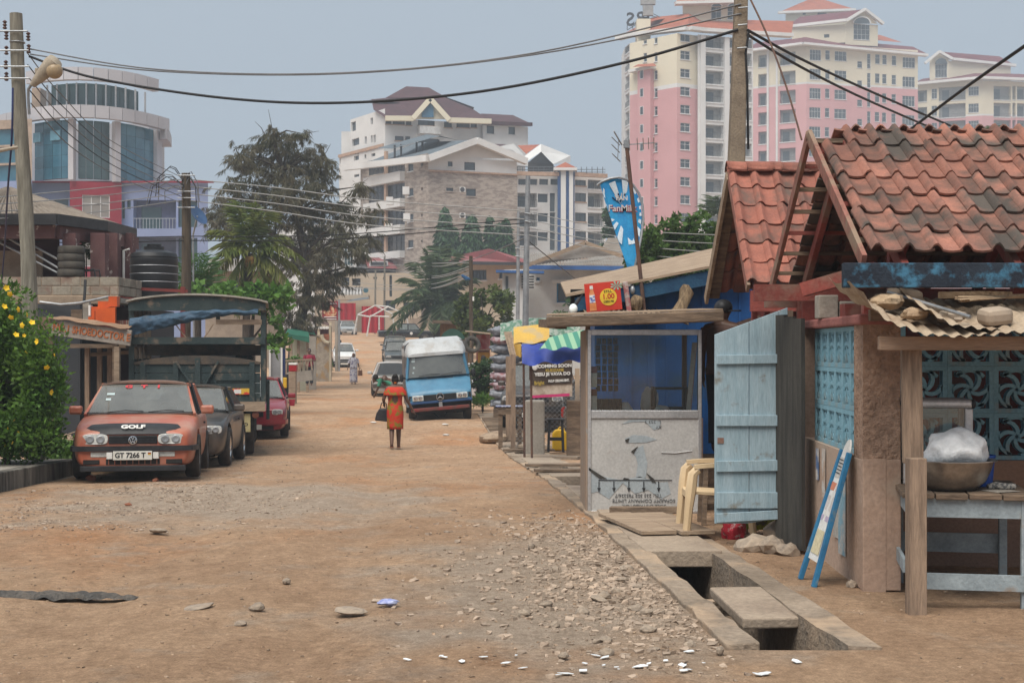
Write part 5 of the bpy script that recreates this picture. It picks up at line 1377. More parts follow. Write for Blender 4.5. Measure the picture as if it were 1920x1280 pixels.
# white estate with its back to us
PW=dict(L=4.3,W=1.68,H=1.45,nose=.68,hood=.84,belt=.90,tail=.85,yA=-1.0,yAt=-.3,yCt=2.0,yC=2.12,r=.30,wf=-1.3,wr_=1.3)
we=car('estate_car','dusty white estate car with broken rear window beside the blue van',(X(733,62),62,gz(0,62)),R(6),mat('old white paint',(.55,.54,.52),(.44,.42,.39),r=.5,bump=0),PW,detail=False);front_bits(we,PW,(.70,.82,.62,.84),None,(.36,.52),m_char,low=None,plate=False,sgn=1);we.rotation_euler=(0,0,R(6+180))
MB().box(-.35,.35,2.14,2.155,.60,.70).build('plate_recess',m_dark,we)
# black pickup seen from the side
pk=thing('pickup_truck','black double-cab pickup parked across the end of the street','pickup',pos(762,640,128),R(100),world=False)
m_blk=mat('black car paint',(.012,.013,.015),(.02,.02,.022),r=.25,bump=0,coat=.6)
st=[(-2.6,.78,.45,.88,.92),(-2.58,.80,.42,.92,.96),(-2.2,.86,.42,.98,1.04),(-1.2,.88,.42,1.04,1.10),(.6,.88,.42,1.08,1.08),(.9,.88,.42,1.08,1.08),(2.5,.87,.45,1.06,1.06),(2.6,.85,.5,1.03,1.03)]
mb=MB();loft(mb,st);smoothmesh(mb,'body',m_blk,pk,2,[(s*.86,y,.43,.25)for s in(-1,1)for y in(-1.6,1.5)])
MB().prism([(-1.3,1.06),(-.75,1.68),(.55,1.70),(.85,1.06)],-.72,.72,'x').build('cab',m_blk,pk,bev=.06)
for s in(-1,1):
 for a,b,c,e in((-1.12,-.72,-.12,-.12),(-.02,-.02,.50,.70)):
  mb=MB();x=s*.728;mb.add([(x,a,1.12),(x,b if b!=a else a,1.60),(x,c,1.60),(x,e,1.12)],[(0,1,2,3)]);mb.build('side_window',mat('pickup glass',(.25,.30,.30),(.16,.19,.19),r=.15,bump=0),pk)
mb=MB();mb.m=Matrix.Translation((-.885,-.35,.80))@Matrix.Rotation(R(-90),4,'Y');mb.lathe([(.13,0),(.13,.012),(0,.012)],(0,0,0),18);mb.build('door_badge',m_white,pk)
MB().box(-.75,.75,1.0,2.45,1.0,1.10).build('load_bed',m_dark,pk)
for y in(-1.6,1.5):
 for s in(-1,1):wheel(pk,s*.80,y,.37,.24,s)
# green-covered trailer and white car behind the van; car in the yard; dark car behind kiosk
car('saloon_car','white car glimpsed behind the right side of the blue van',(X(889,56),57,gz(0,56)),R(4),m_wcar,PS,detail=False)
yc=car('off_roader','dark grey car standing in front of the sack stack behind the fence',(X(1006,38.2)+.1,38.6,gz(0,38)+.05),R(-6),m_char,PV,detail=False);front_bits(yc,PV,(.5,.78,.72,.86),(.42,.70,.84),(.45,.60),m_black)
kc=car('estate_car','dark car with its tail lamp showing behind the glass kiosk',(X(1062,33.5)+.84,35.6,gz(0,35)),R(180-4),m_char,PW,detail=False);front_bits(kc,PW,(.70,.82,.55,.80),None,(.30,.46),m_char,low=None,plate=False,sgn=1)
gt=thing('covered_cart','dark green tarpaulin over a cart behind the roof of the blue van','cart',(X(848,72),72,gz(0,72)))
p=Vector((X(850,72),72,gz(0,72)));MB().box(p.x-.7,p.x+.7,71.5,73.4,p.z+.35,Z(633,72)).build('cart_body',m_wood,gt)
MB().prism([(X(827,72),Z(636,72))]+[(X(827,72)+(X(872,72)-X(827,72))*u,Z(633,72)+.45*math.sin(math.pi*u)**.7)for u in np.linspace(0,1,13)]+[(X(872,72),Z(636,72))],71.4,73.5,'y').build('tarpaulin',mat('green tarpaulin',(.015,.06,.04),(.02,.08,.055),r=.6,bump=.2),gt,smooth=True)
for s in(-.7,.7):wheel(gt,p.x+s,72,.35,.15,1 if s>0 else-1).location=(p.x+s,72,p.z+.35)

# ------------------------------------------------------------------ blue van
van=thing('delivery_van','old blue panel van with silver high roof parked leaning on the right','van',(X(826,41),41.2,gz(0,41.5)),R(5.5),world=False)
RO=Matrix.Translation((0,0,.35))@Matrix.Rotation(R(-4.6),4,'Y')@Matrix.Translation((0,0,-.35))
m_vb=mat('faded blue paint',(.075,.215,.335),(.06,.17,.275),r=.45,sc=1.8,bump=.02,coat=.15,dirt=(.16,.25,.31),dsc=1.6,dlo=.5,dhi=.78)
m_vr=mat('silver roof paint',(.52,.53,.53),(.43,.44,.44),r=.5,sc=2,bump=.03,dirt=(.34,.30,.26),dsc=2,dlo=.55,dhi=.75)
m_vs=mat('dusty van side',(.10,.105,.115),(.18,.14,.11),r=.55,sc=1.2,bump=.05)
def vpart(mb,nm,m,par=None,**k):
 mb.v=[tuple(RO@Vector(v))for v in mb.v];return mb.build(nm,m,par or van,**k)
W=.955
def sect(y,w,z0,z1,wt,zt,c=.06):  # lower and upper width
 return[(-w,y,z0),(-w,y,(z0+z1)/2),(-w*.99,y,z1),(-wt,y,zt-c),(-wt*.86,y,zt-.01),(0,y,zt),(wt*.86,y,zt-.01),(wt,y,zt-c),(w*.99,y,z1),(w,y,(z0+z1)/2),(w,y,z0)]
def skin(mb,secs,cap0=True,cap1=True):
 n=len(secs[0]);vs=[p for s in secs for p in s];fs=[]
 for i in range(len(secs)-1):
  for j in range(n-1):fs.append((i*n+j,i*n+j+1,(i+1)*n+j+1,(i+1)*n+j))
 if cap0:fs.append(tuple(range(n))[::-1])
 if cap1:fs.append(tuple((len(secs)-1)*n+j for j in range(n)))
 mb.add(vs,fs)
mb=MB();skin(mb,[sect(.95,W,.38,1.25,.93,1.32),sect(5.5,W,.38,1.25,.92,1.32)]);vpart(mb,'lower_body',m_vs)
mb=MB();skin(mb,[sect(.95,W*.985,1.25,1.5,.90,2.30,.10),sect(5.5,W*.98,1.25,1.5,.88,2.32,.10)]);vpart(mb,'upper_body',m_vs)
# roof cap with front slope
mb=MB();skin(mb,[sect(.55,.80,1.86,1.9,.78,1.96,.05),sect(.72,.86,1.87,1.98,.80,2.16,.08),sect(.98,.91,1.9,2.05,.83,2.34,.10),sect(1.6,.915,1.9,2.1,.84,2.40,.10),sect(5.52,.905,1.9,2.1,.83,2.40,.10)]);vpart(mb,'high_roof',m_vr,smooth=True,ang=35)
# nose: bonnet slope and wings
def nose_sec(y,w,z0,zt,dip=.03):return[(-w,y,z0),(-w,y,(z0+zt)/2),(-w*.985,y,zt-.06),(-w*.9,y,zt-dip),(-w*.5,y,zt),(0,y,zt+.01),(w*.5,y,zt),(w*.9,y,zt-dip),(w*.985,y,zt-.06),(w,y,(z0+zt)/2),(w,y,z0)]
mb=MB();skin(mb,[nose_sec(-.0,.86,.52,.76),nose_sec(.03,.90,.46,.82),nose_sec(.14,.935,.42,.90),nose_sec(.42,W,.42,1.12),nose_sec(.62,W,.42,1.28),nose_sec(.95,W,.42,1.33)]);vpart(mb,'bonnet',m_vb,smooth=True,ang=50)
# windscreen and pillars
q=[Vector((-.86,.52,1.26)),Vector((.86,.52,1.26)),Vector((.76,.66,1.90)),Vector((-.76,.66,1.90))]
def wq(u,v):return q[0].lerp(q[1],u).lerp(q[3].lerp(q[2],u),v)+Vector((0,-.07*(1-(2*u-1)**2),0))
mb=MB();mb.grid(wq,12,4);vpart(mb,'windscreen',glassmat('van windscreen',(.42,.45,.45),.12,.08,(.20,.21,.20),.5),smooth=True,ang=180)
for s in(-1,1):
 vpart(MB().beam((s*.885,.54,1.24),(s*.785,.68,1.93),.07,.09),'windscreen_pillar',m_vb)
 mb=MB();mb.add([(s*.945,.62,1.27),(s*.945,1.25,1.27),(s*.90,1.25,1.84),(s*.84,.78,1.86)],[(0,1,2,3)]);vpart(mb,'side_window',m_sideg)
 mb=MB();mb.add([(s*.95,.60,.45),(s*.955,.96,.45),(s*.945,.97,1.88),(s*.80,.70,1.9),(s*.94,.60,1.27)],[(0,1,2,3,4)]);vpart(mb,'door_panel',m_vs)
 mi=vpart(MB().ell((s*1.06,.60,1.28),(.065,.05,.13),12,8),'mirror',m_black,smooth=True);vpart(MB().beam((s*1.06,.6,1.3),(s*.93,.66,1.25),.04,.04),'mirror_arm',m_black,mi)
 x0,x1=sorted((s*.48,s*.80));hl=vpart(MB().box(x0,x1,-.03,.10,.585,.745),'headlight',m_lens,bev=.015)
 for f in(.30,.72):
  mb=MB();xc=x0+(x1-x0)*f;mb.m=Matrix.Translation((xc,-.034,.665))@Matrix.Rotation(R(90),4,'X');mb.lathe([(.062,0),(.04,.004),(0,.002)],(0,0,0),16);vpart(mb,'reflector',m_chrome,hl)
 x0,x1=sorted((s*.805,s*.90));vpart(MB().box(x0,x1,.0,.12,.59,.74),'indicator',m_dark,bev=.01)
gr=vpart(MB().box(-.475,.475,-.012,.08,.57,.745),'grille',m_black,bev=.01)
for k in range(6):vpart(MB().box(-.47,.47,-.024,-.01,.585+.027*k,.595+.027*k),'grille_bar',mat('grille grey',(.05,.05,.05),r=.5,bump=0),gr)
mb=MB();mb.m=Matrix.Translation((0,-.03,.665))@Matrix.Rotation(R(90),4,'X');mb.tube([(.105*math.cos(a),.105*math.sin(a),.01)for a in np.linspace(0,6.283,25)[:-1]],.014,6,close=True);sr=vpart(mb,'star_emblem',m_chrome)
for k in range(3):
 a=R(90+120*k);mb=MB();mb.m=Matrix.Translation((0,-.035,.665))@Matrix.Rotation(R(90),4,'X');b=a+.5
 mb.add([(0.10*math.cos(a),.10*math.sin(a),.006),(.02*math.cos(a+1.05),.02*math.sin(a+1.05),.006),(0,0,.012),(.02*math.cos(a-1.05),.02*math.sin(a-1.05),.006)],[(0,1,2),(0,2,3)]);vpart(mb,'star_point',m_chrome,sr)
vpart(MB().box(-.93,.93,-.02,.10,.49,.565),'front_apron',mat('blue apron',(.02,.06,.16),(.03,.08,.2),r=.6,bump=.1),bev=.02)
vpart(MB().beam((-.86,-.02,.33),(.84,-.02,.33),.10,.10),'bumper_beam',mat('rusty red beam',(.20,.035,.03),(.10,.05,.04),r=.8,sc=5,bump=.3),bev=.02)
vpart(MB().box(-.05,.05,-.05,.0,.36,.52),'centre_bracket',m_steel)
mb=MB();mb.box(-.85,.85,.08,1.5,.30,.49);mb.box(-.7,.7,.1,5.2,.2,.31);vpart(mb,'chassis',m_dark)
vpart(MB().box(-.28,.45,.50,.53,1.185,1.215),'air_vent',m_black)
for x0 in(-.55,.1):vpart(MB().tube([(x0,.42,1.29),(x0+.35,.43,1.33),(x0+.62,.46,1.31)],.012,5),'wiper',m_black)
for k,(u,v,a,b)in enumerate(((.07,.86,.10,.05),(.07,.74,.10,.06),(.09,.45,.06,.06),(.08,.22,.05,.05))):
 p=wq(u,v);vpart(MB().box(p.x-a/2,p.x+a/2,p.y-.012,p.y-.01,p.z-b/2,p.z+b/2),'windscreen_sticker',MATS['sticker'])
vpart(MB().tube([(.0,.9,2.36),(.0,.88,2.42),(.03,.86,2.44)],.012,5),'roof_hook',m_black)
for s in(-1,1):
 for y in(.55,4.1):wheel(van,s*.80,y,.335,.22,s)
vpart(MB().tube([(-.3,.2,.3),(-.1,.15,.08),(.1,.15,.1),(.25,.2,.3)],.012,5),'hanging_hose',m_black)

# ------------------------------------------------------------------ old timber truck
trk=thing('timber_truck','old dark green timber-bodied truck with torn blue tarpaulin roll','truck',(X(375,28.2),28.0,gz(0,28.6)),R(9.5),world=False)
m_tr=mat('flaking dark green paint',(.028,.045,.047),(.045,.062,.06),r=.8,sc=3,bump=.35,dirt=(.17,.13,.095),dsc=3.2,dlo=.55,dhi=.66)
m_tr2=mat('bare truck timber',(.12,.09,.065),(.06,.055,.05),r=.9,sc=3,bump=.4)
TL=4.0;TWd=1.27;bz0=.82+.38
def tp(mb,nm,m,par=None,**k):return mb.build(nm,m,par or trk,**k)
zb_=1.05;zt_=1.95;ztop=3.02
# corner and side posts
for s in(-1,1):
 for j,y in enumerate((0,.95,1.9,2.85,3.9)):
  tp(MB().box(s*TWd-.05,s*TWd+.05,y,y+.10,zb_,ztop-.05),'post',m_tr if j==0 else m_tr2)
 for k in range(4):
  tp(MB().box(s*(TWd-.005)-.015,s*(TWd-.005)+.015,.101,TL-.11,zb_+.02+.22*k,zb_+.02+.22*k+.205),'side_board',m_tr)
 tp(MB().box(s*TWd-.03,s*TWd+.03,.12,TL,2.18,2.36),'side_rail',m_tr2)
 tp(MB().box(s*TWd-.03,s*TWd+.03,.12,TL,ztop-.22,ztop-.06),'side_rail',m_tr2)
# tailgate: boards, curved top, braces
for k in range(4):
 tp(MB().box(-TWd+.06,TWd-.06,-.02,.02,zb_+.20*k+.02,zb_+.20*k+.212),'tail_board',m_tr,bev=.006)
mb=MB();pl=[(-TWd+.05,1.84)]+[(-TWd+.05+(2*TWd-.1)*u,1.88+.13*math.sin(math.pi*u)**.8)for u in np.linspace(0,1,13)]+[(TWd-.05,1.84)]
mb.prism(pl,-.05,.04,'y');tp(mb,'tail_top_board',m_tr2)
for a,b in(((-.42,1.28),(-.42-.0,1.9)),((0.0,1.05),(0,1.96)),((-.02,1.30),(-.42,1.9)),((.05,1.3),(.40,1.9)),((1.05,1.05),(1.05,1.88)),((-1.05,1.05),(-1.05,1.88))):
 mb=MB();mb.beam((a[0],-.045,a[1]),(b[0],-.045,b[1]),.045,.10,(1,0,0))if a[0]==b[0]else mb.beam((a[0],-.046,a[1]),(b[0],-.046,b[1]),.04,.10,(0,1,0));tp(mb,'tail_brace',m_tr)
tp(MB().box(.35,1.0,-.045,-.021,1.52,1.62),'tail_batten',m_tr)
stk=tp(MB().box(.62,1.0,-.05,-.022,1.24,1.36),'bumper_sticker',mat('sticker red yellow',(.55,.05,.03),(.65,.40,.05),r=.5,sc=6,lo=.48,hi=.52,bump=0));tp(MB().box(.70,.84,-.053,-.0505,1.26,1.34),'sticker_print',m_white,stk)
tp(MB().box(-TWd-.04,TWd+.04,-.06,.06,2.23,2.37),'cross_rail',m_tr,bev=.006)
tp(MB().box(-TWd+.06,TWd-.06,2.2,2.26,2.0,2.22),'inner_rail',m_tr2)
# roof: arched end board and roof skin
mb=MB();arc=lambda u:ztop+.02+.13*math.sin(math.pi*u)**.7
pl=[(-TWd-.05+(2*TWd+.1)*u,arc(u))for u in np.linspace(0,1,15)]+[(TWd+.05,ztop-.12),(-TWd-.05,ztop-.14)]
mb.prism(pl,-.08,-.03,'y');tp(mb,'roof_end_board',m_tr)
mb=MB();mb.grid(lambda u,v:(-TWd-.09+(2*TWd+.18)*u,-.14+(TL+.3)*v,arc(u)+.012+.01*math.sin(v*9+u*4)),16,8,(0,0,.035));tp(mb,'roof_skin',mat('pale roof canvas',(.40,.37,.32),(.28,.25,.21),r=.8,sc=2,bump=.2),smooth=True,ang=60)
tp(MB().box(.35,TWd-.03,-.02,.04,2.62,2.72),'hanging_rail',m_woodl)
tp(MB().box(.35,.43,-.02,.04,2.721,2.9),'hanging_post',m_tr)
mb=MB()
def tarp(u,v):
 x=-TWd-.02+2.46*u;z=2.74+.17*min(1,u*1.6)**.8-(.36-.26*min(1,u*1.25))*v
 q=Vector((x,v*.3,z));return(x,-.11-.07*math.sin(3.14*v)+.05*noise.noise(q*5)+.03*noise.noise(q*12),z+.03*noise.noise(q*6+Vector((4,0,0))))
mb.grid(tarp,70,12)
tp(mb,'tarpaulin_roll',mat('torn blue tarpaulin',(.032,.066,.11),(.05,.105,.165),r=.6,sc=6,st=(1,3,3),bump=.5,bsc=14,dirt=(.05,.05,.05),dsc=3,dlo=.58,dhi=.7),smooth=True,ang=180)
for x0,x1 in((-.42,-.22),(.30,.12)):
 tp(MB().tube([(x0,-.06,2.62),(x0*.5+x1*.5,-.05,2.48),(x1,-.05,2.36)],.012,5),'rope',m_woodl)
tp(MB().box(-TWd-.02,TWd+.02,-.04,TL,zb_-.10,zb_+.015),'bed_floor',m_tr2,bev=.01)
tp(MB().box(.75,TWd+.04,-.10,-.045,zb_-.14,zb_+.05),'corner_timber',m_woodl)
# cab in front of the bed
tp(MB().box(-1.05,1.05,TL+.06,TL+1.5,.7,2.35),'cab',m_tr,bev=.08)
tp(MB().box(-.62,.62,TL+.045,TL+.057,1.85,2.16),'cab_rear_window',mat('dusty cab glass',(.36,.37,.36),(.26,.27,.26),r=.3,sc=3,bump=0))
for s in(-1,1):
 tp(MB().box(s*.35-.05,s*.35+.05,-.0,TL+1.4,.72,.94),'chassis_rail',m_dark)
 for y in(.85,4.6):wheel(trk,s*.95,y,.46,.26,s);
 wheel(trk,s*.66,.85,.46,.24,s)
tp(MB().box(-1.1,1.1,.02,.3,.62,.8),'tail_frame',m_dark)
tpp=tp(MB().box(.62,1.02,-.02,.01,.50,.86),'rear_plate',mat('yellow plate',(.50,.42,.22),(.42,.35,.18),r=.6,bump=0))
letter('plate_lettering','T\nOP',.17,m_black,facing(Vector((.86,-.022,.70))),tpp,.0,1,.001)
mb=MB();mb.m=Matrix.Translation((1.12,-.03,.84))@Matrix.Rotation(R(90),4,'X');mb.lathe([(.07,0),(.07,.03),(0,.04)],(0,0,0),16);tp(mb,'rear_reflector',mat('rust red lens',(.16,.05,.03),r=.5,bump=0))
for k in range(3):
 tp(MB().box(TWd+.055,TWd+.12,.5+.5*k,.92+.5*k,.72,1.5),'tool_box',m_tr,bev=.01)
# ------------------------------------------------------------------ left side: poles, shop house, stalls
def poleobj(name,label,base,top,r0,r1,m,n=10):
 r=thing(name,label,'pole',base);mb=MB();k=14;pts=[]
 for i in range(k+1):
  u=i/k;p=Vector(base).lerp(Vector(top),u);w=r0*.25
  pts.append(p+Vector((noise.noise((u*3,base[0],0))*w,noise.noise((u*3,5,base[0]))*w,0)))
 mb.tube(pts,[r0+(r1-r0)*i/k+.012*noise.noise((i*.9,base[1],2))for i in range(k+1)],n);mb.build('shaft',m,r,smooth=True);return r
def insulator(root,p,n=4,r=.035):
 mb=MB();prof=[(0,0)]
 for i in range(n):prof+=[(r*.5,i*.045),(r,i*.045+.015),(r*.5,i*.045+.035)]
 prof+=[(0,n*.045)];mb.lathe(prof,p,10);mb.build('insulator',mat('brown porcelain',(.10,.05,.04),r=.3,bump=0),root,smooth=True)
PLd=21.0
b_=Vector((X(72,PLd),PLd,gz(0,PLd)-.2));t_=Vector((X(30,PLd),PLd,Z(26,PLd)))
PL=poleobj('utility_pole','leaning grey wooden utility pole with street lamp at far left',b_,t_,.125,.095,m_woodg,12)
def plz(py):return b_.lerp(t_,(Z(py,PLd)-b_.z)/(t_.z-b_.z))
for px,py in((53,77),(54,100),(9,55),(12,75),(12,103),(11,130),(12,152)):insulator(PL,at(px,py,PLd-.05),3)
for py in(62,98,128,150):
 mb=MB();c=plz(py);mb.tube([c+Vector((-.26,-.12,0)),c+Vector((.2,-.12,0))],.012,6);mb.build('bracket',m_steel,PL)
mb=MB();c=plz(80);mb.tube([c+Vector((.105*math.cos(a),.105*math.sin(a),0))for a in np.linspace(0,6.283,13)[:-1]],.01,5,close=True);mb.build('wire_band',m_steel,PL)
# lamp
lp=thing('street_lamp','beige street lamp head on a short arm of the left pole','street lamp',at(58,205,PLd))
MB().tube([at(55,215,PLd-.1),at(53,185,PLd-.14),at(53,168,PLd-.16),at(60,157,PLd-.2)],.022,8).build('arm',m_steel,lp,smooth=True)
m_lamp=mat('aged lamp shell',(.40,.34,.26),(.30,.25,.19),r=.6,sc=6,bump=.1)
a,b=at(61,160,PLd-.2),at(106,112,PLd-.35)
d=(b-a).normalized();MB().tube([a,a.lerp(b,.25),a.lerp(b,.5),a.lerp(b,.8),a.lerp(b,.97),b+d*.01],[.045,.075,.10,.125,.11,.03],14).build('head',m_lamp,lp,smooth=True)
mb=MB();c=a.lerp(b,.74)+Vector((.07,-.03,-.07));mb.ell(c,(.12,.12,.12),16,10);mb.build('lens_bowl',mat('yellowed lamp bowl',(.42,.31,.19),(.34,.25,.15),r=.35,bump=0),lp,smooth=True)
MB().lathe([(.028,0),(.028,.06),(.02,.07),(0,.07)],a.lerp(b,.32)+Vector((-.05,0,.06)),10).build('photocell',m_lamp,lp)
lp2=thing('street_lamp','flat grey lamp head poking in at the left picture edge','street lamp',at(0,285,16))
MB().beam(at(-70,295,15.8),at(34,276,16),.12,.06,(0,0,1),.5).build('head',m_lamp,lp2,bev=.02)
MB().tube([at(-60,293,15.8),(X(-60,15.8)-.3,15.8,Z(293,15.8)),(X(-60,15.8)-.3,15.8,gz(0,16))],.04,8).build('post',m_steel,lp2)
# second pole with cable loops
d2=42.0
p2=poleobj('utility_pole','dark timber utility pole with cable loops behind the truck',(X(350,d2),d2,gz(0,d2)-.2),(X(347,d2),d2,Z(325,d2)),.16,.13,mat('dark pole timber',(.10,.075,.05),(.06,.045,.032),r=.9,sc=3,st=(5,5,.4),bump=.5,bsc=10))
for k in range(9):
 a0=Vector((X(345,d2),d2-.1,Z(330+random.uniform(0,40),d2)));r=random.uniform(.3,.8);s=-1 if k<6 else .5
 mb=MB();ex=a0+Vector((s*r*1.4,0,-.1-r*.6));md=a0+Vector((s*r*.7,0,.30*random.random()+.15));mb.tube([a0,a0.lerp(md,.6)+Vector((0,0,.1)),md,md.lerp(ex,.5)+Vector((s*.15,0,.1)),ex],.014,5);mb.build('cable_loop',m_cable if k%2 else m_cableg,p2)
for py in(330,360,372,390):
 MB().tube([(X(335,d2),d2-.15,Z(py,d2)),(X(368,d2),d2-.15,Z(py,d2))],.015,5).build('bracket',m_steel,p2)
dish=thing('satellite_dish','blue satellite dish seen edge on right of the timber pole','satellite dish',at(372,420,46))
mb=MB();mb.m=Matrix.Translation(at(372,403,46))@Matrix.Rotation(R(55),4,'Y')@Matrix.Rotation(R(20),4,'X');mb.lathe([(0,-.10),(.2,-.075),(.36,-.0),(.37,.015),(.2,-.055),(0,-.08)],(0,0,0),24);mb.build('reflector',mat('dish blue',(.03,.07,.16),(.05,.10,.2),r=.5,bump=0),dish,smooth=True)
MB().tube([at(370,405,46),at(362,440,46.2),(X(362,46),46.2,gz(0,46))],.03,6).build('mast',m_steel,dish)

# ---- house with block parapet
HD=31.5
m_block=mat('sandcrete block',(.33,.29,.23),(.26,.22,.17),r=.95,sc=3,bump=.5,bsc=25,rnd=.22,dirt=(.24,.16,.12),dsc=2.5,dlo=.55,dhi=.68)
m_mort=mat('block mortar',(.36,.27,.19),(.28,.20,.14),r=.95,sc=4,bump=.4)
m_plum=mat('peeling plum paint',(.12,.055,.055),(.16,.085,.08),r=.85,sc=2,bump=.3,dirt=(.45,.38,.34),dsc=4,dlo=.60,dhi=.64)
m_mar=mat('maroon wall',(.085,.028,.026),(.11,.04,.035),r=.85,sc=1.5,bump=.2)
hs=thing('shop_house','two-storey house with concrete block parapet and peeling plum porch at left','house',(X(100,HD),HD,gz(0,HD)))
px0,px1=X(-140,HD),X(222,HD);zt,zbm=Z(519,HD),Z(562,HD)
MB().box(px0,px1-.01,HD+.012,HD+.16,zbm,zt-.01).build('parapet_core',m_mort,hs)
rowh=(zt-zbm-.10)/2
for r_ in range(2):
 x=px0-.2*r_
 while x<px1-.05:
  x2=min(x+.43,px1);MB().box(max(x,px0),x2-.018,HD+random.uniform(-.006,.004),HD+.02,zt-rowh*(r_+1)+.012,zt-rowh*r_-.004).build('block',m_block,hs,bev=.008);x+=.43
MB().box(px0,px1,HD-.02,HD+.18,zbm-.10,zbm+.10).build('slab_edge',m_mort,hs,bev=.02)
x=px1;y=HD+.2
for r_ in range(2):
 for k in range(4):MB().box(px1-.16,px1+.005,HD+.02+.5*k,HD+.48+.5*k,zt-rowh*(r_+1)+.012,zt-rowh*r_-.004).build('block',m_block,hs,bev=.008)
MB().box(px0,px1,HD+.2,37.5,zbm-.06,zbm+.05).build('floor_slab',m_concp,hs)
MB().box(px0,X(108,33.6),33.6,33.75,zbm,Z(428,33)).build('rear_wall',m_mar,hs)
MB().box(px0,X(78,32.8),32.8,32.9,zbm,Z(470,32.8)).build('half_wall',m_mort,hs)
for px,dd,m,w in((133,31.9,m_plum,.15),(187,32.8,m_plum,.17),(211,33.6,m_plum,.16),(236,36,m_plum,.2),(133,35.5,m_plum,.15)):
 MB().box(X(px,dd)-w,X(px,dd)+w,dd-w,dd+w,zbm+.05,Z(438,dd)).build('column',m,hs,bev=.01)
# beam and roof: eave runs left-right then turns back along the right side
ev=[Vector((px0,31.3,Z(405,31.3))),Vector((X(106,31.3),31.3,Z(405,31.3))),Vector((X(200,33.5),33.5,Z(418,33.5))),Vector((X(255,37.5),37.5,Z(432,37.5)))]
for a,b in zip(ev[:-1],ev[1:]):
 mb=MB();o=Vector((0,0,-.07));mb.beam(a+o,b+o,.05,.24);mb.build('fascia',m_black,hs)
 mb=MB();o=Vector((-.12,.35,-.32));mb.beam(a+o,b+o,.2,.30);mb.build('ring_beam',m_plum,hs)
m_roofc=mat('brown corrugated roof',(.17,.135,.105),(.24,.20,.16),r=.8,sc=1.5,bump=.3)
apx=Vector((X(20,36.5),36.5,Z(352,36.5)));apl=Vector((px0,36.5,Z(352,36.5)))
def corr(a,b,c,d,n,name,m,root,amp=.03):
 """corrugated quad: a-b along the eave, d-c along the ridge"""
 mb=MB();mb.grid(lambda u,v:a.lerp(b,u).lerp(d.lerp(c,u),v)+Vector((0,0,amp*math.sin(u*n*2*math.pi))),n*6,1);return mb.build(name,m,root,smooth=True,ang=180)
corr(ev[0],ev[1],apx,apl,20,'roof_slope',m_roofc,hs);corr(ev[1],ev[2],apx,apx,8,'roof_slope',m_roofc,hs);corr(ev[2],ev[3],apx+Vector((0,1.5,0)),apx,10,'roof_slope',m_roofc,hs)
mb=MB();mb.add([ev[0]+Vector((0,.1,-.2)),ev[1]+Vector((0,.1,-.2)),ev[2]+Vector((0,0,-.2)),ev[3]+Vector((0,0,-.2)),Vector((px0,37.5,Z(432,37.5)))],[(0,1,2,3,4)]);mb.build('ceiling',m_mar,hs)
for(x1,y1,x2,y2)in((-20,425,130,515),(-20,445,128,522),(-5,455,25,440),(-20,440,27,440),(25,440,110,487)):
 MB().tube([at(x1,y1,HD+.35),at(x2,y2,HD+.35)],.025,7).build('stair_rail',m_steel,hs,smooth=True)
# ground floor: dark panel wall and open stall bays
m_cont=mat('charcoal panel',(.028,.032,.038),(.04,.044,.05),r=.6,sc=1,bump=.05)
for k,(a,b)in enumerate(((-140,-20),(-20,70),(70,152))):
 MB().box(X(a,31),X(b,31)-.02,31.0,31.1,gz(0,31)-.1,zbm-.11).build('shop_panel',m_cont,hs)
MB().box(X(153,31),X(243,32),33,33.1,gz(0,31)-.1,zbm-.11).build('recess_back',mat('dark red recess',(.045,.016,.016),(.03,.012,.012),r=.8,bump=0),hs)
MB().box(X(150,30.9),X(252,30.9),30.2,33,Z(648,30.9)-.05,Z(645,30.9)).build('bay_roof',m_wood,hs)
for px in(163,186,205):MB().box(X(px,31)-.05,X(px,31)+.05,31,31.1,gz(0,31),Z(648,31)).build('bay_post',m_woodv,hs)
MB().beam(at(170,665,30.95),at(246,660,30.95),.05,.08).build('bay_rail',m_wood,hs)
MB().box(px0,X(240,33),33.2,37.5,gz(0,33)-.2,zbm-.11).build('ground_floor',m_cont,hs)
# things on the parapet
m_oldt=mat('old tyre',(.045,.042,.038),(.085,.075,.062),r=.9,sc=2,bump=.4,bsc=50)
def tyre_obj(c,r,w,label,group,rot=(0,0,0)):
 mb=MB();mb.lathe([(r*.58,-w/2*.8),(r*.66,-w/2),(r*.9,-w/2),(r*.985,-w*.36),(r,0),(r*.985,w*.36),(r*.9,w/2),(r*.66,w/2),(r*.58,w/2*.8),(r*.62,0)],(0,0,0),32,close=True)
 o=mb.build('tyre',m_oldt,smooth=True,loc=c,ang=60);o.rotation_euler=rot;tag(o,label,'tyre',group);return o
for k,lab in enumerate(('bottom','second lowest','second highest','topmost')):
 tyre_obj((X(133+(k%2),31.75),31.75,zt+.095+k*.172),.30,.17,lab+' tyre of the stack of four on the block parapet',None)
bc=thing('plastic_chair','black plastic chair standing on the upper terrace at left','chair',at(168,522,32.2))
p=Vector((X(168,32.3),32.3,zbm+.05));
for dx in(-.18,.18):
 for dy in(-.18,.18):MB().tube([p+Vector((dx*1.2,dy*1.2,0)),p+Vector((dx,dy,.42))],.022,6).build('leg',m_black,bc)
MB().cbox(p+Vector((0,0,.44)),(.42,.42,.03)).build('seat',m_black,bc);MB().cbox(p+Vector((-.17,0,.68)),(.03,.4,.46)).build('backrest',m_black,bc,bev=.01)
for dy in(-.2,.2):MB().tube([p+Vector((-.16,dy,.64)),p+Vector((.16,dy,.66)),p+Vector((.2,dy,.44))],.018,6).build('armrest',m_black,bc)
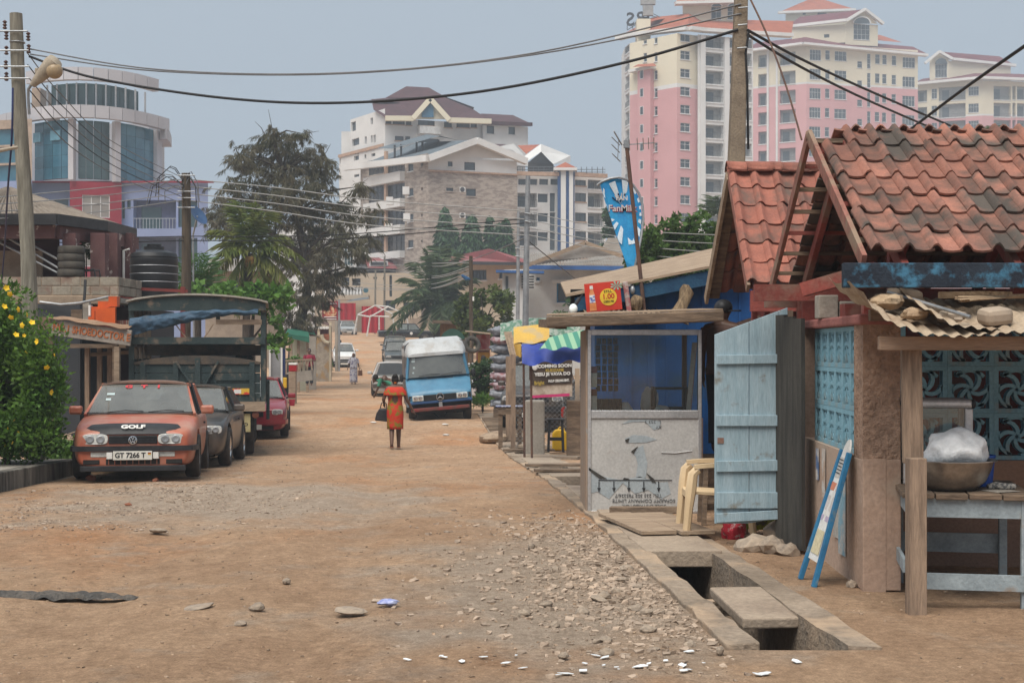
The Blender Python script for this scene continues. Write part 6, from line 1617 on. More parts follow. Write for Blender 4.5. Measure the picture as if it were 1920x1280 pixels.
# water tank on red steel frame
tk=thing('water_tank','black ribbed plastic water tank on a red frame behind the truck','water tank',at(285,560,34))
c=Vector((X(285,34),34.2,Z(558,34)));m_tank=mat('black tank plastic',(.016,.017,.019),(.028,.028,.03),r=.45,sc=2,bump=.05)
H_=Z(468,34)-Z(558,34);r0=.565;prof=[(r0*.97,0)]
for k in range(5):
 z=H_*.84*k/5;prof+=[(r0,z+.02),(r0,z+H_*.84/5-.03),(r0*.972,z+H_*.84/5-.012)]
prof+=[(r0,H_*.85),(r0*.93,H_*.93),(r0*.6,H_*.99),(.24,H_*1.0),(.24,H_*1.07),(.0,H_*1.08)]
MB().lathe(prof,c,36).build('tank_body',m_tank,tk,smooth=True,ang=35)
MB().lathe([(.17,H_*1.081),(.17,H_*1.12),(0,H_*1.13)],c,18).build('lid',m_tank,tk)
for k in range(3):MB().tube([c+Vector(((r0+.004)*math.cos(a),(r0+.004)*math.sin(a),H_*.84*(k+2)/5-.012))for a in np.linspace(0,6.283,33)[:-1]],.012,5,close=True).build('hoop',m_steel,tk)
m_redst=mat('red steel',(.22,.04,.03),(.16,.035,.03),r=.7,sc=4,bump=.1)
for px in(229,344):MB().box(X(px,33.5)-.05,X(px,33.5)+.05,33.4,33.5,gz(0,33),Z(538,33.5)).build('stand_post',m_redst,tk)
MB().beam(at(229,540,33.45),at(352,546,33.45),.06,.07).build('stand_rail',m_redst,tk);MB().box(X(228,34),X(350,34),33.4,35,Z(566,34),Z(559,34)).build('stand_deck',m_redst,tk)
MB().tube([at(232,548,33.9),at(232,470,33.9),at(243,467,33.9)],.03,6).build('inlet_pipe',m_white,tk)
# shoe repair sign
sh=thing('shop_sign','weathered grey timber board with raised orange shoe repair lettering','sign',at(170,640,27.5))
a,b=at(94,613,27.8),at(246,634,27.2);ax=(b-a).normalized();mid=(a+b)/2
brd=MB().beam(a,b,.04,.30).build('board',mat('grey sign board',(.32,.28,.24),(.22,.19,.165),r=.9,sc=4,st=(1,4,4),bump=.4),sh,bev=.01)
ang=math.atan2(ax.z,ax.x);Mx=Matrix.Translation(mid+Vector((.03,-.035,0)))@Matrix.Rotation(math.atan2(ax.y,ax.x),4,'Z')@Matrix.Rotation(R(90),4,'X')@Matrix.Rotation(ang,4,'Z')
letter('lettering','NO.1 SHOEDOCTOR E',.20,mat('rust orange letters',(.42,.13,.04),(.30,.10,.04),r=.8,sc=12,bump=.1),Mx,brd,.004,.87,.012)
mb=MB();mb.grid(lambda u,v:a.lerp(b,u*.95)+Vector((0,-.1+.9*v,.17+.05*v+.03*noise.noise((u*6,v*3,4)))),20,4,(0,0,.012));mb.build('rusty_cover',mat('tan rusty sheet',(.34,.22,.14),(.25,.15,.09),r=.85,sc=3,bump=.3),sh)
MB().box(X(72,27.8),X(97,27.8),27.75,27.82,Z(618,27.8),Z(594,27.8)).build('end_board',m_wood,sh)
p=at(217,640,27.1);MB().box(p.x-.05,p.x+.05,27.15,27.25,gz(0,27)-.1,p.z-.1).build('post',m_woodl,sh)
p=at(95,620,27.9);MB().box(p.x-.05,p.x+.05,27.9,28.0,gz(0,28)-.1,p.z).build('post',m_wood,sh)
# orange box sign
m_or=mat('orange sign',(.60,.10,.015),(.50,.08,.015),r=.5,sc=3,bump=0,fine=.1)
ob=thing('orange_sign','bright orange stepped box sign above the shoe repair board','sign',at(200,615,29.5))
O=lambda px,py:(X(px,29.5),Z(py,29.5))
MB().prism([O(174,575),O(186,575),O(186,565),O(206,565),O(206,556),O(222,556),O(222,575),O(210,575),O(186,583),O(180,583),O(180,602),O(168,602),O(168,594),O(174,594)],29.4,29.6,'y').build('stepped_frame',m_or,ob)
MB().prism([O(184,580),O(221,576),O(221,606),O(184,606)],29.3,29.395,'y').build('box',m_or,ob)
MB().box(X(167,29.5),X(171,29.5),29.45,29.6,Z(592,29.5),Z(572,29.5)).build('light_tube',m_white,ob)
rb=MB().prism([O(176,600),O(250,600),O(250,628),O(176,618)],29.65,29.7,'y').build('lower_board',m_redp,ob)
letter('lettering','JUP',.16,m_concp,facing(Vector((O(232,607)[0],29.64,O(0,606)[1]))),rb,0,1,.003);letter('lettering','CLOTH',.15,m_concp,facing(Vector((O(229,0)[0],29.64,O(0,617)[1]))),rb,0,1,.003)
MB().box(X(205,29.5),X(215,29.5),29.7,29.8,gz(0,29.5),Z(600,29.5)).build('post',m_wood,ob)
tag(MB().tube([at(75,566,30.9),at(115,571,30.8),at(150,568,30.7),at(205,556,30.4)],.03,6).build('drain_pipe',m_steel,smooth=True),'sagging grey pipe slung under the block parapet','pipe')
mb=MB();p0=at(133,590,30.8);mb.box(X(133,30.8),X(154,30.8),30.8,30.95,Z(602,30.8),Z(580,30.8));tag(mb.build('meter_board',m_wood),'small brown meter board on the charcoal wall','board')
tag(MB().box(X(155,30.8),X(167,30.8),30.8,30.95,Z(600,30.8),Z(565,30.8)).build('pale_panel',m_concp),'pale upright panel beside the orange sign','panel')
# tyres, sticks and pipe beside the kerb
tyre_obj((X(118,22.8),22.8,gz(0,22.8)+.34),.31,.19,'upper tyre of the pair lying beside the orange car',None,(.06,.05,0));tyre_obj((X(116,22.8),22.85,gz(0,22.8)+.13),.31,.19,'lower tyre of the pair lying beside the orange car',None)
tw=MB()
for k in range(70):
 c=Vector((X(random.uniform(85,128),25),25+random.uniform(-.5,.5),gz(0,25)+random.uniform(.05,.55)));d=Vector((random.uniform(-1,1),random.uniform(-.5,.5),random.uniform(-.25,.35))).normalized()*random.uniform(.15,.45);tw.tube([c-d,c+d],random.uniform(.008,.02),4)
o=tw.build('stick_pile',m_woodl);tag(o,'pile of dry sticks beside the tyres','sticks',kind='stuff')
tag(MB().tube([at(43,829,20.5),at(62,831,20.5),at(68,838,20.5),at(68,868,20.5)],.028,8).build('bent_pipe',m_white,smooth=True),'bent white pipe rising from the pavement at left','pipe')
mb=MB();p=at(181,755,25.5);mb.lathe([(.11,0),(.15,.30),(.165,.30),(.165,.33),(.14,.33),(.10,.03),(0,.02)],(p.x,25.5,gz(0,25.5)+.35),20);tag(mb.build('red_bucket',mat('dull red plastic',(.10,.022,.022),r=.5,bump=0),smooth=True),'dull red bucket in the dark stall behind the orange car','bucket')
tag(MB().box(p.x-.25,p.x+.25,25.3,25.8,gz(0,25.5),gz(0,25.5)+.35).build('wooden_box',m_wood),'low wooden box under the dull red bucket','box')
P,S=[],[]
for k in range(60):P.append((X(random.uniform(112,152),22)+0,21.9+random.uniform(-.3,.8),gz(0,22)+random.uniform(.02,.2)));S.append(random.uniform(.05,.2))
stones('stone_heap',P,S,m_stone,.7,label='heap of pale broken stones behind the kerb by the orange car',cat='stones')

# ---- stalls further up on the left
sd_=thing('green_stall','roadside stall with green awnings on the left beyond the trees','stall',at(570,700,66),0)
m_grn=mat('green awning',(.018,.10,.065),(.022,.13,.08),r=.6,sc=2,bump=.1)
mb=MB();mb.add([at(535,632,64),at(580,642,64),at(578,622,67),at(540,616,67),at(535,625,64),at(580,632,64)],[(0,1,5,4),(4,5,2,3)]);mb.build('awning',m_grn,sd_)
mb=MB();mb.add([at(545,618,68),at(592,628,68),at(592,640,68),at(588,618,71),at(548,610,71)],[(0,1,3,4),(1,2,3)]);mb.build('awning',m_grn,sd_)
MB().box(X(540,66),X(575,66),66.5,66.7,gz(0,66),Z(632,66)).build('back_wall',mat('pale stall wall',(.40,.40,.30),(.30,.27,.2),r=.8,bump=.1),sd_)
for px in(546,560,577):MB().box(X(px,64.5)-.06,X(px,64.5)+.06,64.4,64.5,gz(0,64),Z(635,64.5)).build('post',m_woodl,sd_)
MB().box(X(573,68),X(592,68),68,68.2,gz(0,68),Z(630,68)).build('grey_wall',m_concp,sd_)
wp=thing('stone_wall','stone-clad garden wall with pale quarter arch on the left','wall',at(605,685,78))
m_crazy=mat('crazy paving stone',(.42,.36,.28),(.30,.25,.2),r=.9,sc=3,bump=.6,bsc=9,dirt=(.36,.24,.12),dsc=1.6,dlo=.5,dhi=.56)
MB().box(X(592,78),X(617,78),78,78.3,gz(0,78)-.2,Z(628,78)).build('stone_panel',m_crazy,wp)
MB().tube([at(603,627,77.9),at(605,635,77.9),at(610,641,77.9),at(617,643,77.9)],.1,8).build('arch_band',mat('cream trim',(.58,.50,.36),r=.7,bump=0),wp)
MB().box(X(607,78),X(617,78),77.95,77.99,Z(637,78),Z(626,78)).build('brick_panel',m_brickred,wp)
MB().box(X(616,78)+.02,X(620.5,78),78,78.3,gz(0,78),Z(612,78)).build('pillar',MATS['cream trim'],wp)
g2=thing('roadside_shelter','small shelter with dark roof and scalloped white fringe behind the stone wall','shelter',at(600,640,82))
mb=MB();mb.add([at(576,600,82),at(622,612,82),at(606,594,86),at(570,590,86)],[(0,1,2,3)]);mb.build('roof',mat('brown roof sheet',(.10,.05,.04),(.14,.08,.06),r=.8,bump=.2),g2)
for k in range(9):mb=MB();c=at(578+5*k,614.5,82);mb.m=Matrix.Translation(c)@Matrix.Rotation(R(90),4,'X');mb.lathe([(.09,0),(0,.02)],(0,0,0),10);mb.build('fringe_scallop',m_white,g2)
for px in(578,597,619):MB().box(X(px,82)-.07,X(px,82)+.07,82.1,82.2,gz(0,82),Z(604,82)).build('post',MATS['cream trim'],g2)
MB().box(X(576,83),X(620,83),83.5,83.6,gz(0,83),Z(612,83)).build('back_screen',m_mar,g2)
fb=thing('food_billboard','red roadside billboard picturing food beside a grey post','billboard',at(637,690,88))
pn=MB().prism([(X(604,88),Z(600,88)),(X(634,88),Z(600,88)),(X(634,88),Z(564,88)),(X(604,88),Z(566,88))],88,88.1,'y').build('panel',mat('billboard maroon',(.22,.02,.03),(.30,.05,.06),r=.5,sc=3,bump=0),fb)
mb=MB();pl=[(X(619,88)+X(972.5,88)*math.cos(t),Z(584,88)+.38*math.sin(t))for t in np.linspace(0,6.283,21)[:-1]];mb.prism(pl,87.97,87.995,'y');mb.build('dish_picture',mat('food picture',(.60,.42,.25),(.42,.07,.04),r=.5,sc=3.5,lo=.45,hi=.55,bump=0,dirt=(.2,.3,.08),dsc=5,dlo=.6,dhi=.66),pn)
for py in(569,594,598):MB().box(X(608,88),X(631,88),87.96,87.99,Z(py+.8,88),Z(py-.8,88)).build('text_band',m_white,pn)
MB().box(X(634,88),X(637.5,88),88,88.1,gz(0,88),Z(561,88)).build('post',m_steel,fb)
MB().box(X(628,88),X(633,88),88,88.2,gz(0,88),Z(601,88)).build('pillar',m_concp,fb)
fe=thing('timber_railing','pale timber porch railing with crossed bars at the left stall','railing',at(560,700,64))
for k in range(10):
 px=538+5*k;MB().beam(at(px,676,61.5),at(px+(3 if k%2 else-3),700,61.5),.06,.05,(0,1,0)).build('bar',m_woodl,fe)
for py in(675,701):MB().beam(at(536,py+1,61.5),at(585,py-1.5,61.5),.08,.08).build('rail',m_woodl,fe)
MB().beam(at(540,708,61.3),at(586,703,61.3),.5,.45).build('plinth',m_concp,fe)
cb=thing('cool_box','red and white cool box on a cardboard box beyond the red car','cool box',at(549,705,52))
MB().box(X(541.5,52),X(556,52),52,52.3,Z(696,52),Z(684,52)).build('body',mat('cool box red',(.36,.015,.02),r=.4,bump=0),cb,bev=.02);MB().box(X(541,52),X(556.5,52),51.98,52.32,Z(683.8,52),Z(680,52)).build('lid',m_white,cb,bev=.01)
tag(MB().box(X(541,52),X(554,52),52,52.3,gz(0,52)+.0,Z(696.3,52)).build('cardboard_box',m_woodl),'tall cardboard box under the cool box','box')
tag(MB().lathe([(.1,0),(.13,.22),(.115,.22),(.09,.02),(0,.02)],(X(547,50.5),50.5,gz(0,50.5)),16).build('bucket',mat('pink red plastic',(.45,.03,.06),r=.4,bump=0),smooth=True),'small red bucket on the ground by the cardboard box','bucket')
o=MB().box(X(527,52.4),X(540,52.4),52.4,52.7,gz(0,52),Z(702,52)).build('dark_crate',m_dark);tag(o,'dark crate holding a yellow can left of the cool box','crate')
tag(MB().box(X(529,52.3),X(538,52.3),52.25,52.38,Z(728,52),Z(708,52)).build('yellow_can',m_yel,bev=.03),'yellow plastic can in the dark crate','can')
wt=thing('canvas_booth','grey canvas booth with blue stripe beyond the truck','booth',at(530,720,50))
MB().box(X(505,50),X(530,50),50,50.1,gz(0,50),Z(643,50)).build('canvas',mat('grey canvas',(.28,.28,.29),(.22,.22,.23),r=.8,bump=.1),wt);MB().box(X(530.2,50),X(535,50),49.9,50.05,Z(705,50),Z(645,50)).build('blue_stripe',mat('navy stripe',(.02,.03,.10),r=.7,bump=0),wt)
for x in(X(507,50),X(529,50)):MB().box(x-.03,x+.03,49.88,49.95,gz(0,50),Z(640,50)).build('post',m_white,wt)
# red curtains, tent frame at the street end
rt_=thing('red_curtain','large red cloth screen behind the white tent frame','curtain',at(700,622,145))
m_rc=mat('bright red cloth',(.48,.012,.022),(.36,.01,.018),r=.8,sc=.8,st=(6,6,.5),bump=.4,bsc=3,dist=.2)
mb=MB();mb.grid(lambda u,v:at(678+42*u,574+50*(1-v),145)+Vector((0,.15*math.sin(u*26),0)),40,3);mb.build('cloth',m_rc,rt_,smooth=True)
rt2=thing('red_curtain','darker red cloth screen hung behind the silver saloon','curtain',at(650,600,152));mb=MB();mb.grid(lambda u,v:at(626+41*u,568+32*(1-v),156)+Vector((0,.15*math.sin(u*22),0)),36,3);mb.build('cloth',m_rc,rt2,smooth=True)
tf=thing('tent_frame','bare white steel tent frame standing at the end of the street','tent frame',at(690,630,138))
m_tfr=mat('white steel tube',(.62,.60,.56),(.5,.48,.45),r=.5,bump=0)
def tfr(pts):MB().tube([at(*p)for p in pts],.09,6).build('frame_tube',m_tfr,tf)
tfr([(664,626,142),(671,590,142),(703,573,142),(735,588,142),(741,622,142)]);tfr([(688,630,136),(694,594,136),(728,575,136),(762,590,136),(768,626,136)])
tfr([(671,590,142),(694,594,136)]);tfr([(703,573,142),(728,575,136)]);tfr([(711,618,136),(711,593,136),(694,592,136)]);tfr([(711,593,136),(730,594,136)])
# shack with tyre right of the van
sk=thing('red_shack','small red and yellow roadside shack behind the right of the van','shack',at(898,690,54))
MB().box(X(893,54),X(918,54),54,55.5,gz(0,54),Z(627,54)).build('body',mat('red shack paint',(.26,.03,.03),(.36,.20,.18),r=.8,sc=3,bump=.2),sk)
mb=MB();mb.add([at(872,622,53.5),at(920,627,53.5),at(920,624,56),at(872,619,56),at(872,620,53.5),at(920,624.5,53.5)],[(0,1,5,4),(4,5,2,3),(0,3,2,1)]);mb.build('roof',m_woodl,sk)
MB().box(X(896,54),X(918,54),53.9,53.99,gz(0,54),Z(660,54)).build('lower_panel',mat('ochre panel',(.45,.27,.05),(.32,.18,.04),r=.8,bump=.1),sk);MB().box(X(894,53.5),X(919,53.5),53.4,54,Z(657,53.5),Z(655,53.5)).build('counter',m_wood,sk)
MB().box(X(881,53.5),X(884,53.5),53.5,53.6,gz(0,54),Z(622,53.5)).build('post',m_wood,sk)
tyre_obj((X(885,53),53,Z(646,53)),.33,.2,'tyre perched on the post beside the red shack',None,(R(70),.2,.3))
ys=thing('yellow_hut','low ochre timber hut with flat roof behind the van','hut',at(850,640,78));MB().box(X(825,78),X(886,78),78,80,gz(0,78),Z(607,78)).build('wall',mat('ochre boards',(.30,.17,.05),(.2,.11,.04),r=.85,sc=2,st=(6,6,.5),bump=.3),ys);MB().beam(at(812,603,77.5),at(890,606,77.5),1.2,.15).build('roof',m_wood,ys)
# boundary wall far right of the pickup
bw=thing('boundary_wall','pale panelled boundary wall behind the black pickup','wall',at(790,620,140))
for k in range(5):mb=MB();a=757+17*k;mb.box(X(a,140),X(a+16,140),140,140.3,gz(0,140)-.3,Z(597,140));mb.build('wall_panel',mat('wall buff',(.40,.32,.24),(.32,.25,.19),r=.9,sc=1,bump=.2),bw);MB().box(X(a+16,140),X(a+17,140),139.9,140.4,gz(0,140)-.3,Z(594,140)).build('pier',MATS['wall buff'],bw)
# steel posts near the sacks, timber pole right of the van
for px0_,px1_,yt,dd,r0_,lab in((983,990,330,40.5,.10,'tall grey steel lamp post rising above the sack stack'),(970,972,395,55,.085,'slimmer grey steel post just left of the tall one')):
 q=thing('steel_post',lab,'post',(X(px0_,dd),dd,gz(0,dd)));MB().tube([(X(px0_,dd),dd,gz(0,dd)),(X((px0_+px1_)/2,dd),dd,Z((yt+700)/2,dd)),(X(px1_,dd),dd,Z(yt,dd))],[r0_,r0_*.9,r0_*.7],10).build('shaft',m_steel,q,smooth=True)
 for py in(yt+70,yt+85):MB().tube([(X(px1_-6,dd),dd-.1,Z(py,dd)),(X(px1_+10,dd),dd-.1,Z(py+3,dd))],.02,5).build('bracket',m_steel,q)
p3=poleobj('utility_pole','brown timber pole with a blue lamp head right of the van',(X(884,62),62,gz(0,62)-.1),(X(883,62),62,Z(480,62)),.10,.085,MATS['dark pole timber'])
MB().tube([at(883,524,62),at(874,522,61.8),at(866,516,61.7)],[.03,.10,.05],8).build('lamp_head',mat('lamp blue',(.03,.12,.28),r=.5,bump=0),p3)
MB().box(X(886,62),X(889,62),61.9,62,Z(564,62),Z(556,62)).build('meter_box',m_white,p3)
for px,py0,py1,dd,lab in((720,575,480,150,'thin grey pole before the balcony house'),(703,580,505,152,'thinner pole left of the grey one at the balcony house')):
 poleobj('utility_pole',lab,(X(px,dd),dd,gz(0,dd)),(X(px+1,dd),dd,Z(py1,dd)),.14,.1,m_woodg,6)
# concrete pole at right
cp=thing('concrete_pole','tapered concrete power pole standing behind the tiled roofs','pole',(X(1365,18.6),18.6,gz(0,18)))
mb=MB();a0,a1=Vector((X(1362,18.6),18.6,gz(0,18)-.2)),Vector((X(1391,18.6),18.6,Z(-60,18.6)));mb.beam(a0,a1,.30,.30,(0,1,0),.52);mb.build('shaft',mat('pole concrete',(.25,.20,.145),(.19,.15,.11),r=.9,sc=4,bump=.5,bsc=40,fine=.35),cp,bev=.02)
for py in(20,52,95):p=a0.lerp(a1,(Z(py,18.6)-a0.z)/(a1.z-a0.z));MB().tube([p+Vector((-.05,-.13,0)),p+Vector((.07,-.13,.01))],.012,6).build('bolt',m_steel,cp)
MB().tube([at(1404,60,18.5),at(1398,100,18.5),at(1401,150,18.5),at(1403,280,18.6)],.016,6).build('down_cable',m_cable,cp)
# ------------------------------------------------------------------ buildings behind the street
m_frame=mat('window frame white',(.70,.70,.69),r=.5,bump=0,fine=.05)
m_frameD=mat('window frame dark',(.05,.05,.055),r=.5,bump=0)
m_rail=mat('balcony rail',(.10,.105,.11),r=.5,bump=0)
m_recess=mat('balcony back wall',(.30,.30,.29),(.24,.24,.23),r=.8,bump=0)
class Face:
 """vertical wall from plan point A to plan point B (left to right as seen from the street)"""
 def __init__(s,root,A,B,z0,z1,m,name='wall',depth=.3):
  s.root,s.z0,s.z1,s.m,s.name,s.depth=root,z0,z1,m,name,depth
  s.A,s.B=Vector(A),Vector(B);s.d=(s.B-s.A);s.L=s.d.length;s.d.normalize()
  s.n=Vector((s.d.y,-s.d.x))  # outward
  s.ops=[]
 def s_of(s,px):
  k=(px-960)/FPX;D=s.B-s.A
  t=(k*s.A.y-s.A.x)/(D.x-k*D.y);return t*s.L
 def y_of(s,sl):return s.A.y+s.d.y*sl
 def px(s,x0,y0,x1,y1,kind='w',**k):
  a,b=sorted((s.s_of(x0),s.s_of(x1)));ym=s.y_of((a+b)/2)
  s.ops.append((a,b,Z(y1,ym),Z(y0,ym),kind,k));return s
 def P(s,sl,z,o=0):q=s.A+s.d*sl+s.n*o;return Vector((q.x,q.y,z))
 def box(s,mb,a,b,z0,z1,o0,o1):
  v=[s.P(a,z0,o1),s.P(b,z0,o1),s.P(b,z0,o0),s.P(a,z0,o0),s.P(a,z1,o1),s.P(b,z1,o1),s.P(b,z1,o0),s.P(a,z1,o0)]
  mb.add(v,[(0,3,2,1),(4,5,6,7),(0,1,5,4),(1,2,6,5),(2,3,7,6),(3,0,4,7)])
 def done(s,bands=None):
  """bands: list of (z, material) from the ground up: colour changes of the wall"""
  ops=[o for o in s.ops if o[1]>.02 and o[0]<s.L-.02]
  ops=[(max(.01,o[0]),min(s.L-.01,o[1]),max(o[2],s.z0+.01),min(o[3],s.z1-.01),o[4],o[5])for o in ops]
  ops=[o for o in ops if o[1]>o[0]and o[3]>o[2]]
  bands=bands or[(s.z1,s.m)]
  zlo=s.z0
  for zhi,m in bands:
   zhi=min(zhi,s.z1)
   xs=sorted({0,s.L,*[v for o in ops for v in o[:2]]});zs=sorted({zlo,zhi,*[v for o in ops for v in o[2:4]if zlo<v<zhi]})
   vs=[];fs=[];mb=MB()
   for i in range(len(xs)-1):
    for j in range(len(zs)-1):
     cx,cz=(xs[i]+xs[i+1])/2,(zs[j]+zs[j+1])/2
     if any(o[0]<cx<o[1]and o[2]<cz<o[3]for o in ops):continue
     mb.add([s.P(xs[i],zs[j]),s.P(xs[i+1],zs[j]),s.P(xs[i+1],zs[j+1]),s.P(xs[i],zs[j+1])],[(0,1,2,3)])
   for o in ops:
    a,b,z0,z1=o[0],o[1],max(o[2],zlo),min(o[3],zhi)
    if z1<=z0:continue
    dp=-(1.1 if o[4]=='b' else s.depth)
    if o[2]>=zlo:mb.add([s.P(a,z0),s.P(b,z0),s.P(b,z0,dp),s.P(a,z0,dp)],[(0,1,2,3)])
    if o[3]<=zhi:mb.add([s.P(a,z1),s.P(b,z1),s.P(b,z1,dp),s.P(a,z1,dp)],[(3,2,1,0)])
    mb.add([s.P(a,z0),s.P(a,z1),s.P(a,z1,dp),s.P(a,z0,dp)],[(0,1,2,3)]);mb.add([s.P(b,z0),s.P(b,z1),s.P(b,z1,dp),s.P(b,z0,dp)],[(3,2,1,0)])
   if mb.v:mb.build(s.name,m,s.root)
   zlo=zhi
  for a,b,z0,z1,kind,k in ops:s.opening(a,b,z0,z1,kind,k)
  return s
 def opening(s,a,b,z0,z1,kind,k):
  w,h=b-a,z1-z0;fm=k.get('frame',m_frame);gl=k.get('glass',m_wglass)
  if kind in('w','g','p'):
   t=k.get('t',.07);o0,o1=-.20,-.08
   mb=MB();s.box(mb,a,a+t,z0,z1,o0,o1);s.box(mb,b-t,b,z0,z1,o0,o1);s.box(mb,a+t,b-t,z0,z0+t,o0,o1);s.box(mb,a+t,b-t,z1-t,z1,o0,o1)
   nx=k.get('nx',max(0,int(w/.9+.3)-1));nz=k.get('nz',1 if h>1.3 else 0)
   for i in range(nx):x=a+w*(i+1)/(nx+1);s.box(mb,x-t*.4,x+t*.4,z0+t,z1-t,o0,o1-.01)
   for i in range(nz):z=z0+h*(i+1)/(nz+1)+(.12*h if nz==1 else 0);s.box(mb,a+t,b-t,z-t*.4,z+t*.4,o0,o1-.015)
   f=mb.build('window',fm,s.root)
   if k.get('sill',1):mb=MB();s.box(mb,a-.1,b+.1,z0-.14,z0-.005,.0,.12);mb.build('sill',k.get('sillm',m_frame),f)
   mb=MB();mb.add([s.P(a,z0,-.15),s.P(b,z0,-.15),s.P(b,z1,-.15),s.P(a,z1,-.15)],[(0,1,2,3)]);mb.build('pane',gl,f)
  elif kind=='d':
   mb=MB();mb.add([s.P(a,z0,-s.depth),s.P(b,z0,-s.depth),s.P(b,z1,-s.depth),s.P(a,z1,-s.depth)],[(0,1,2,3)]);mb.build('window',gl,s.root)
  elif kind=='b':
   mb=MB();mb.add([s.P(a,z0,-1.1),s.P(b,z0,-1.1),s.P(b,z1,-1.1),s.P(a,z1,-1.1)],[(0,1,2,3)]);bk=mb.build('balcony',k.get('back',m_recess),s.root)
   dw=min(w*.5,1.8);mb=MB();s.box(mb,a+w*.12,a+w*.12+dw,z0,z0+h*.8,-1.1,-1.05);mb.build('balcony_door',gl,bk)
   mb=MB();rh=k.get('rh',1.0);ro=k.get('out',.03)
   s.box(mb,a,b,z0+rh-.05,z0+rh,-.05+ro,ro);n=max(3,int(w/.28))
   for i in range(n+1):x=a+w*i/n;s.box(mb,max(a,x-.02),min(b,x+.02),z0+.05,z0+rh-.05,-.04+ro,-.01+ro)
   mb.build('railing',k.get('rail',m_rail),bk)
   mb=MB();s.box(mb,a-.05,b+.05,z0-.22,z0,-.02,.12);mb.build('slab_edge',k.get('slab',m_frame),bk)
def tri(root,name,m,pts,faces,thick=0):
 mb=MB();P_=[at(*p)if not isinstance(p,Vector)else p for p in pts];mb.add(P_,faces);return mb.build(name,m,root)
def xy(px,d):return(X(px,d),d)
G0=2.5
m_pink=mat('pink tower render',(.60,.32,.32),(.56,.295,.295),r=.85,sc=.15,bump=.05,bsc=6,fine=.06)
m_cream=mat('cream tower render',(.70,.63,.48),(.65,.585,.445),r=.85,sc=.15,bump=.05,bsc=6,fine=.06)
m_wht=mat('white tower trim',(.68,.67,.65),(.62,.61,.59),r=.8,sc=.3,bump=0,fine=.05)
m_terr=mat('terracotta roof',(.36,.115,.065),(.30,.095,.06),r=.85,sc=.8,bump=.3,bsc=4)
m_marf=mat('maroon roof',(.16,.045,.055),(.13,.04,.05),r=.85,sc=.8,bump=.3,bsc=4)
def zz(x,y):return(x/2.91+1140,y/2.91)
def z8(x,y):return(x/3.692+1400,y/3.692)
# ---- pink and cream tower
t1=thing('apartment_tower','tall pink and cream apartment tower with red roofs, nearest of the three','tower',(X(1269,243),243,G0))
ze=Z(56,243)
def rows1(dy=0,n=13,y0=182):return[y0+dy+98.3*i for i in range(n)]
fL=Face(t1,xy(1181,251),xy(1269,243),G0,ze-.6,m_pink)
for y in rows1(10):
 fL.px(*zz(193,y),*zz(212,y+48),nx=0);fL.px(*zz(253,y-4),*zz(270,y+46),nx=0)
zp=Z(163.5,243)
fL.done([(zp,m_pink),(zp+.7,m_wht),(999,m_cream)])
mb=MB();f=fL;f.box(mb,f.s_of(1202),f.s_of(1226),G0,Z(130,247),-.1,.9);mb.build('projecting_bay',m_pink,t1)
for y in rows1(10,11,182+2*98.3):
 a,b=f.s_of(1206.5),f.s_of(1213);yy=f.y_of(a);mb=MB();f.box(mb,a,b,Z((y+48)/2.91,yy),Z(y/2.91,yy),.905,.93);w=mb.build('window',m_frame,t1);mb=MB();f.box(mb,a+.1,b-.1,Z((y+45)/2.91,yy),Z((y+3)/2.91,yy),.931,.94);mb.build('pane',m_wglass,w)
mb=MB();f.box(mb,f.s_of(1188),f.s_of(1230),Z(131,247),Z(126,247),-.1,1.4);mb.build('bay_cornice',m_wht,t1)
tri(t1,'bay_roof',m_terr,[(1186,126,247),(1231,124,244),(1226,119,247),(1196,121,249)],[(0,1,2,3)])
fR=Face(t1,xy(1269,243),xy(1308,245),G0,ze-.6,m_pink)
for y in rows1(-2):fR.px(*zz(395,y),*zz(448,y+48),nx=1)
fR.done([(zp,m_pink),(zp+.7,m_wht),(999,m_cream)])
fB=Face(t1,xy(1308,244),xy(1412,248),G0,ze-.6,m_wht)
for y in rows1(8,13,182):
 fB.px(*zz(530,y),*zz(631,y+74),'b');fB.px(*zz(655,y),*zz(722,y+74),'b');fB.px(*zz(740,y+4),*zz(784,y+74),'b')
fB.done()
for px in(1316,1361):mb=MB();a=fB.s_of(px-4.5);b=fB.s_of(px+4.5);fB.box(mb,a,b,G0,ze-.7,-.1,.5);mb.build('pilaster',m_wht,t1)
fS=Face(t1,xy(1171,255),xy(1181,251),G0,ze-.6,m_wht)
for y in rows1(35,13,182):fS.px(1172.5,y/2.91,1180,(y+74)/2.91,'b')
fS.done()
MB().box(X(1171,255),X(1412,248),256,262,G0,ze-.6).build('core',m_wht,t1)
# eaves and roofs
ev1=[(1158,69,254),(1182,63,252),(1291,50.5,242),(1320,54,244),(1484,64,250)]
for a,b in zip(ev1[:-1],ev1[1:]):MB().beam(at(*a)+Vector((0,0,-.3)),at(*b)+Vector((0,0,-.3)),1.6,.6).build('eave',m_wht,t1)
tri(t1,'roof',m_terr,[(1158,69,254),(1182,63,252),(1291,50.5,242),(1291,26,249),(1232,32,254),(1200,48,256)],[(0,1,5),(1,2,3,4,5)])
tri(t1,'roof',m_terr,[(1291,50.5,242),(1320,54,244),(1484,64,250),(1488,40,256),(1315,36,252),(1291,26,249)],[(0,1,4,5),(1,2,3,4)])
mb=MB();p=at(1206,40,251);mb.box(p.x-1.2,p.x+1.2,250,253,ze-1.5,Z(38,251));mb.build('roof_tower',m_cream,t1)
tri(t1,'roof',m_terr,[(1196,41,250),(1222,40,250),(1262,32,252),(1232,31,254)],[(0,1,2,3)])
fP=Face(t1,xy(1280,250),xy(1395,252),Z(40,250),Z(6,250),m_cream)
for x in(563,652):fP.px(*zz(x,38),*zz(x+56,108),'w',nx=1)
fP.done()
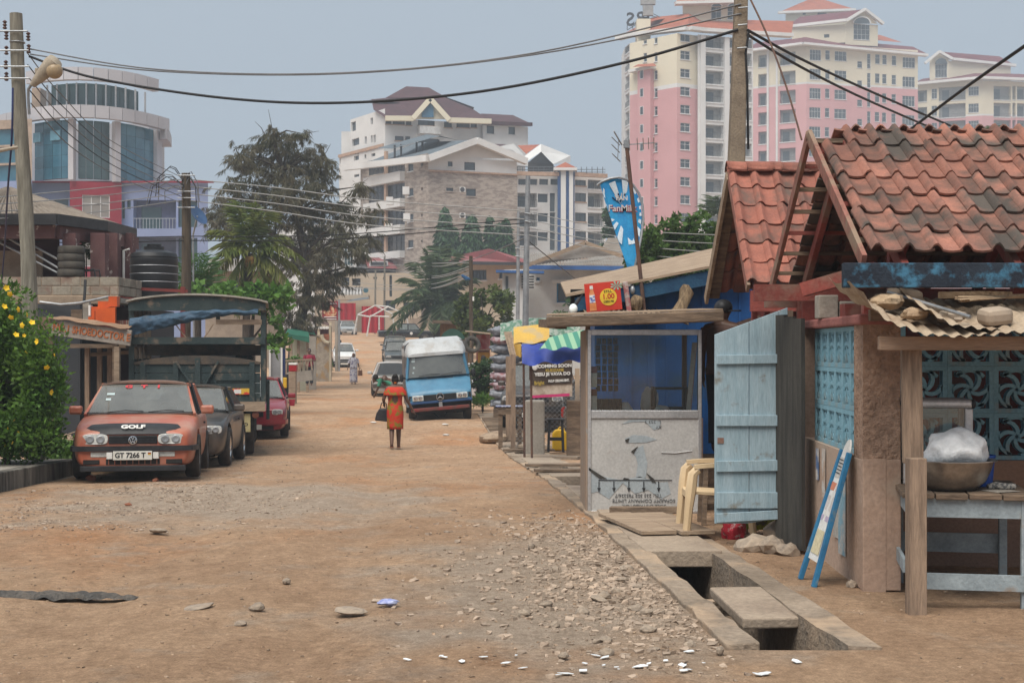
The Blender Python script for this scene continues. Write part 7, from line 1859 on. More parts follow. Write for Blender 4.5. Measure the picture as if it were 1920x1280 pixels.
for x in(563,652):
 c=at(*zz(x+28,38),250);rr=28/2.91/FPX*250;mb=MB();pl=[(c.x+rr*math.cos(t),c.z+rr*.62*math.sin(t))for t in np.linspace(0,math.pi,12)];mb.prism(pl,249.6,249.9,'y');mb.build('arched_top',m_wglass,t1)
 MB().tube([(c.x+rr*1.05*math.cos(t),249.6,c.z+rr*.66*math.sin(t))for t in np.linspace(0,math.pi,12)],.14,6).build('arch_trim',m_wht,t1)
MB().beam(at(1266,7,249),at(1400,4,250),1.6,.5).build('eave',m_wht,t1)
tri(t1,'roof',m_terr,[(1264,6,249),(1402,4,250),(1380,-30,256),(1300,-30,256)],[(0,1,2,3)])
# roof sign seen from behind
sg_=thing('rooftop_sign','dark rooftop letters seen from behind with a castle tower emblem','sign',at(1200,56,253))
for t,px,py,s in(('S',1182,38,3.3),('R',1200,35,3.0),('E',1212,27,2.6)):
 me=text_mesh(t,s,.12,.06);me.transform(Matrix.Translation(at(px,py,252.5))@Matrix.Rotation(math.pi,4,'Z')@Matrix.Rotation(R(90),4,'X'));place('letter',me,m_frameD,sg_)
mb=MB();a=at(1215,30,252);mb.box(a.x-.9,a.x+.9,251.6,252.4,a.z,a.z+1.9);mb.box(a.x-1.3,a.x+1.3,251.5,252.5,a.z+1.95,a.z+2.7);mb.build('castle_emblem',mat('emblem grey',(.35,.34,.33),r=.7,bump=0),sg_)
for k in range(3):MB().box(a.x-1.3+k*.95,a.x-.7+k*.95,251.5,252.5,a.z+2.71,a.z+3.2).build('battlement',MATS['emblem grey'],sg_)
for p0,p1 in(((1176,57),(1176,46)),((1188,57),(1184,46)),((1176,48),(1192,47)),((1196,46),(1200,40)),((1220,24),(1238,33)),((1220,30),(1232,33)),((1176,57),(1190,48))):MB().tube([at(*p0,252.8),at(*p1,252.8)],.06,5).build('strut',m_frameD,sg_)
# ---- middle tower
t2=thing('apartment_tower','hazy pink and cream apartment tower with maroon roof and arched dormer','tower',(X(1510,363),363,G0))
z2=Z(84,363)
gR=Face(t2,xy(1512,363),xy(1721,371),G0,Z(82,363),m_pink)
for i in range(9):
 y=345+133*i;o=i*-1.0
 gR.px(*z8(437+o,y),*z8(515+o,y+74),nx=3);gR.px(*z8(545+o,y+4),*z8(576+o,y+70),nx=0);gR.px(*z8(610+o,y+12),*z8(692+o,y+78),nx=2)
 gR.px(*z8(766,y+80),*z8(800,y+126),nx=0);gR.px(*z8(834,y+28),*z8(858,y+130),nx=0,nz=2)
 gR.px(*z8(890+o,y+32),*z8(922+o,y+98),nx=0);gR.px(*z8(940+o,y+36),*z8(970+o,y+102),nx=0);gR.px(*z8(1005+o,y+42),*z8(1036+o,y+108),nx=0);gR.px(*z8(1080+o,y+54),*z8(1166+o,y+126),nx=3)
zp2=Z(160,365);gR.done([(zp2,m_pink),(zp2+.5,m_wht),(999,m_cream)])
gL=Face(t2,xy(1400,371),xy(1512,363),G0,Z(84,363),m_pink)
for i in range(8):
 y=400+133*i;gL.px(*z8(228,y-40),*z8(338,y+50),'b');gL.px(*z8(80,y-20),*z8(142,y+66),'b');gL.px(*z8(205,y-30),*z8(217,y+30),nx=0)
gL.done([(zp2,m_pink),(zp2+.5,m_wht),(999,m_cream)])
for px in(1440,1457):mb=MB();gL.box(mb,gL.s_of(px-1.8),gL.s_of(px+1.8),G0,z2-.5,-.05,.3);mb.build('pilaster',m_wht,t2)
MB().box(X(1402,372),X(1715,372),372.5,383,G0,z2-1).build('core',m_wht,t2)
ev2=[(1392,95,370),(1506,80,361),(1738,102,371)]
for a,b in zip(ev2[:-1],ev2[1:]):MB().beam(at(*a)+Vector((0,0,-.3)),at(*b)+Vector((0,0,-.3)),1.5,.6).build('eave',m_wht,t2)
tri(t2,'roof',m_marf,[(1392,94,370),(1506,79,361),(1738,101,371),(1712,88,379),(1510,70,370),(1420,80,377)],[(0,1,4,5),(1,2,3,4)])
hb=Face(t2,xy(1485,371),xy(1585,367),Z(80,367),Z(46,367),m_cream);hb.px(*z8(535,238),*z8(572,262),'d');hb.done()
hf=Face(t2,xy(1585,367),xy(1646,369),Z(84,367),Z(44,367),m_cream);hf.px(*z8(740,165),*z8(852,276),'w',nx=3,nz=2,glass=m_wglass);hf.done()
c=at(*z8(796,165),367);rr=56/3.692/FPX*367;MB().prism([(c.x+rr*math.cos(t),c.z+rr*.75*math.sin(t))for t in np.linspace(0,math.pi,14)],366.75,367.1,'y').build('arched_top',m_wglass,t2)
MB().tube([(c.x+rr*1.05*math.cos(t),366.7,c.z+rr*.8*math.sin(t))for t in np.linspace(0,math.pi,14)],.16,6).build('arch_trim',m_wht,t2)
tri(t2,'gable',m_cream,[(1585,45,367),(1646,45,368.5),(1620,20,367.5)],[(0,1,2)])
tri(t2,'roof',m_marf,[(1474,51,372),(1586,38,366),(1620,18,367),(1500,32,379)],[(0,1,2,3)])
tri(t2,'roof',m_marf,[(1655,44,369),(1620,18,367),(1600,20,379),(1640,40,381)],[(0,1,2,3)])
for a,b in(((1472,51,371.5),(1588,38,365.5)),((1586,39,365.5),(1621,18,366.5)),((1621,18,366.5),(1656,45,368.5))):MB().beam(at(*a),at(*b),.9,.7).build('eave',m_wht,t2)
hh=Face(t2,xy(1473,385),xy(1595,385),Z(60,385),Z(22,385),m_cream);hh.px(1505,24,1511,28,'d');hh.px(1533,24,1550,32,'d');hh.done()
tri(t2,'roof',m_terr,[(1459,24,384),(1604,18,384),(1545,0,389),(1520,-2,389)],[(0,1,2,3)]);MB().beam(at(1459,24,383.8),at(1604,18.5,383.8),1,.6).build('eave',m_wht,t2)
tri(t2,'roof',m_terr,[(1645,76,381),(1692,80,381),(1650,66,385),(1640,66,385)],[(0,1,2,3)])
# ---- right tower
t3=thing('apartment_tower','pale balconied apartment block with maroon roof at the far right','tower',(X(1830,385),385,G0))
k3=Face(t3,xy(1720,391),xy(1842,385),G0,Z(152,387),m_cream);k4=Face(t3,xy(1842,385),xy(1985,389),G0,Z(152,386),m_cream)
for i in range(7):
 y=600+118*i
 k3.px(*z8(1185,y+25),*z8(1248,y+105),'b');k3.px(*z8(1280,y+15),*z8(1318,y+85),nx=1);k3.px(*z8(1330,y),*z8(1515,y+95),'b');k3.px(*z8(1535,y),*z8(1607,y+62),nx=3)
 k4.px(*z8(1710,y-5),*z8(1828,y+92),'b');k4.px(*z8(1840,y-5),*z8(1862,y+92),'b');k4.px(*z8(1872,y-2),*z8(1990,y+92),'b')
zp3=Z(218,386)
for q in(k3,k4):q.done([(zp3,m_pink),(zp3+.5,m_wht),(999,m_cream)])
MB().box(X(1722,392),X(1980,392),392.5,401,G0,Z(155,387)).build('core',m_wht,t3)
for a,b in(((1712,158,391),(1840,146,383)),((1840,146,383),(1990,152,388))):MB().beam(at(*a),at(*b),1.4,.7).build('eave',m_wht,t3)
tri(t3,'roof',m_marf,[(1712,156.5,391),(1840,145,383),(1990,150.5,388),(1990,142,395),(1825,136,395),(1730,148,397)],[(0,1,4,5),(1,2,3,4)])
d1=Face(t3,xy(1743,392),xy(1778,391),Z(150,391),Z(112,391),m_cream);d1.px(*z8(1305,445),*z8(1387,537),'w',nx=3,nz=1);d1.done();d2_=Face(t3,xy(1778,391),xy(1895,395),Z(150,393),Z(114,391),m_cream);d2_.done()
c=at(*z8(1346,445),391);rr=41/3.692/FPX*391;MB().prism([(c.x+rr*math.cos(t),c.z+rr*.95*math.sin(t))for t in np.linspace(0,math.pi,14)],390.7,391.2,'y').build('arched_top',m_wglass,t3)
tri(t3,'gable',m_cream,[(1741,113,391.6),(1782,113,391.2),(1761,98,391.4)],[(0,1,2)])
tri(t3,'roof',m_marf,[(1760,97,390.5),(1785,110,390.5),(1902,122,395),(1874,106,398)],[(0,1,2,3)])
for a,b in(((1734,119,391),(1761,97,390.6)),((1761,97,390.6),(1786,111,390.4)),((1786,111,390.4),(1904,123,395))):MB().beam(at(*a),at(*b),.9,.7).build('eave',m_wht,t3)

# ---- stone-clad office block (middle)
def z6(x,y):return(x/3.4286+600,y/3.4286+130)
m_clad=mat('split stone cladding',(.45,.385,.33),(.30,.245,.21),r=.9,sc=1.1,st=(1,1,3.2),lo=.45,hi=.56,bump=.4,bsc=5,fine=.2,dist=.15)
m_offw=mat('white office render',(.74,.73,.71),(.66,.65,.63),r=.85,sc=.25,bump=.05,dirt=(.52,.50,.48),dsc=.25,dlo=.58,dhi=.8)
m_slate=mat('blue grey roof',(.12,.145,.165),(.09,.11,.125),r=.7,sc=.6,bump=.2,bsc=3)
m_buff=mat('buff band',(.50,.33,.23),r=.8,bump=0);m_bglass=mat('bronze glass',(.035,.028,.026),(.06,.05,.046),r=.15,spec=.6,sc=.4,bump=0)
ob_=thing('office_block','stone-clad office block with grey gabled roof in the middle distance','building',(X(803,165),165,3))
fr=Face(ob_,xy(803,165),xy(970,169),3,Z(323,166),m_clad)
for r_ in((812,762,857,783),(940,768,1002,815),(937,933,1000,975)):fr.px(*z6(*r_[:2]),*z6(*r_[2:]),'w',frame=m_frameD,sillm=m_clad)
fr.done()
fr2=Face(ob_,xy(803.2,165.02),xy(969,168.9),Z(323,166)+.01,Z(296,166),m_offw)
for r_ in((822,593,852,626),(928,598,997,650)):fr2.px(*z6(*r_[:2]),*z6(*r_[2:]),'w',frame=m_frameD)
fr2.done()
mb=MB();fr.box(mb,0,fr.L,Z(323.5,166),Z(320.5,166),0,.25);mb.build('band',m_buff,ob_)
tri(ob_,'gable',m_offw,[(803,297,165),(969,297,169),(892,266,167)],[(0,1,2)])
fl_=Face(ob_,xy(676,178),xy(803,165),3,Z(298,170),m_clad)
for i in range(4):
 y0=(590,738,905,1068)[i];y1=(668,853,1012,1172)[i]
 fl_.px(*z6(313,y0+12),*z6(418,y1+6),'w',frame=m_frameD,glass=m_bglass,nx=3,nz=1,sill=0);fl_.px(*z6(428,y0),*z6(545,y1),'w',frame=m_frameD,glass=m_bglass,nx=3,nz=1,sill=0)
 fl_.px(*z6(566,(600,766,932,1098)[i]),*z6(600,(655,815,978,1146)[i]),'w',frame=m_frameD);fl_.px(*z6(648,(590,760,928,1096)[i]),*z6(661,(624,780,948,1114)[i]),'d')
fl_.done()
for i,(y0,y1)in enumerate(((680,740),(850,902),(1015,1070),(1178,1224))):
 a,b=fl_.s_of(690),fl_.s_of(759);ym=fl_.y_of((a+b)/2);mb=MB();fl_.box(mb,a,b,Z(z6(0,y1)[1],ym),Z(z6(0,y0)[1],ym),.01,.7);mb.build('balcony_parapet',m_offw,ob_)
 mb=MB();fl_.box(mb,fl_.s_of(724),fl_.s_of(728),Z(z6(0,y1)[1],ym),Z(z6(0,y0-150)[1],ym),.02,.3);mb.build('balcony_fin',m_buff,ob_)
mb=MB();mb.add([at(803,297,165.5),at(969,297,169.5),at(930,400,190),at(700,400,190)],[(0,1,2,3)]);MB().box(X(715,179),X(965,180),179.5,190,3,Z(300,170)).build('core',m_offw,ob_)
tri(ob_,'roof',m_slate,[(647,313,178),(722,302,174),(803,295,163.5),(893,262,166),(780,268,186),(700,300,186)],[(0,1,2,3,4,5)])
tri(ob_,'roof',m_slate,[(893,262,166),(985,301,169),(960,296,186),(780,268,186)],[(0,1,2,3)])
for a,b in(((645,314.5,177.8),(803,297,163.3)),((803,297,163.3),(893,264,165.8)),((893,264,165.8),(987,303,168.8))):MB().beam(at(*a),at(*b),.7,.75).build('eave',m_offw,ob_)
tri(ob_,'upper_roof',m_slate,[(707,278,176),(735,279,174),(825,255,172),(862,264,174),(800,252,182)],[(0,1,2,4),(2,3,4)])
for px in(740,752,781,792,822):MB().box(X(px,174)-.12,X(px,174)+.12,174,174.3,Z(300,174),Z(262+(822-px)*.12,174)).build('roof_prop',m_frameD,ob_)
for(zx,zy)in((900,765),(900,930)):
 p0,p1=at(*z6(zx,zy+32),165.5),at(*z6(zx+36,zy),165.5);ac=MB();ac.box(p0.x,p1.x,164.2,165.4,p0.z,p1.z);o=ac.build('air_conditioner',m_offw,ob_);mb=MB();mb.m=Matrix.Translation(((p0.x+p1.x)/2,164.19,(p0.z+p1.z)/2))@Matrix.Rotation(R(90),4,'X');mb.lathe([(.27,0),(.27,.03),(0,.04)],(0,0,0),16);mb.build('fan_grille',m_frameD,o)
for(zx,zy)in((430,835),(425,1005),(535,770),(540,940)):p0=at(*z6(zx,zy+40),168);ac=MB();ac.box(p0.x,p0.x+.8,166.9,167.6,p0.z,p0.z+.9);ac.build('air_conditioner',m_offw,ob_)
# ---- tall white building behind with maroon roof
wb_=thing('white_building','tall white building with dark maroon hipped roofs behind the office block','building',(X(700,205),205,3))
m_rmar=mat('dark maroon tile roof',(.085,.040,.045),(.065,.032,.037),r=.85,sc=.6,bump=.4,bsc=3)
wl=Face(wb_,xy(636,215),xy(720,203),3,Z(282,208),m_offw)
for r_ in((125,575,133,608),(125,685,133,718),(218,555,250,585),(218,675,252,692),(285,548,298,575),(330,540,355,560)):wl.px(*z6(*r_[:2]),*z6(*r_[2:]),'d')
for k in range(9):wl.px(*z6(128+14*k,536),*z6(136+14*k,549),'d')
wl.done();mb=MB();wl.box(mb,0,wl.L,Z(284,208),Z(278.5,208),0,.2);mb.build('band',m_buff,wb_)
wu=Face(wb_,xy(657,214),xy(722,204),Z(283,208),Z(208,206),m_offw)
for r_ in((200,338,230,398),(325,312,340,355),(205,445,252,490),(287,432,300,482),(326,425,338,474),(343,422,357,472)):wu.px(*z6(*r_[:2]),*z6(*r_[2:]),'d')
wu.done()
wf=Face(wb_,xy(722,204),xy(915,210),Z(300,206),Z(223,205),m_offw)
for r_ in((422,322,460,352),(468,322,545,355),(553,325,588,360),(630,328,738,362),(798,335,848,375),(878,338,962,375),(970,340,1008,375),(482,430,538,458),(548,432,580,455),(630,445,760,480)):wf.px(*z6(*r_[:2]),*z6(*r_[2:]),'w',frame=m_frameD,sillm=m_buff)
wf.done()
wr2=Face(wb_,xy(905,209),xy(990,213),Z(300,206),Z(232,210),m_offw)
for r_ in((1072,363,1120,415),(1212,370,1254,420)):wr2.px(*z6(*r_[:2]),*z6(*r_[2:]),'w',frame=m_frameD)
wr2.done()
MB().box(X(640,216),X(985,216),216,228,3,Z(235,210)).build('core',m_offw,wb_)
mb=MB();wf.box(mb,wf.s_of(782),wf.s_of(821),Z(250,205),Z(236,205),.02,1.2);mb.build('balcony',m_frame,wb_)
T6=lambda x,y,d:(*z6(x,y),d)
tri(wb_,'roof',m_rmar,[T6(318,195,208),T6(420,185,212),T6(555,110,216),T6(700,118,216),T6(800,175,213),T6(990,245,212),T6(985,265,214)],[tuple(range(7))])
tri(wb_,'roof',m_rmar,[T6(420,312,202),T6(600,315,203),T6(705,195,206),T6(480,190,212),T6(330,192,210),T6(345,262,206)],[tuple(range(6))])
tri(wb_,'roof',m_rmar,[T6(710,192,205),T6(835,325,203),T6(1098,332,205),T6(985,258,212),T6(905,225,212),T6(750,160,212)],[tuple(range(6))])
tri(wb_,'roof',m_rmar,[T6(1035,340,208),T6(1362,352,212),T6(1240,295,218),T6(1035,285,214)],[tuple(range(4))])
MB().beam(at(*T6(1050,345,208)),at(*T6(1360,355,212)),.6,.5).build('eave',m_rmar,wb_)
for a,b in(((420,316,201.8),(600,318,202.6)),((598,318,201.2),(710,192,201.2)),((710,192,201.2),(832,328,201.2)),((832,328,202.6),(1098,336,204.6))):MB().beam(at(*T6(*a)),at(*T6(*b)),.7,.7).build('eave',m_cream,wb_)
tri(wb_,'dormer_wall',m_cream,[T6(615,322,201.8),T6(815,322,201.8),T6(710,200,201.8)],[(0,1,2)])
mb=MB();c=at(*T6(692,268,201.5));mb.prism([(c.x-.85,c.z-.9),(c.x+.85,c.z-.9)]+[(c.x+.85*math.cos(t),c.z+.85*math.sin(t)+.3)for t in np.linspace(0,math.pi,12)],201.4,201.7,'y');mb.build('arched_window',mat('blue sky glass',(.06,.16,.26),(.10,.2,.3),r=.1,bump=0),wb_)
# ---- balconied hotel block at right
ht=thing('hotel_block','white balconied hotel block with blue fins right of the office block','building',(X(1050,188),188,3))
h1=Face(ht,xy(958,186),xy(1052,188),3,Z(323,187),m_offw)
for i,y in enumerate((705,795,920,1042)):
 if i==0:
  for x in(1275,1340,1410,1482):h1.px(*z6(x,y),*z6(x+58,y+38),'d')
 else:h1.px(*z6(1270,y),*z6(1395,y+92),'b',rail=m_rail);h1.px(*z6(1400,y+5),*z6(1465,y+60),'d')
 h1.px(*z6(1478,y if i else 800),*z6(1512,y+120),'d',glass=m_slate)if i else None
h1.done()
h2=Face(ht,xy(1052,187),xy(1136,190),3,Z(326,188),m_offw)
for i,y in enumerate((712,795,922,1042)):
 h2.px(*z6(1640,y),*z6(1710,y+(36 if i==0 else 56)),'w',frame=m_frameD,sillm=m_buff);h2.px(*z6(1722,y),*z6(1822,y+(58 if i==0 else 92)),'b',rail=m_frameD)
h2.done()
for px,w,m in((1056,1.32,m_wht),(1070.5,1.04,m_wht)):MB().box(X(px,186.5)-w/4,X(px,186.5)+w/4,186,187,3,Z(318,186.5)).build('fin',m,ht)
m_bfin=mat('blue fin glass',(.03,.075,.20),(.04,.10,.26),r=.3,bump=0)
for px,w in((1048,.8),(1063.6,.72),(1075.8,.24)):MB().box(X(px,186.9)-w/4,X(px,186.9)+w/4,186.2,186.9,3,Z(322,186.9)).build('blue_panel',m_bfin,ht)
MB().box(X(1038,186),X(1082,186),185.5,187.5,Z(320,186),Z(315,186)).build('fin_cap',m_wht,ht);tri(ht,'cap_roof',m_terr,[(1038,315,185.5),(1082,315,185.5),(1060,304,187),(1060,304,188)],[(0,1,2)])
MB().beam(at(962,325,185.6),at(1048,327,186.4),.6,.5).build('band',m_buff,ht);MB().beam(at(1076,327,186.6),at(1137,330,189),.6,.5).build('band',m_buff,ht)
MB().box(X(962,192),X(1134,192),192,204,3,Z(326,190)).build('core',m_offw,ht)
for a,b,c in(((935,275,195),(963,270,195),(990,297,195)),((1016,300,193),(1014,268,193),(1068,295,193))):pass
tri(ht,'gable_roof',m_wht,[T6(1148,500,194),T6(1245,478,194),T6(1330,575,194),T6(1330,600,194),T6(1240,520,194)],[(0,1,4),(1,2,3,4)])
tri(ht,'gable_roof',m_wht,[T6(1300,570,193),T6(1420,480,193),T6(1610,555,198),T6(1610,600,198),T6(1500,610,192),T6(1422,530,192),T6(1335,590,192)],[(0,1,5,6),(1,2,3,4,5)])
tri(ht,'gable_glass',m_bglass,[T6(1338,600,193.5),T6(1500,615,193.5),T6(1422,530,193.5)],[(0,1,2)]);MB().box(X(990,194),X(1038,194),194,195,Z(322,194),Z(304,194)).build('attic_wall',m_bglass,ht)
tri(ht,'roof',m_terr,[T6(1270,490,199),T6(1412,484,199),T6(1325,545,194)],[(0,1,2)]);tri(ht,'roof',m_rmar,[T6(1095,480,200),T6(1200,482,200),T6(1140,500,196)],[(0,1,2)])
mb=MB()
for a,b in(((960,313,186),(1040,313,187)),((1080,318,187),(1135,318,189)),((960,318,186),(1040,319,187)),((1080,323,187),(1135,323,189))):mb.beam(at(*a),at(*b),.08,.08)
for k in range(18):px=960+10*k;mb.beam(at(px,325,187),at(px,313,187),.08,.08)if not 1040<px<1080 else None
o=mb.build('roof_railing',m_rail,ht);o['kind']='stuff'

# ---- curved glass building at left
gb=thing('glass_building','blue glass and lilac office building with curved white parapets at left','building',(X(200,127),127,1))
m_clp=mat('white cladding panel',(.52,.51,.53),(.47,.46,.48),r=.5,sc=.4,bump=0,rnd=.06);m_lil=mat('lilac render',(.25,.30,.47),(.22,.265,.42),r=.8,sc=.3,bump=.05);m_bg=mat('blue mirror glass',(.025,.115,.18),(.05,.17,.24),r=.08,sc=.5,spec=.8,bump=0,rnd=.25);m_tg=mat('teal dark glass',(.03,.065,.07),(.05,.09,.095),r=.1,sc=.4,bump=0,spec=.7)
m_crim=mat('crimson panel',(.30,.018,.035),(.26,.016,.03),r=.6,sc=.4,bump=0)
def arcpt(px):  # plan of the curved front
 u=(px-180)/130.;d=125+5.2*u*u+2.5*u;return(X(px,d),d)
def band(px0,px1,n,zt,zb,out,m,nm,gap=.03):
 xs=np.linspace(px0,px1,n+1)
 for a,b in zip(xs[:-1],xs[1:]):
  A_,B_=Vector(arcpt(a)),Vector(arcpt(b));D=(B_-A_).normalized()
  def nrm(p):q=Vector(arcpt(p+1))-Vector(arcpt(p-1));q.normalize();return Vector((q.y,-q.x))
  na,nb=nrm(a),nrm(b);A2=A_+na*out+D*gap;B2=B_+nb*out-D*gap;tk_=min(.6,out+.9)if out>0 else .4
  mb=MB();vs=[(p.x,p.y,z)for z in(zb,zt)for p in(A2,B2,B2-nb*tk_,A2-na*tk_)];mb.add(vs,[(0,3,2,1),(4,5,6,7),(0,1,5,4),(1,2,6,5),(2,3,7,6),(3,0,4,7)]);mb.build(nm,m,gb)
zB=lambda py:Z(py,127)
band(70,277,10,zB(140),zB(163),1.2,m_clp,'parapet_panel');band(-30,300,16,zB(208),zB(231),1.0,m_clp,'parapet_panel');
mb=MB();mb.tube([at(296,233,130),at(308,236,131),at(319,236,133),at(319,238,137)],.1,6);
MB().prism([(X(300,131),131),(X(314,131),130.6),(X(321,133),132.5),(X(322,136),136),(X(300,136),136)],zB(249),zB(229),'z').build('rounded_canopy',m_clp,gb)
band(86,270,10,zB(163),zB(210),-.6,m_tg,'penthouse_glass',.01)
for k in range(11):
 px=86+18.4*k;p=Vector(arcpt(px));MB().box(p.x-.06,p.x+.06,p.y+.3,p.y+.5,zB(210),zB(163)).build('mullion',m_alu,gb)
for px0,px1,n,gm in((62,130,4,m_bg),(140,214,4,m_tg),(223,291,4,m_bg)):
 for r_ in range(5):band(px0,px1,n,zB(231+r_*21.6)-.02,zB(231+(r_+1)*21.6),-.15 if gm is m_bg else-.7,gm,'glass_panel',.025)
for px in(135,218.5,295):band(px-4.6,px+4.6,1,zB(231),zB(343),.25,m_clp,'white_pier',0)
for(a,b,y0,y1)in((62,75,250,268),(94,112,250,268)):band(a,b,1,zB(y0),zB(y1),.0,mat('opened blue pane',(.18,.40,.52),r=.1,bump=0),'open_window',.0)
f_=Face(gb,xy(-40,126),xy(60,124.6),1,zB(231),m_lil);
for r_ in range(3):f_.px(-20,242+34*r_,30,272+34*r_,'d',glass=m_bg);
f_.done([(zB(343),m_lil),(999,mat('beige spandrel',(.42,.32,.24),r=.7,bump=0))])
fl2=Face(gb,xy(-40,127.2),xy(390,127.2),1,zB(342),m_lil)
for r_ in((250,375,330,430,'b'),(250,444,330,500,'b'),(334,376,370,426,'d'),(334,446,370,490,'d'),(228,376,234,410,'d'),(238,376,245,392,'d'),(62,372,90,390,'d'),(100,374,128,392,'d')):
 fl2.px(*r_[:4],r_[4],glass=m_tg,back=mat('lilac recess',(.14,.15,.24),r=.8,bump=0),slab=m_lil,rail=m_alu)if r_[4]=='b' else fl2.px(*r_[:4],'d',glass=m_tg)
fl2.done();MB().box(X(225,126),X(345,126),125.6,127.1,zB(446),zB(431)).build('balcony_slab',m_lil,gb);MB().box(X(-40,126.8),X(400,126.8),126.7,127.1,zB(343),zB(340)).build('red_line',m_crim,gb)
fc=Face(gb,xy(131,125),xy(228,126.5),1,zB(344),m_crim);fc.px(154,366,206,408,'w',glass=mat('grey shutter',(.30,.28,.25),(.24,.22,.2),r=.7,sc=3,st=(.2,.2,6),bump=.2),nx=2,nz=1,sill=0);fc.px(154,450,206,500,'w',glass=MATS['grey shutter'],nx=2,nz=1,sill=0);fc.done()
MB().box(X(-30,132),X(380,132),129.5,134,1,zB(346)).build('core',m_lil,gb);MB().box(X(-20,134),X(284,134),133,139,zB(345),zB(212)).build('core',m_clp,gb)
MB().box(X(70,129),X(86,129),127.5,133,zB(211),zB(163)).build('penthouse_side',MATS['beige spandrel'],gb)

# ---- smaller houses
m_corr=mat('grey corrugated roof',(.28,.26,.235),(.22,.19,.165),r=.8,sc=1.2,bump=.3,dirt=(.20,.13,.09),dsc=.8,dlo=.55,dhi=.7)
w1=thing('white_house','white single-storey house with blue eaves and grey corrugated roof','house',(X(1060,84),84,gz(0,84)))
m_whs=mat('white house wall',(.66,.66,.65),(.58,.58,.56),r=.85,sc=.5,bump=.05);m_beav=mat('blue eave',(.04,.12,.33),r=.7,bump=0)
q=Face(w1,xy(945,86),xy(1180,83),0,Z(502,84),m_whs)
for r_ in((1043,530,1071,567),(1114,533,1140,556),(1005,520,1012,526)):q.px(*r_,'w',frame=m_bpaint,nx=0,nz=0)
q.done()
for r_ in((1040,524,1074,530),(1112,525,1148,533)):a,b=q.s_of(r_[0]),q.s_of(r_[2]);mb=MB();q.box(mb,a,b,Z(r_[3],84),Z(r_[1],84),.02,.5);mb.build('window_hood',m_wht,w1)
MB().beam(at(990,501,82.5),at(1190,503,81.5),.1,.24).build('eave_board',m_beav,w1)
corr(at(990,499,82.5),at(1195,501,81.5),at(1145,468,90),at(985,476,90),40,'roof_slope',m_corr,w1,.04)
corr(at(1000,497,81.9),at(1150,476,86),at(1097,456,84),at(1097,456,84),24,'roof_slope',m_corr,w1,.03)
tri(w1,'gable',m_corr,[(1015,489,81.8),(1160,478,81.8),(1097,457,82)],[(0,1,2)]);MB().beam(at(985,499,81.6),at(1098,455,81.6),.1,.22).build('barge_board',m_woodl,w1);MB().beam(at(1098,455,81.6),at(1165,480,81.6),.1,.22).build('barge_board',m_woodl,w1)
MB().box(X(942,82),X(988,82),82,85,0,Z(512,82)).build('porch_wing',m_whs,w1);MB().beam(at(930,509,81.6),at(1020,511,81.6),.9,.14).build('porch_eave',m_beav,w1);MB().box(X(948,82),X(953,82),81.9,81.99,Z(560,82),Z(518,82)).build('porch_door',m_slate,w1)
for k in range(5):MB().box(X(978,81.8),X(1001,81.8),81.85,81.95,Z(540-5*k,82),Z(537.5-5*k,82)).build('vent_slat',m_frameD,w1)
r1_=thing('red_roof_house','cream house with low red hipped roof behind the palm','house',(X(900,118),118,1.5));m_rr=mat('dull red sheet roof',(.25,.075,.075),(.20,.065,.065),r=.75,sc=.4,st=(4,1,1),bump=.2,bsc=5)
q=Face(r1_,xy(858,119),xy(985,117),0,Z(491,118),mat('cream house wall',(.56,.47,.35),(.50,.41,.31),r=.85,bump=.05))
for r_ in((885,506,912,525),(936,508,962,522)):q.px(*r_,'w',frame=m_frameD,nx=3,nz=1)
q.done();tri(r1_,'roof',m_rr,[(872,492,116),(985,494,115),(990,488,117),(917,466,121),(862,478,126)],[(0,1,2,3,4)]);tri(r1_,'roof',m_rr,[(872,492,116),(862,478,126),(830,484,124),(826,496,120)],[(0,1,2,3)]);MB().beam(at(868,493,115.8),at(985,494.5,114.8),.2,.25).build('eave',m_frameD,r1_)
bh=thing('balcony_house','cream house with white balcony rail at the end of the street','house',(X(690,165),165,3.5));m_ch=mat('street cream wall',(.48,.39,.29),(.42,.34,.25),r=.85,sc=.5,bump=.05)
q=Face(bh,xy(590,166),xy(790,164),3,Z(512,165),m_ch)
for r_ in((700,519,707,523),(718,520,722,524),(730,515,735,556),(756,566,776,580),(722,563,741,582),(640,520,655,535),(660,522,676,535)):q.px(*r_,'d')
q.px(612,538,680,556,'b',rail=m_frame,rh=.9);q.done();MB().beam(at(600,558,163.6),at(692,557,163.4),1.4,.5).build('balcony_slab',m_ch,bh)
for k in range(12):mb=MB();p=at(610+6*k,556,163);mb.lathe([(.10,0),(.16,.4),(.08,.8),(.12,1.05)],p,6);mb.build('baluster',m_frame,bh)
mb=MB();mb.m=Matrix.Translation(at(686,544,162.8))@Matrix.Rotation(R(90),4,'X');mb.lathe([(.30,0),(.30,.06),(0,.06)],(0,0,0),18);mb.build('round_sign',mat('teal disc',(.03,.12,.16),r=.5,bump=0),bh)
tri(bh,'awning',m_slate,[(648,566,161),(692,560,161),(690,554,164),(660,560,164)],[(0,1,2,3)])
pv_=thing('roof_pavilion','small pavilion with pinkish red tiled roof and slot window','pavilion',(X(715,172),172,3.8));tri(pv_,'roof',m_rr,[(690,502,169),(746,504,169),(731,483,173),(678,482,173)],[(0,1,2,3)]);tri(pv_,'roof',m_frameD,[(690,502,169),(678,482,173),(664,505,174)],[(0,1,2)])
fr_=MB().box(X(695,171),X(729,171),169.5,170.2,Z(499,170),Z(490,170)).build('slot_frame',m_wht,pv_);MB().box(X(697,171),X(727,171),169.4,169.49,Z(497.5,170),Z(491.5,170)).build('slot_glass',m_frameD,fr_);MB().box(X(668,171),X(742,171),171,174,3.5,Z(503,171)).build('body',m_frameD,pv_)
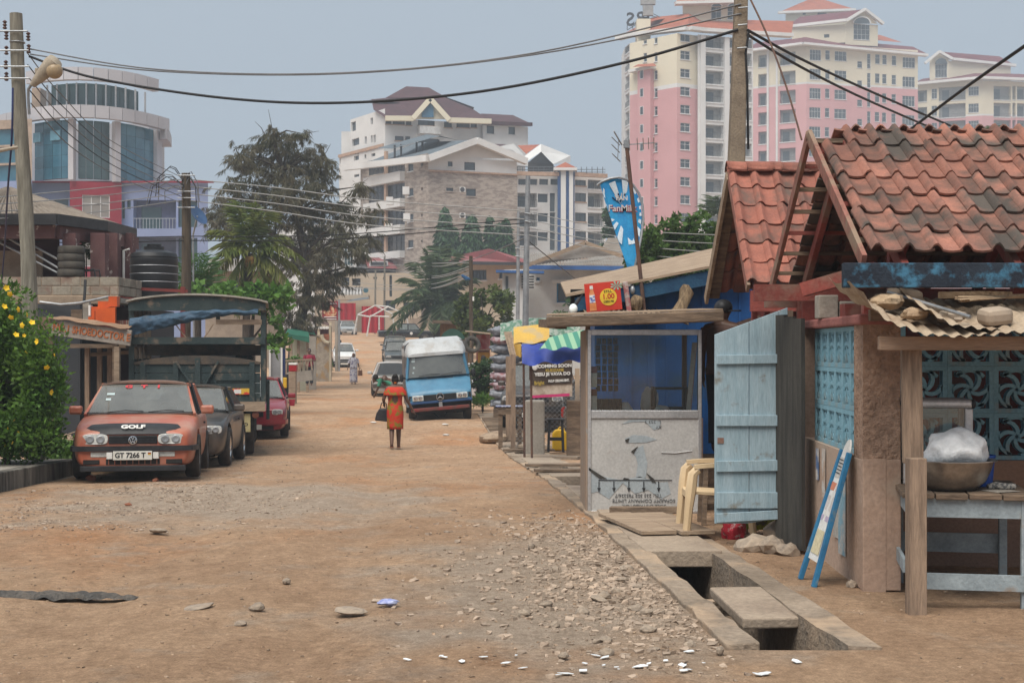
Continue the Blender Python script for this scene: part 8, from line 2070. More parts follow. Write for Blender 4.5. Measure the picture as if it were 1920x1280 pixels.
gl_=thing('green_glass_block','low grey block with green glass bays behind the casuarina','building',(X(600,178),178,3.5));q=Face(gl_,xy(520,178),xy(690,176),3,Z(420,177),m_offw)
for r_ in((585,425,612,445),(620,425,640,445),(596,465,640,495),(645,460,662,498)):q.px(*r_,'w',frame=m_frame,glass=m_tg,nx=2)
q.done();MB().box(X(522,180),X(690,180),179,188,3,Z(422,177)).build('core',m_offw,gl_)
br=thing('brown_house','low tan house wall behind the coconut palm','house',(X(480,90),90,0));q=Face(br,xy(385,90),xy(530,92),-.5,Z(505,90),mat('tan wall',(.42,.34,.26),r=.85,bump=.05));q.px(430,520,450,545,'d');q.done();tri(br,'roof',m_corr,[(375,508,88),(540,508,90),(520,485,98),(395,485,98)],[(0,1,2,3)])
dk=thing('brown_roof_house','house with dark brown roof glimpsed behind the flag','house',(X(1190,100),100,1));tri(dk,'roof',m_roofc,[(1120,478,98),(1240,482,98),(1215,446,106),(1140,446,106)],[(0,1,2,3)]);q=Face(dk,xy(1125,99),xy(1235,99),0,Z(478,99),m_ch);q.px(1150,490,1165,505,'d');q.done()
# ------------------------------------------------------------------ vegetation
def leaves(P,size,el=2.0,up=.3,dirs=None,fold=.25,jit=.3):
 """one folded diamond leaf at every point of P; returns vertex and face arrays"""
 n=len(P);P=np.asarray(P,float)
 if dirs is None:
  d=rng.normal(size=(n,3));d[:,2]=d[:,2]*.6+up
 else:d=np.asarray(dirs,float)+rng.normal(size=(n,3))*jit
 d/=np.linalg.norm(d,axis=1,keepdims=True)+1e-9
 a=np.cross(d,rng.normal(size=(n,3)));a/=np.linalg.norm(a,axis=1,keepdims=True)+1e-9
 nn=np.cross(d,a)
 s=size*rng.uniform(.6,1.25,(n,1))
 tip=P+d*s;l=P+d*s*.5+a*s/el/2+nn*s*fold*.3;r=P+d*s*.5-a*s/el/2+nn*s*fold*.3
 V=np.stack([P,l,tip,r],1).reshape(-1,3)
 F=(np.arange(n)*4)[:,None]+np.array([[0,1,2,3]])
 return V,F
def leafobj(name,VF,m,root):
 V=np.concatenate([v for v,f in VF]);off=0;F=[]
 for v,f in VF:F.append(f+off);off+=len(v)
 F=np.concatenate(F);me=bpy.data.meshes.new(name)
 me.vertices.add(len(V));me.vertices.foreach_set('co',V.astype(np.float32).ravel())
 me.loops.add(F.size);me.loops.foreach_set('vertex_index',F.astype(np.int32).ravel())
 me.polygons.add(len(F));me.polygons.foreach_set('loop_start',np.arange(0,F.size,4,dtype=np.int32));me.polygons.foreach_set('loop_total',np.full(len(F),4,dtype=np.int32))
 me.update();me.validate()
 return place(name,me,m,root)
def ball(c,r,n,sq=(1,1,1),shell=.5):
 d=rng.normal(size=(n,3));d/=np.linalg.norm(d,axis=1,keepdims=True)
 return np.array(c)+d*(shell+(1-shell)*rng.random((n,1))**.5)*np.array(r)*np.array(sq)
m_bark=mat('dark bark',(.075,.058,.045),(.045,.036,.03),r=.95,sc=4,st=(3,3,.6),bump=.6,bsc=10)
def limbs(root,base,forks,tips,r0,name='trunk'):
 mb=MB()
 pts=[Vector(p)for p in forks];k=len(pts)
 mb.tube(pts,[r0*(1-.6*i/(k-1))for i in range(k)],9)
 for t in tips:
  t=Vector(t);j=min(range(1,k),key=lambda i:(pts[i]-t).length+(0 if pts[i].z<t.z else 1.5));a=pts[j];m_=a.lerp(t,.5)+Vector((0,0,.12*(t-a).length))
  rr=r0*(1-.6*j/(k-1))*.55;mb.tube([a,m_,t],[rr,rr*.55,rr*.2],6)
 return mb.build(name,m_bark,root,smooth=True)

# flowering hedge at left
bu=thing('flowering_bush','dense green bush with yellow flowers beside the left pole','bush',(-7.1,19.6,gz(0,19.6)))
m_hedge=leafmat('bush leaves',(.07,.155,.025),(.13,.23,.035),.45)
VF=[];cl=[]
for k in range(150):
 px=random.uniform(-60,96);d=random.uniform(19.2,20.6);top_=560+max(0,px-10)*1.4;py=random.uniform(top_+12,836)
 if px>62 and py<640 and random.random()<.7:px-=45
 cl.append((px,py,d))
for k in range(22):cl.append((random.uniform(-50,75),random.uniform(812,846),19.7))
for px,py in((98,692),(90,668),(75,610),(105,745),(88,790),(100,640),(5,550),(30,562),(95,720)):cl.append((px,py,19.3))
for px,py,d in cl:
 c=at(px,py,d);P_=ball(c,.24,110,(1,1,.9),.3);dd=P_-np.array(c);VF.append(leaves(P_,.085,1.9,.3,dd*3+np.array([0,-.2,.25]),jit=.5))
leafobj('foliage',VF,m_hedge,bu)
limbs(bu,None,[(-7.0,19.8,gz(0,19.8)),(-7.05,19.75,.6),(-7.1,19.7,1.2),(-7.2,19.7,1.7)],[at(px,py,d)for px,py,d in cl[::4]],.05,'stem')
mb=MB()
for k in range(5):
 a=2*math.pi*k/5;mb.grid(lambda u,v:(math.cos(a)*.035*v-math.sin(a)*.022*(u-.5)*2*math.sin(math.pi*min(1,v+.15)),math.sin(a)*.035*v+math.cos(a)*.022*(u-.5)*2*math.sin(math.pi*min(1,v+.15)),.012*v),2,3)
fm=mb.mesh('flower');m_fl=mat('yellow petals',(.75,.50,.02),(.68,.42,.015),r=.6,bump=0,fine=0)
for k in range(42):
 px,py,d=random.choice(cl);p=at(px+random.uniform(-14,14),py+random.uniform(-14,14),d-.27)
 if k<12:p=at((36,12,18,8,110 if 0 else 52,20,40,60,30,88,95,70)[k],(580,540,552,575,590,596,610,605,628,690,735,640)[k],18.6)
 place('flower',fm,m_fl,bu,p,(R(70)+random.uniform(-.5,.5),random.uniform(-.6,.6),random.uniform(0,6)),(1.3,)*3 if k<12 else(.8,)*3)
# weeds by the kerb
wd=thing('weed_patch','bright green weeds growing behind the kerb by the orange car','weeds',(X(125,21.8),21.8,gz(0,21.8)))
m_weed=leafmat('weed leaves',(.10,.22,.03),(.15,.26,.05),.4);VF=[]
for k in range(34):c=np.array([X(random.uniform(92,156),21.9),random.uniform(21.5,22.4),gz(0,22)+random.uniform(.05,.42)]);VF.append(leaves(ball(c,.13,40),.09,2.2,.6))
leafobj('foliage',VF,m_weed,wd);wd['kind']='stuff'
# casuarina
ca=thing('casuarina_tree','large shaggy olive casuarina tree with drooping sprays left of centre','tree',(X(545,70),70,gz(0,70)))
CL=[(500,262,20),(470,290,30),(540,275,26),(590,285,20),(450,300,18),(510,310,36),(570,315,34),(605,320,18),(440,345,24),(490,350,36),(550,350,40),(600,350,24),(420,385,22),(470,390,30),(530,395,42),(590,400,36),(640,385,22),(672,350,13),(410,420,20),(460,430,26),(580,440,42),(640,420,30),(685,402,18),(560,480,36),(610,480,36),(660,460,24),(692,445,14),(590,520,30),(560,560,30),(625,520,18),(580,600,22),(545,600,20),(605,560,20),(565,250,9),(612,300,8),(520,245,10),(400,400,10),(655,500,12),(680,470,10)]
m_cas=leafmat('casuarina needles',(.085,.086,.045),(.13,.11,.065),.45,.3)
VF=[];tips=[]
for px,py,r in CL:
 dd=70+random.uniform(-1.5,1.5);rm=r/FPX*70;ns=int(14+r*r*.042)
 for q in range(ns):
  c=np.array(at(px,py,dd))+rng.normal(size=3)*rm*np.array([.55,.8,.45]);n=34
  ax=rng.normal(size=3);ax[2]=abs(ax[2])*.3-.35;ax/=np.linalg.norm(ax);t=rng.random((n,1))*.55
  P_=c+ax*t+np.array([0,0,-.35])*t**2;dr_=ax*.6+np.array([0,0,-1.0]);VF.append(leaves(P_,.36,11,0,np.repeat(dr_[None],n,0),0,.38))
 tips.append(at(px,py,dd))
leafobj('crown',VF,m_cas,ca)
limbs(ca,None,[(X(545,70),70,gz(0,70)-.2),at(552,640,70),at(566,590,70),at(578,540,70),at(572,480,70),at(555,400,70),at(530,320,70),at(510,260,70)],tips,.30)
mb=MB()
for(a,b,c)in(((500,260),(490,240),(478,228)),((515,262),(510,240),(503,205)),((560,262),(575,250),(598,246)),((420,400),(390,410),(372,425)),((440,370),(405,385),(385,400)),((640,380),(670,350),(690,335)),((600,300),(612,285),(620,270))):MB().tube([at(*a,70),at(*b,70),at(*c,70)],[.03,.018,.008],5).build('bare_twig',m_bark,ca)
# palms
def palm(name,label,c,fronds,m,trunk=None,leaflet=.5,nleaf=34,wid=9,tr=.16,droop=1.0,group=None):
 root=thing(name,label,'palm',(c[0],c[1],gz(0,c[1])),group=group);c=Vector(c)
 for e in fronds:
  e=Vector(e);L_=(e-c).length;mid=c.lerp(e,.5)+Vector((0,0,.22*L_*droop))
  pts=[c*((1-t)**2)+mid*(2*t*(1-t))+e*t*t for t in np.linspace(0,1,12)]
  mb=MB();mb.tube(pts,[.035*(1-.8*i/11)for i in range(12)],5)
  V=[];D=[]
  for i in range(nleaf):
   t=.12+.88*i/nleaf;p=c*((1-t)**2)+mid*(2*t*(1-t))+e*t*t;tg=((mid-c)*(1-t)+(e-mid)*t).normalized();sd_=tg.cross(Vector((0,0,1)));
   sd_=sd_.normalized()if sd_.length>.1 else Vector((1,0,0))
   for s in(-1,1):V.append(p);D.append(sd_*s*.8+tg*.55+Vector((0,0,-.45*droop)))
  lens=leaflet
  o=mb.build('frond',m,root)
  VF=[leaves(np.array([tuple(v)for v in V]),lens,wid,0,np.array([tuple(v)for v in D]),0,.12)]
  leafobj('leaflets',VF,m,o)
 if trunk:
  MB().tube(trunk,[tr*1.3]+[tr]*(len(trunk)-1),10).build('trunk',m_bark,root,smooth=True)
 return root
m_coco=leafmat('coconut leaves',(.10,.15,.030),(.20,.21,.05),.4)
c=at(470,470,56);F_=[(442,388,55.6),(455,380,56.3),(480,388,56),(498,396,55.5),(405,430,55.5),(418,470,55),(408,500,56.5),(535,440,56),(550,470,55.4),(556,500,56.5),(540,530,55.5),(425,545,55.5),(445,575,56),(500,560,55.4),(525,555,57),(465,400,57),(415,455,57)]
cp_=palm('coconut_palm','yellow green coconut palm in front of the casuarina',c,[at(*p)for p in F_],m_coco,[(X(462,56),56,gz(0,56)),at(462,600,56),at(466,530,56),at(470,475,56)],.8,64,10,.15,1.15)
for k in range(6):MB().ell(at(462+5*(k%3),486+9*(k//3),55.7),(.10,.10,.13),10,8).build('coconut',mat('coconut husk',(.30,.18,.05),(.22,.13,.04),r=.6,bump=0),cp_,smooth=True)
m_fan=leafmat('fan palm leaves',(.045,.12,.025),(.07,.15,.035),.35)
palm('young_palm','bushy young green palm behind the dark timber pole',at(370,545,47),[at(370+42*math.cos(a),535-60*max(.1,math.sin(a)),47+math.sin(a*5))for a in np.linspace(.1,3.04,17)],m_fan,[(X(370,47),47,gz(0,47)),at(370,545,47)],.40,26,9,.12,.4)
m_oil=leafmat('oil palm leaves',(.05,.085,.032),(.08,.115,.045),.35)
c=at(822,566,104);F_=[(735,612,102),(742,560,104),(748,585,101),(758,520,105),(778,490,106),(800,470,104),(825,462,105),(850,474,106),(872,492,104),(885,520,103),(892,555,104),(880,585,102),(860,600,101),(830,606,100.5),(800,612,101),(770,545,100),(812,478,101)]
palm('oil_palm','broad dark green oil palm spreading above the pickup',c,[at(*p)for p in F_],m_oil,[(X(824,104),104,gz(0,104)),at(823,600,104),at(822,570,104)],1.05,80,8,.42,1.0)
palm('far_palm','palm crown just showing above the tiled roof at right',at(1857,262,60),[at(1857+26*math.cos(a),262-26*math.sin(a),60+math.sin(a*3))for a in np.linspace(.2,2.95,9)],m_oil,[(X(1857,60),60,0),at(1857,262,60)],.3,24,8,.15,.5)
palm('far_palm','small palm top beside the balconies of the nearest tower',at(1350,402,80),[at(1350+38*math.cos(a),400-34*math.sin(a),80+math.sin(a*3))for a in np.linspace(-.2,3.3,11)],m_oil,[(X(1350,80),80,0),at(1350,402,80)],.6,26,8,.15,.8)
# broadleaf trees
def broad(name,label,blobs,m,d,leaf,dens,trunk,r0,cat='tree',el=1.8,group=None,dj=1.0):
 root=thing(name,label,cat,trunk[0],group=group);VF=[];tips=[]
 for px,py,r in blobs:
  dd=d+random.uniform(-dj,dj);c=at(px,py,dd);rm=r/FPX*d
  P_=ball(c,rm,int(dens*r*r),(1,1,.85),.45);VF.append(leaves(P_,leaf,el,.25));tips.append(c)
 leafobj('crown',VF,m,root);limbs(root,None,trunk,tips[::2],r0);return root
m_mango=leafmat('mango leaves',(.050,.088,.022),(.13,.16,.03),.45)
broad('mango_tree','round mango tree with yellow green new leaves behind the sacks',[(random.uniform(862,958),random.uniform(555,640),random.uniform(9,17))for _ in range(46)]+[(900,550,12),(925,545,12),(875,560,10),(950,556,10),(866,590,12)],m_mango,74,.26,.75,[(X(905,74),74,gz(0,74)),at(905,660,74),at(908,610,74)],.18,dj=2)
m_fic=leafmat('ficus leaves',(.060,.13,.025),(.10,.18,.04),.45)
broad('broadleaf_tree','bright green broadleaf tree behind the blue shed roof',[(random.uniform(1185,1330),random.uniform(435,530),random.uniform(12,22))for _ in range(52)]+[(1255,425,16),(1300,418,16),(1330,430,14),(1270,410,9),(1318,405,9),(1222,440,14),(1190,480,14),(1175,515,13),(1160,530,10)],m_fic,37,.17,.55,[(X(1270,37),37,gz(0,37)),at(1268,620,37),at(1265,520,37),at(1262,470,37)],.13,dj=1)
m_alm=leafmat('almond leaves',(.075,.18,.025),(.13,.25,.04),.4)
broad('almond_tree','bright green large-leaved tree spreading behind the truck roof',[(random.uniform(340,535),random.uniform(545,580),random.uniform(10,17))for _ in range(34)]+[(525,560,16),(535,575,12),(515,600,12),(505,640,13),(525,632,12),(535,645,9),(515,655,9),(350,560,16),(375,548,14),(430,540,12),(480,540,12)],m_alm,44,.26,.22,[(X(470,44),44,gz(0,44)),at(470,640,44),at(475,590,44)],.12,el=1.5)
m_pol=leafmat('mast tree leaves',(.028,.075,.024),(.045,.10,.032),.4,.2)
for k,(px,yt,w)in enumerate(((834,386,19),(852,424,11),(884,401,25),(918,403,9),(936,416,11),(949,407,15))):
 root=thing('mast_tree',('tall left pointed','small second','broadest middle','thin fourth','short fifth','rightmost dense')[k]+' dark conical mast tree before the office block','tree',(X(px,150),150,3.3),group='row of conical mast trees');VF=[]
 zt_,zb_=Z(yt,150),3.6
 n=int(2200+w*170);t=rng.random(n)**.8;th=rng.uniform(0,6.283,n);hz=zt_+(zb_-zt_)*t;rad=(w/FPX*150)*np.minimum(1,(t*2.6)**.75)*(.75+.3*rng.random(n))*(1+.14*np.sin(hz*5+th*2))
 P_=np.stack([X(px,150)+rad*np.cos(th),150+rad*np.sin(th),hz],1);D_=np.stack([np.cos(th)*.5,np.sin(th)*.5,-np.ones(n)],1);VF.append(leaves(P_,.75,3.2,0,D_,.2,.3));leafobj('crown',VF,m_pol,root)
 MB().tube([(X(px,150),150,3),(X(px,150),150,zt_-1)],[.2,.05],6).build('trunk',m_bark,root)
m_shr=leafmat('shrub leaves',(.04,.085,.03),(.06,.12,.03),.45)
broad('roadside_shrub','dark shrub with red flowers between the van and the sacks',[(random.uniform(888,922),random.uniform(675,742),random.uniform(7,12))for _ in range(22)],m_shr,46,.12,1.3,[(X(905,46),46,gz(0,46)),at(905,735,46),at(906,700,46)],.04,'shrub',dj=.5)
broad('roadside_grass','low bright grass tuft at the foot of the shrub by the van',[(random.uniform(890,920),random.uniform(745,756),random.uniform(5,8))for _ in range(12)],m_weed,44,.2,1.5,[(X(905,44),44,gz(0,44)),at(905,756,44)],.02,'grass',el=7,dj=.4)
broad('back_tree','dark tree mass rising behind the right side of the hotel block',[(random.uniform(1140,1172),random.uniform(380,470),random.uniform(10,16))for _ in range(16)],m_pol,130,.5,.8,[(X(1150,130),130,3),at(1150,500,130),at(1150,440,130)],.2)
broad('yard_tree','green tree behind the white house at the flag',[(random.uniform(1035,1100),random.uniform(565,600),random.uniform(6,11))for _ in range(14)],m_shr,60,.16,.6,[(X(1070,60),60,gz(0,60)),at(1070,640,60),at(1070,600,60)],.06)
broad('planter_shrub','leafy shrub on the balustrade behind the water tank',[(240,520,9),(236,526,7),(245,528,8)],m_alm,36,.12,1.2,[(X(240,36),36,Z(545,36)),at(240,538,36),at(240,525,36)],.02,'shrub',dj=.1)
broad('porch_plant','tall straggly potted plant on the upper terrace beside the tyres',[(160,470,10),(168,480,8),(155,460,7),(163,455,6)],m_mango,33.4,.10,.8,[(X(162,33.4),33.4,Z(555,33.4)),at(162,500,33.4),at(162,470,33.4)],.02,'plant',dj=.1)
broad('stall_climber','green climber on the porch railing of the left stall',[(545,678,8),(560,674,6),(553,672,6)],m_alm,62,.14,1.4,[(X(550,62),62,gz(0,62)),at(550,690,62),at(550,676,62)],.02,'plant',dj=.1)
broad('verge_weeds','tuft of grass beside the white compact car',[(612,680,6),(618,686,5),(606,684,5)],m_weed,86,.35,2,[(X(612,86),86,gz(0,86)),at(612,684,86)],.02,'grass',el=6,dj=.2)

# ------------------------------------------------------------------ people
def body(root,J,s=1.,voxel=.012,hands=True,name='body'):
 mb=MB();V={k:Vector(v)*s for k,v in J.items()}
 def seg(a,b,r0,r1,n=10):mb.tube([V[a],V[a].lerp(V[b],.5),V[b]],[r0*s,(r0+r1)/2*s*1.03,r1*s],n);mb.ell(V[b],(r1*s,)*3,8,6);mb.ell(V[a],(r0*s,)*3,8,6)
 h=V['head'];mb.ell(h,(.073*s,.090*s,.112*s),14,10);f=V['face']-V['head']if 'face' in V else Vector((0,.09,0))*s
 fn=f.normalized();mb.ell(h+fn*.092*s+Vector((0,0,-.012*s)),(.014*s,.018*s,.022*s),6,5);mb.ell(h+fn*.07*s+Vector((0,0,-.075*s)),(.035*s,.03*s,.03*s),8,6)
 for q in(-1,1):mb.ell(h+Vector((q*fn.y,-q*fn.x,0))*.075*s,(.014*s,.02*s,.03*s),6,5)
 mb.tube([V['neck']+Vector((0,0,-.06*s)),h+Vector((0,0,-.06*s))],.05*s,10)
 ch=V['chest'];mb.ell(ch,(.155*s,.105*s,.17*s),14,10);mb.ell(V['pelvis'],(.165*s,.115*s,.14*s),14,10);mb.tube([V['pelvis'],ch],[.13*s,.125*s],12)
 mb.tube([V['shL'],V['neck']+Vector((0,0,-.03*s)),V['shR']],[.055*s,.07*s,.055*s],10)
 for q in 'LR':
  seg('sh'+q,'el'+q,.052,.040);seg('el'+q,'wr'+q,.040,.026);seg('hip'+q,'kn'+q,.085,.06);seg('kn'+q,'an'+q,.063,.04)
  a=V['an'+q];t=V.get('toe'+q,a+Vector((0,.16,-.05))*s);mb.tube([a+Vector((0,0,-.02*s)),a.lerp(t,.5)+Vector((0,0,-.012*s)),t],[.036*s,.04*s,.022*s],8)
  if hands:
   w=V['wr'+q];d=(w-V['el'+q]).normalized();side=d.cross(Vector((0,1,0)));side=side.normalized()if side.length>.2 else Vector((1,0,0));bk=side.cross(d)
   pc=w+d*.045*s;mb.ell(pc,(.034*s,.022*s,.04*s),8,6)
   for i,ln in enumerate((.062,.072,.068,.052)):
    o=bk*(i-1.5)*.017*s;p0=w+d*.075*s+o;p1=p0+d*ln*.55*s+side*.006*s;p2=p1+(d*.8+side*.5).normalized()*ln*.5*s;mb.tube([p0-d*.03*s,p0,p1,p2],[.009*s,.009*s,.0085*s,.007*s],6)
   p0=w+d*.03*s+bk*.028*s;mb.tube([p0-d*.01*s,p0+(d+bk).normalized()*.03*s,p0+(d*1.4+bk).normalized()*.058*s],[.011*s,.010*s,.008*s],6)
 o=mb.build(name,m_skin,root);r=o.modifiers.new('r','REMESH');r.mode='VOXEL';r.voxel_size=voxel;sm=o.modifiers.new('s','SMOOTH');sm.factor=.5;sm.iterations=2
 bpy.context.view_layer.update();frozen(o);o.data.shade_smooth()
 return o
STAND=dict(head=(0,0,1.535),face=(0,.09,1.535),neck=(0,-.01,1.40),chest=(0,-.01,1.20),pelvis=(0,0,.90),shL=(-.175,-.01,1.345),shR=(.175,-.01,1.345),elL=(-.225,-.03,1.07),elR=(.225,-.03,1.07),wrL=(-.235,.05,.84),wrR=(.235,.05,.84),hipL=(-.09,0,.88),hipR=(.09,0,.88),knL=(-.095,.03,.48),knR=(.095,.03,.48),anL=(-.095,0,.08),anR=(.095,0,.08))
def loftc(root,name,m,secs,s=1.,n=20,wob=0.,fold=0):
 """cloth tube through elliptical sections (z, cx, cy, rx, ry)"""
 mb=MB();vs=[];fs=[]
 for i,(z,cx,cy,rx,ry)in enumerate(secs):
  for j in range(n):
   t=2*math.pi*j/n;k=1+wob*math.sin(t*fold+i)*(i/len(secs));vs.append(((cx+rx*k*math.cos(t))*s,(cy+ry*k*math.sin(t))*s,z*s))
 for i in range(len(secs)-1):
  for j in range(n):fs.append((i*n+j,i*n+(j+1)%n,(i+1)*n+(j+1)%n,(i+1)*n+j))
 mb.add(vs,fs);o=mb.build(name,m,root,smooth=True,ang=180);sb=o.modifiers.new('sub','SUBSURF');sb.levels=1;sb.render_levels=1;so_=o.modifiers.new('sol','SOLIDIFY');so_.thickness=.008;return o
def sleeve(root,name,m,pts,rs,s=1.):mb=MB();mb.tube([Vector(p)*s for p in pts],[r*s for r in rs],12);return mb.build(name,m,root,smooth=True)
def hairdo(root,J,s,bun=True,m=None):
 h=Vector(J['head'])*s;f=(Vector(J.get('face',(0,.09,1.535)))*s-h).normalized();mb=MB();mb.ell(h-f*.018*s+Vector((0,0,.018*s)),(.084*s,.094*s,.112*s),16,12)
 if bun:mb.ell(h-f*.075*s+Vector((0,0,.075*s)),(.06*s,.06*s,.055*s),12,8)
 return mb.build('hair',m or m_hair,root,smooth=True)
# woman in red dress, walking away
sc_=.975;wd_=31.2
wm=thing('person','woman in a red and gold patterned dress walking up the street','person',(X(741,wd_),wd_,gz(0,wd_)),R(4),world=False)
J={**STAND,'head':(0,.03,1.535),'face':(0.0,.12,1.52),'elL':(-.26,-.03,1.10),'wrL':(-.25,.12,.99),'elR':(.27,-.03,1.08),'wrR':(.39,.02,.86),'knL':(-.075,-.02,.47),'anL':(-.075,-.18,.10),'toeL':(-.075,-.06,.03),'knR':(.075,.08,.48),'anR':(.075,.08,.075),'toeR':(.075,.22,.03)}
body(wm,J,sc_,.010)
m_dress=mat('red gold print',(.50,.035,.015),(.46,.03,.012),r=.75,sc=3,bump=.15,bsc=20,dirt=(.20,.14,.015),dsc=6.5,dlo=.525,dhi=.545,fine=.12)
loftc(wm,'dress',m_dress,[(1.30,0,0,.165,.115),(1.22,0,0,.165,.125),(1.08,0,0,.145,.115),(.98,0,0,.155,.125),(.88,0,-.01,.185,.15),(.74,0,-.01,.185,.15),(.58,0,-.005,.178,.145),(.435,0,0,.18,.15)],sc_)
loftc(wm,'ruffle',m_dress,[(1.375,0,0,.175,.10),(1.33,0,0,.225,.14),(1.25,0,0,.255,.165),(1.185,0,0,.265,.175)],sc_,28,.05,9)
hairdo(wm,J,sc_)
mb=MB();c=Vector((0,-.045,1.475))*sc_;mb.cbox(c,(.05,.03,.025));mb.build('hair_tie',mat('orange tie',(.65,.16,.02),r=.6,bump=0),wm)
for q,a in((-1,(-.075,-.13,.035)),(1,(.075,.14,.02))):MB().cbox(Vector(a)*sc_,(.085,.24,.022)).build('sandal',mat('brown sandal',(.20,.07,.03),r=.6,bump=0),wm,bev=.008)
hb_=thing('handbag','black leather handbag carried by the woman in the red dress','handbag',(X(722,wd_),wd_+.1,gz(0,wd_)+.62));m_lth=mat('black leather',(.02,.02,.024),(.035,.034,.038),r=.4,sc=6,bump=.1)
p=Vector((X(741,wd_)-.25,wd_+.12,gz(0,wd_)+.965));MB().prism([(p.x-.21,p.z-.36),(p.x+.16,p.z-.40),(p.x+.15,p.z-.20),(p.x+.06,p.z-.10),(p.x-.10,p.z-.09),(p.x-.17,p.z-.20)],p.y-.07,p.y+.07,'y').build('bag_body',m_lth,hb_,bev=.03)
MB().tube([p+Vector((-.09,0,-.10)),p+Vector((-.06,0,.02)),p+Vector((0,0,.05)),p+Vector((.05,0,.0)),p+Vector((.05,0,-.11))],.012,6).build('bag_handle',m_lth,hb_)
# woman in white print, far
m_wp=mat('white violet print',(.60,.58,.62),(.20,.18,.30),r=.8,sc=13,lo=.52,hi=.58,bump=.1)
wd2=75.5;s2=1.0;w2=thing('person','woman in a white patterned blouse and skirt further up the street','person',(X(663,wd2),wd2,gz(0,wd2)),R(184),world=False)
J2={**STAND,'knL':(-.09,.1,.48),'anL':(-.09,.12,.08),'anR':(.09,-.12,.09),'elL':(-.25,-.02,1.08),'wrL':(-.30,.06,.86),'elR':(.25,-.02,1.08),'wrR':(.30,.06,.86)}
body(w2,J2,s2,.018);loftc(w2,'blouse',m_wp,[(1.42,0,-.01,.09,.08),(1.36,0,-.01,.185,.115),(1.2,0,-.01,.185,.135),(1.0,0,0,.175,.13),(.84,0,0,.215,.16)],s2);loftc(w2,'skirt',m_wp,[(.92,0,0,.17,.125),(.78,0,0,.205,.16),(.4,0,.0,.20,.18),(.1,0,0,.21,.21)],s2)
for q in(-1,1):sleeve(w2,'sleeve',m_wp,[(q*.17,-.01,1.35),(q*.245,-.02,1.12)],[.075,.075])
hairdo(w2,J2,s2,False,mat('brown headwrap',(.22,.09,.05),r=.8,bump=.1))
mb=MB();p=Vector((X(663,wd2)+.36,wd2-.05,gz(0,wd2)+.60));mb.cbox(p,(.22,.12,.28));mb.tube([p+Vector((-.08,0,.14)),p+Vector((0,0,.28)),p+Vector((.08,0,.14))],.015,5);tag(mb.build('handbag',mat('tan leather',(.20,.09,.045),r=.5,bump=.1),bev=.0),'brown handbag carried by the woman in white','handbag')
def simple_person(label,loc,yaw,shirt,trous,s=1.0,J_=None,hat=None,voxel=.018):
 r=thing('person',label,'person',loc,yaw,world=False);Jx={**STAND,**(J_ or{})};body(r,Jx,s,voxel)
 C=Vector(Jx['chest']);Pv=Vector(Jx['pelvis']);Nk=Vector(Jx['neck'])
 secs=[(Nk.z-.03,Nk.x,Nk.y,.10,.08),(Nk.z-.08,Nk.x,Nk.y,.18,.115),(C.z,C.x,C.y,.185,.135),((C.z+Pv.z)/2,(C.x+Pv.x)/2,(C.y+Pv.y)/2,.17,.14),(Pv.z-.05,Pv.x,Pv.y,.19,.145)]
 loftc(r,'shirt',shirt,secs,s)
 for q in 'LR':
  a,b=Vector(Jx['sh'+q]),Vector(Jx['el'+q]);sleeve(r,'sleeve',shirt,[a,a.lerp(b,.85)],[.07,.058],s)
  h_,k_,n_=(Vector(Jx[j+q])for j in('hip','kn','an'));sleeve(r,'trouser_leg',trous,[h_+Vector((0,0,.04)),k_,n_+Vector((0,0,.03))],[.11,.08,.07],s)
 hairdo(r,Jx,s,False)if hat is None else hat(r,Jx,s)
 return r
m_dk=mat('dark trousers',(.025,.025,.03),r=.85,bump=.1);m_rs=mat('wine shirt',(.25,.015,.04),(.2,.012,.03),r=.85,bump=.1)
simple_person('man in a wine red shirt standing with folded arms at the left stall',(X(580,63.5),63.5,gz(0,63.5)+.35),R(190),m_rs,m_dk,1.0,dict(elL=(-.25,.02,1.1),elR=(.25,.02,1.1),wrL=(.0,.17,1.12),wrR=(.0,.2,1.08)))
simple_person('person in a red top walking beside the billboard post',(X(638,95),95,gz(0,95)),R(10),mat('coral red shirt',(.45,.06,.05),r=.85,bump=.1),m_dk,1.0,dict(wrR=(.33,.1,.9)))
simple_person('woman in a pink print top standing behind the roadside shrub',(X(906,49),49,gz(0,49)+.1),R(20),mat('pink print',(.50,.20,.24),(.30,.12,.16),r=.8,sc=16,bump=.1),mat('pink wrapper',(.35,.15,.17),r=.8,bump=.1),1.02,dict())
simple_person('person in a green shirt bending over beside the blue van',(X(736,45),45,gz(0,45)),R(95),mat('mint green shirt',(.06,.26,.17),(.05,.22,.14),r=.85,bump=.1),mat('grey trousers',(.20,.21,.22),r=.85,bump=.1),1.0,dict(head=(0,.55,1.08),face=(0,.62,1.02),neck=(0,.42,1.08),chest=(0,.25,1.02),shL=(-.17,.36,1.08),shR=(.17,.36,1.08),elL=(-.18,.45,.80),elR=(.18,.45,.80),wrL=(-.14,.55,.58),wrR=(.14,.55,.58),knL=(-.1,.08,.48),knR=(.1,.08,.48)))
def cap(r,J_,s):
 h=Vector(J_['head'])*s;mb=MB();mb.ell(h+Vector((0,0,.035*s)),(.10*s,.115*s,.09*s),16,10);mb.cbox(h+Vector((.12*s,0,.0)),(.12*s,.14*s,.014*s));return mb.build('cap',m_black,r,smooth=True)
simple_person('person in a black cap reaching up behind the kiosk and door',(X(1353,15.6)+.02,15.6,gz(0,15.6)+.60),R(-20),mat('brown shirt',(.12,.07,.055),r=.85,bump=.1),m_dk,1.02,dict(elR=(.34,.05,1.42),wrR=(.55,.1,1.60)),cap,.014)
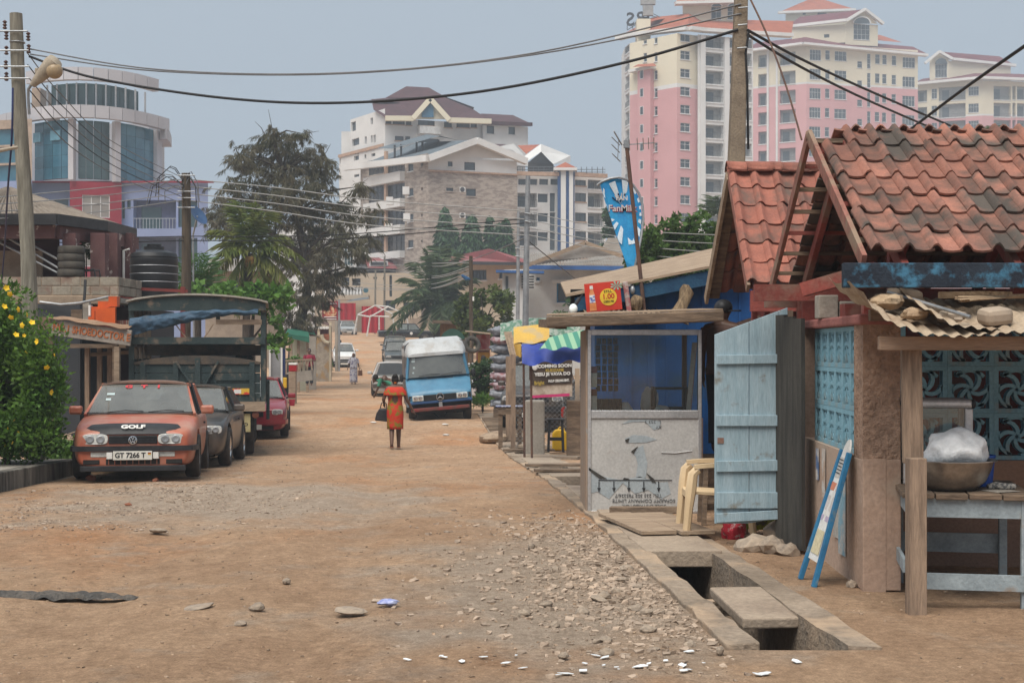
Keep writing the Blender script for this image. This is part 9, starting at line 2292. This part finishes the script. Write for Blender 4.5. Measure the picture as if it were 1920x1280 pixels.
tag(MB().box(X(1353,15.6)-.3,X(1353,15.6)+.3,15.4,15.9,gz(0,15.6)-.02,gz(0,15.6)+.58).build('wooden_crate',m_wood,bev=.01),'wooden crate under the person in the black cap','crate')
simple_person('person at the left picture edge of whom only an elbow shows',(X(-62,17.2),17.2,pz(17.2)),R(100),mat('brown vest',(.09,.05,.035),r=.85,bump=.1),m_dk,1.03,dict(elL=(-.2,-.28,1.12),elR=(.2,-.30,1.12),wrL=(-.1,-.05,1.0),wrR=(.1,-.05,1.0)),None,.014)

# ------------------------------------------------------------------ overhead cables
def cable(pts,r,m,label,group=None):
 """pts: (px, py, depth) control points, smoothed"""
 P_=[at(*p)for p in pts];out=[]
 for i in range(len(P_)-1):
  p0,p1,p2,p3=P_[max(i-1,0)],P_[i],P_[i+1],P_[min(i+2,len(P_)-1)]
  for t in np.linspace(0,1,9)[:-1]:out.append(.5*((2*p1)+(p2-p0)*t+(2*p0-5*p1+4*p2-p3)*t*t+(3*p1-p0-3*p2+p3)*t**3))
 out.append(P_[-1]);tag(MB().tube(out,r,6).build('overhead_cable',m,smooth=True),label,'cable',group)
cable([(55,92,21),(300,131,20.5),(640,137,20),(1000,100,19.2),(1390,8,18.5)],.011,m_cableg,'upper of the two thin grey cables slung high across the street')
cable([(57,102,21),(300,134,20.5),(640,138.5,20),(1000,103,19.2),(1390,26,18.5)],.011,m_cableg,'lower of the two thin grey cables slung high across the street')
cable([(55,106,21),(180,147,20.8),(420,184,20.3),(640,193,20),(900,172,19.3),(1170,118,18.8),(1384,56,18.5)],.02,m_cable,'thick black cable sagging across the street between the two tall poles')
cable([(1402,57,18.5),(1500,110,20),(1640,175,23),(1820,252,28)],.019,m_cable,'upper black cable running down right from the concrete pole')
cable([(1402,66,18.5),(1500,125,20),(1620,185,23),(1770,250,28)],.019,m_cable,'lower black cable running down right from the concrete pole')
cable([(1405,-5,18.5),(1440,70,18),(1475,165,17.5),(1503,262,17)],.013,m_rpole,'thin brown stay wire falling steeply right of the concrete pole')
cable([(1945,70,14),(1800,172,17),(1690,256,20)],.019,m_cable,'black cable crossing the towers at the upper right')
for k in range(5):
 cable([(50+2*k,98+24*k,21),(110+6*k,172+26*k,25),(205+6*k,262+18*k,32),(345,335+12*k,42)],.009,m_cable if k%2 else m_cableg,('uppermost','second','middle','fourth','lowest')[k]+' service cable dropping from the left pole to the dark timber pole','service cables from the left pole')
ORD=('uppermost','second','third','lowest')
for k in range(4):
 cable([(-30,372+13*k,30),(160,355+15*k,36),(345,336+13*k,42)],.013,m_cablel,ORD[k]+' light line wire from the left edge to the dark timber pole','light wires left of the timber pole')
 cable([(348,336+13*k,42),(520,352+15*k,42),(700,375+16*k,41.5),(986,396+15*k,40.5)],.016,m_cablel,ORD[k]+' light line wire between the timber pole and the steel lamp post','light wires in the middle')
 cable([(988,398+14*k,40.5),(1150,428+14*k,38),(1330,440+16*k,34),(1500,440+16*k,32)],.012,m_cablel,ORD[k]+' light line wire right of the steel lamp post','light wires at right')
for k in range(2):
 cable([(-30,440+11*k,31),(160,446+9*k,36),(347,443+8*k,42)],.014,m_cable,('upper','lower')[k]+' black cable from the left edge to the timber pole')
 cable([(349,443+8*k,42),(640,440+8*k,42),(986,410+8*k,40.5)],.016,m_cable,('upper','lower')[k]+' black cable from the timber pole past the casuarina')
for k in range(7):
 cable([(598,500+7*k+random.uniform(-6,6),155),(718,492+9*k+random.uniform(-12,8),150),(805,494+8*k+random.uniform(-8,12),105),(884,487+5*k+random.uniform(-2,4),62)],.026 if k<5 else .032,m_cablel,'far service wire running from the balcony house to the brown pole','far wires at the street end')
cable([(884,487,62),(930,470,52),(986,445,40.5)],.018,m_cableg,'wire from the brown pole up to the steel lamp post')
cable([(988,450,40.5),(1050,500,50),(1100,540,80)],.015,m_cable,'dark wire falling from the steel lamp post to the white house')
cable([(24,165,20.8),(22,260,20.9),(15,350,22),(8,470,26),(0,560,29)],.015,mat('navy cable',(.03,.04,.12),r=.6,bump=0),'dark blue cable hanging down left of the tall left pole')
cable([(-10,520,30),(60,570,30.5),(75,580,30.9)],.012,m_cable,'black cable drooping onto the charcoal wall at left')
cable([(160,525,31.2),(158,560,31),(152,590,30.9)],.03,m_cable,'bundle of black cable hanging over the block parapet')

# ------------------------------------------------------------------ haze
hz=MB();hz.box(-360,360,-30,520,-3,125)
m_hz=bpy.data.materials.new('haze');m_hz.use_nodes=True;t=m_hz.node_tree;t.nodes.remove(t.nodes['Principled BSDF'])
pvn=t.nodes.new('ShaderNodeVolumePrincipled');pvn.inputs['Color'].default_value=(.80,.87,.95,1);pvn.inputs['Density'].default_value=.0011;pvn.inputs['Anisotropy'].default_value=.0
t.links.new(pvn.outputs[0],t.nodes['Material Output'].inputs['Volume'])
ho=hz.build('haze',m_hz);tag(ho,'thin pale haze over the whole street','haze',kind='stuff')
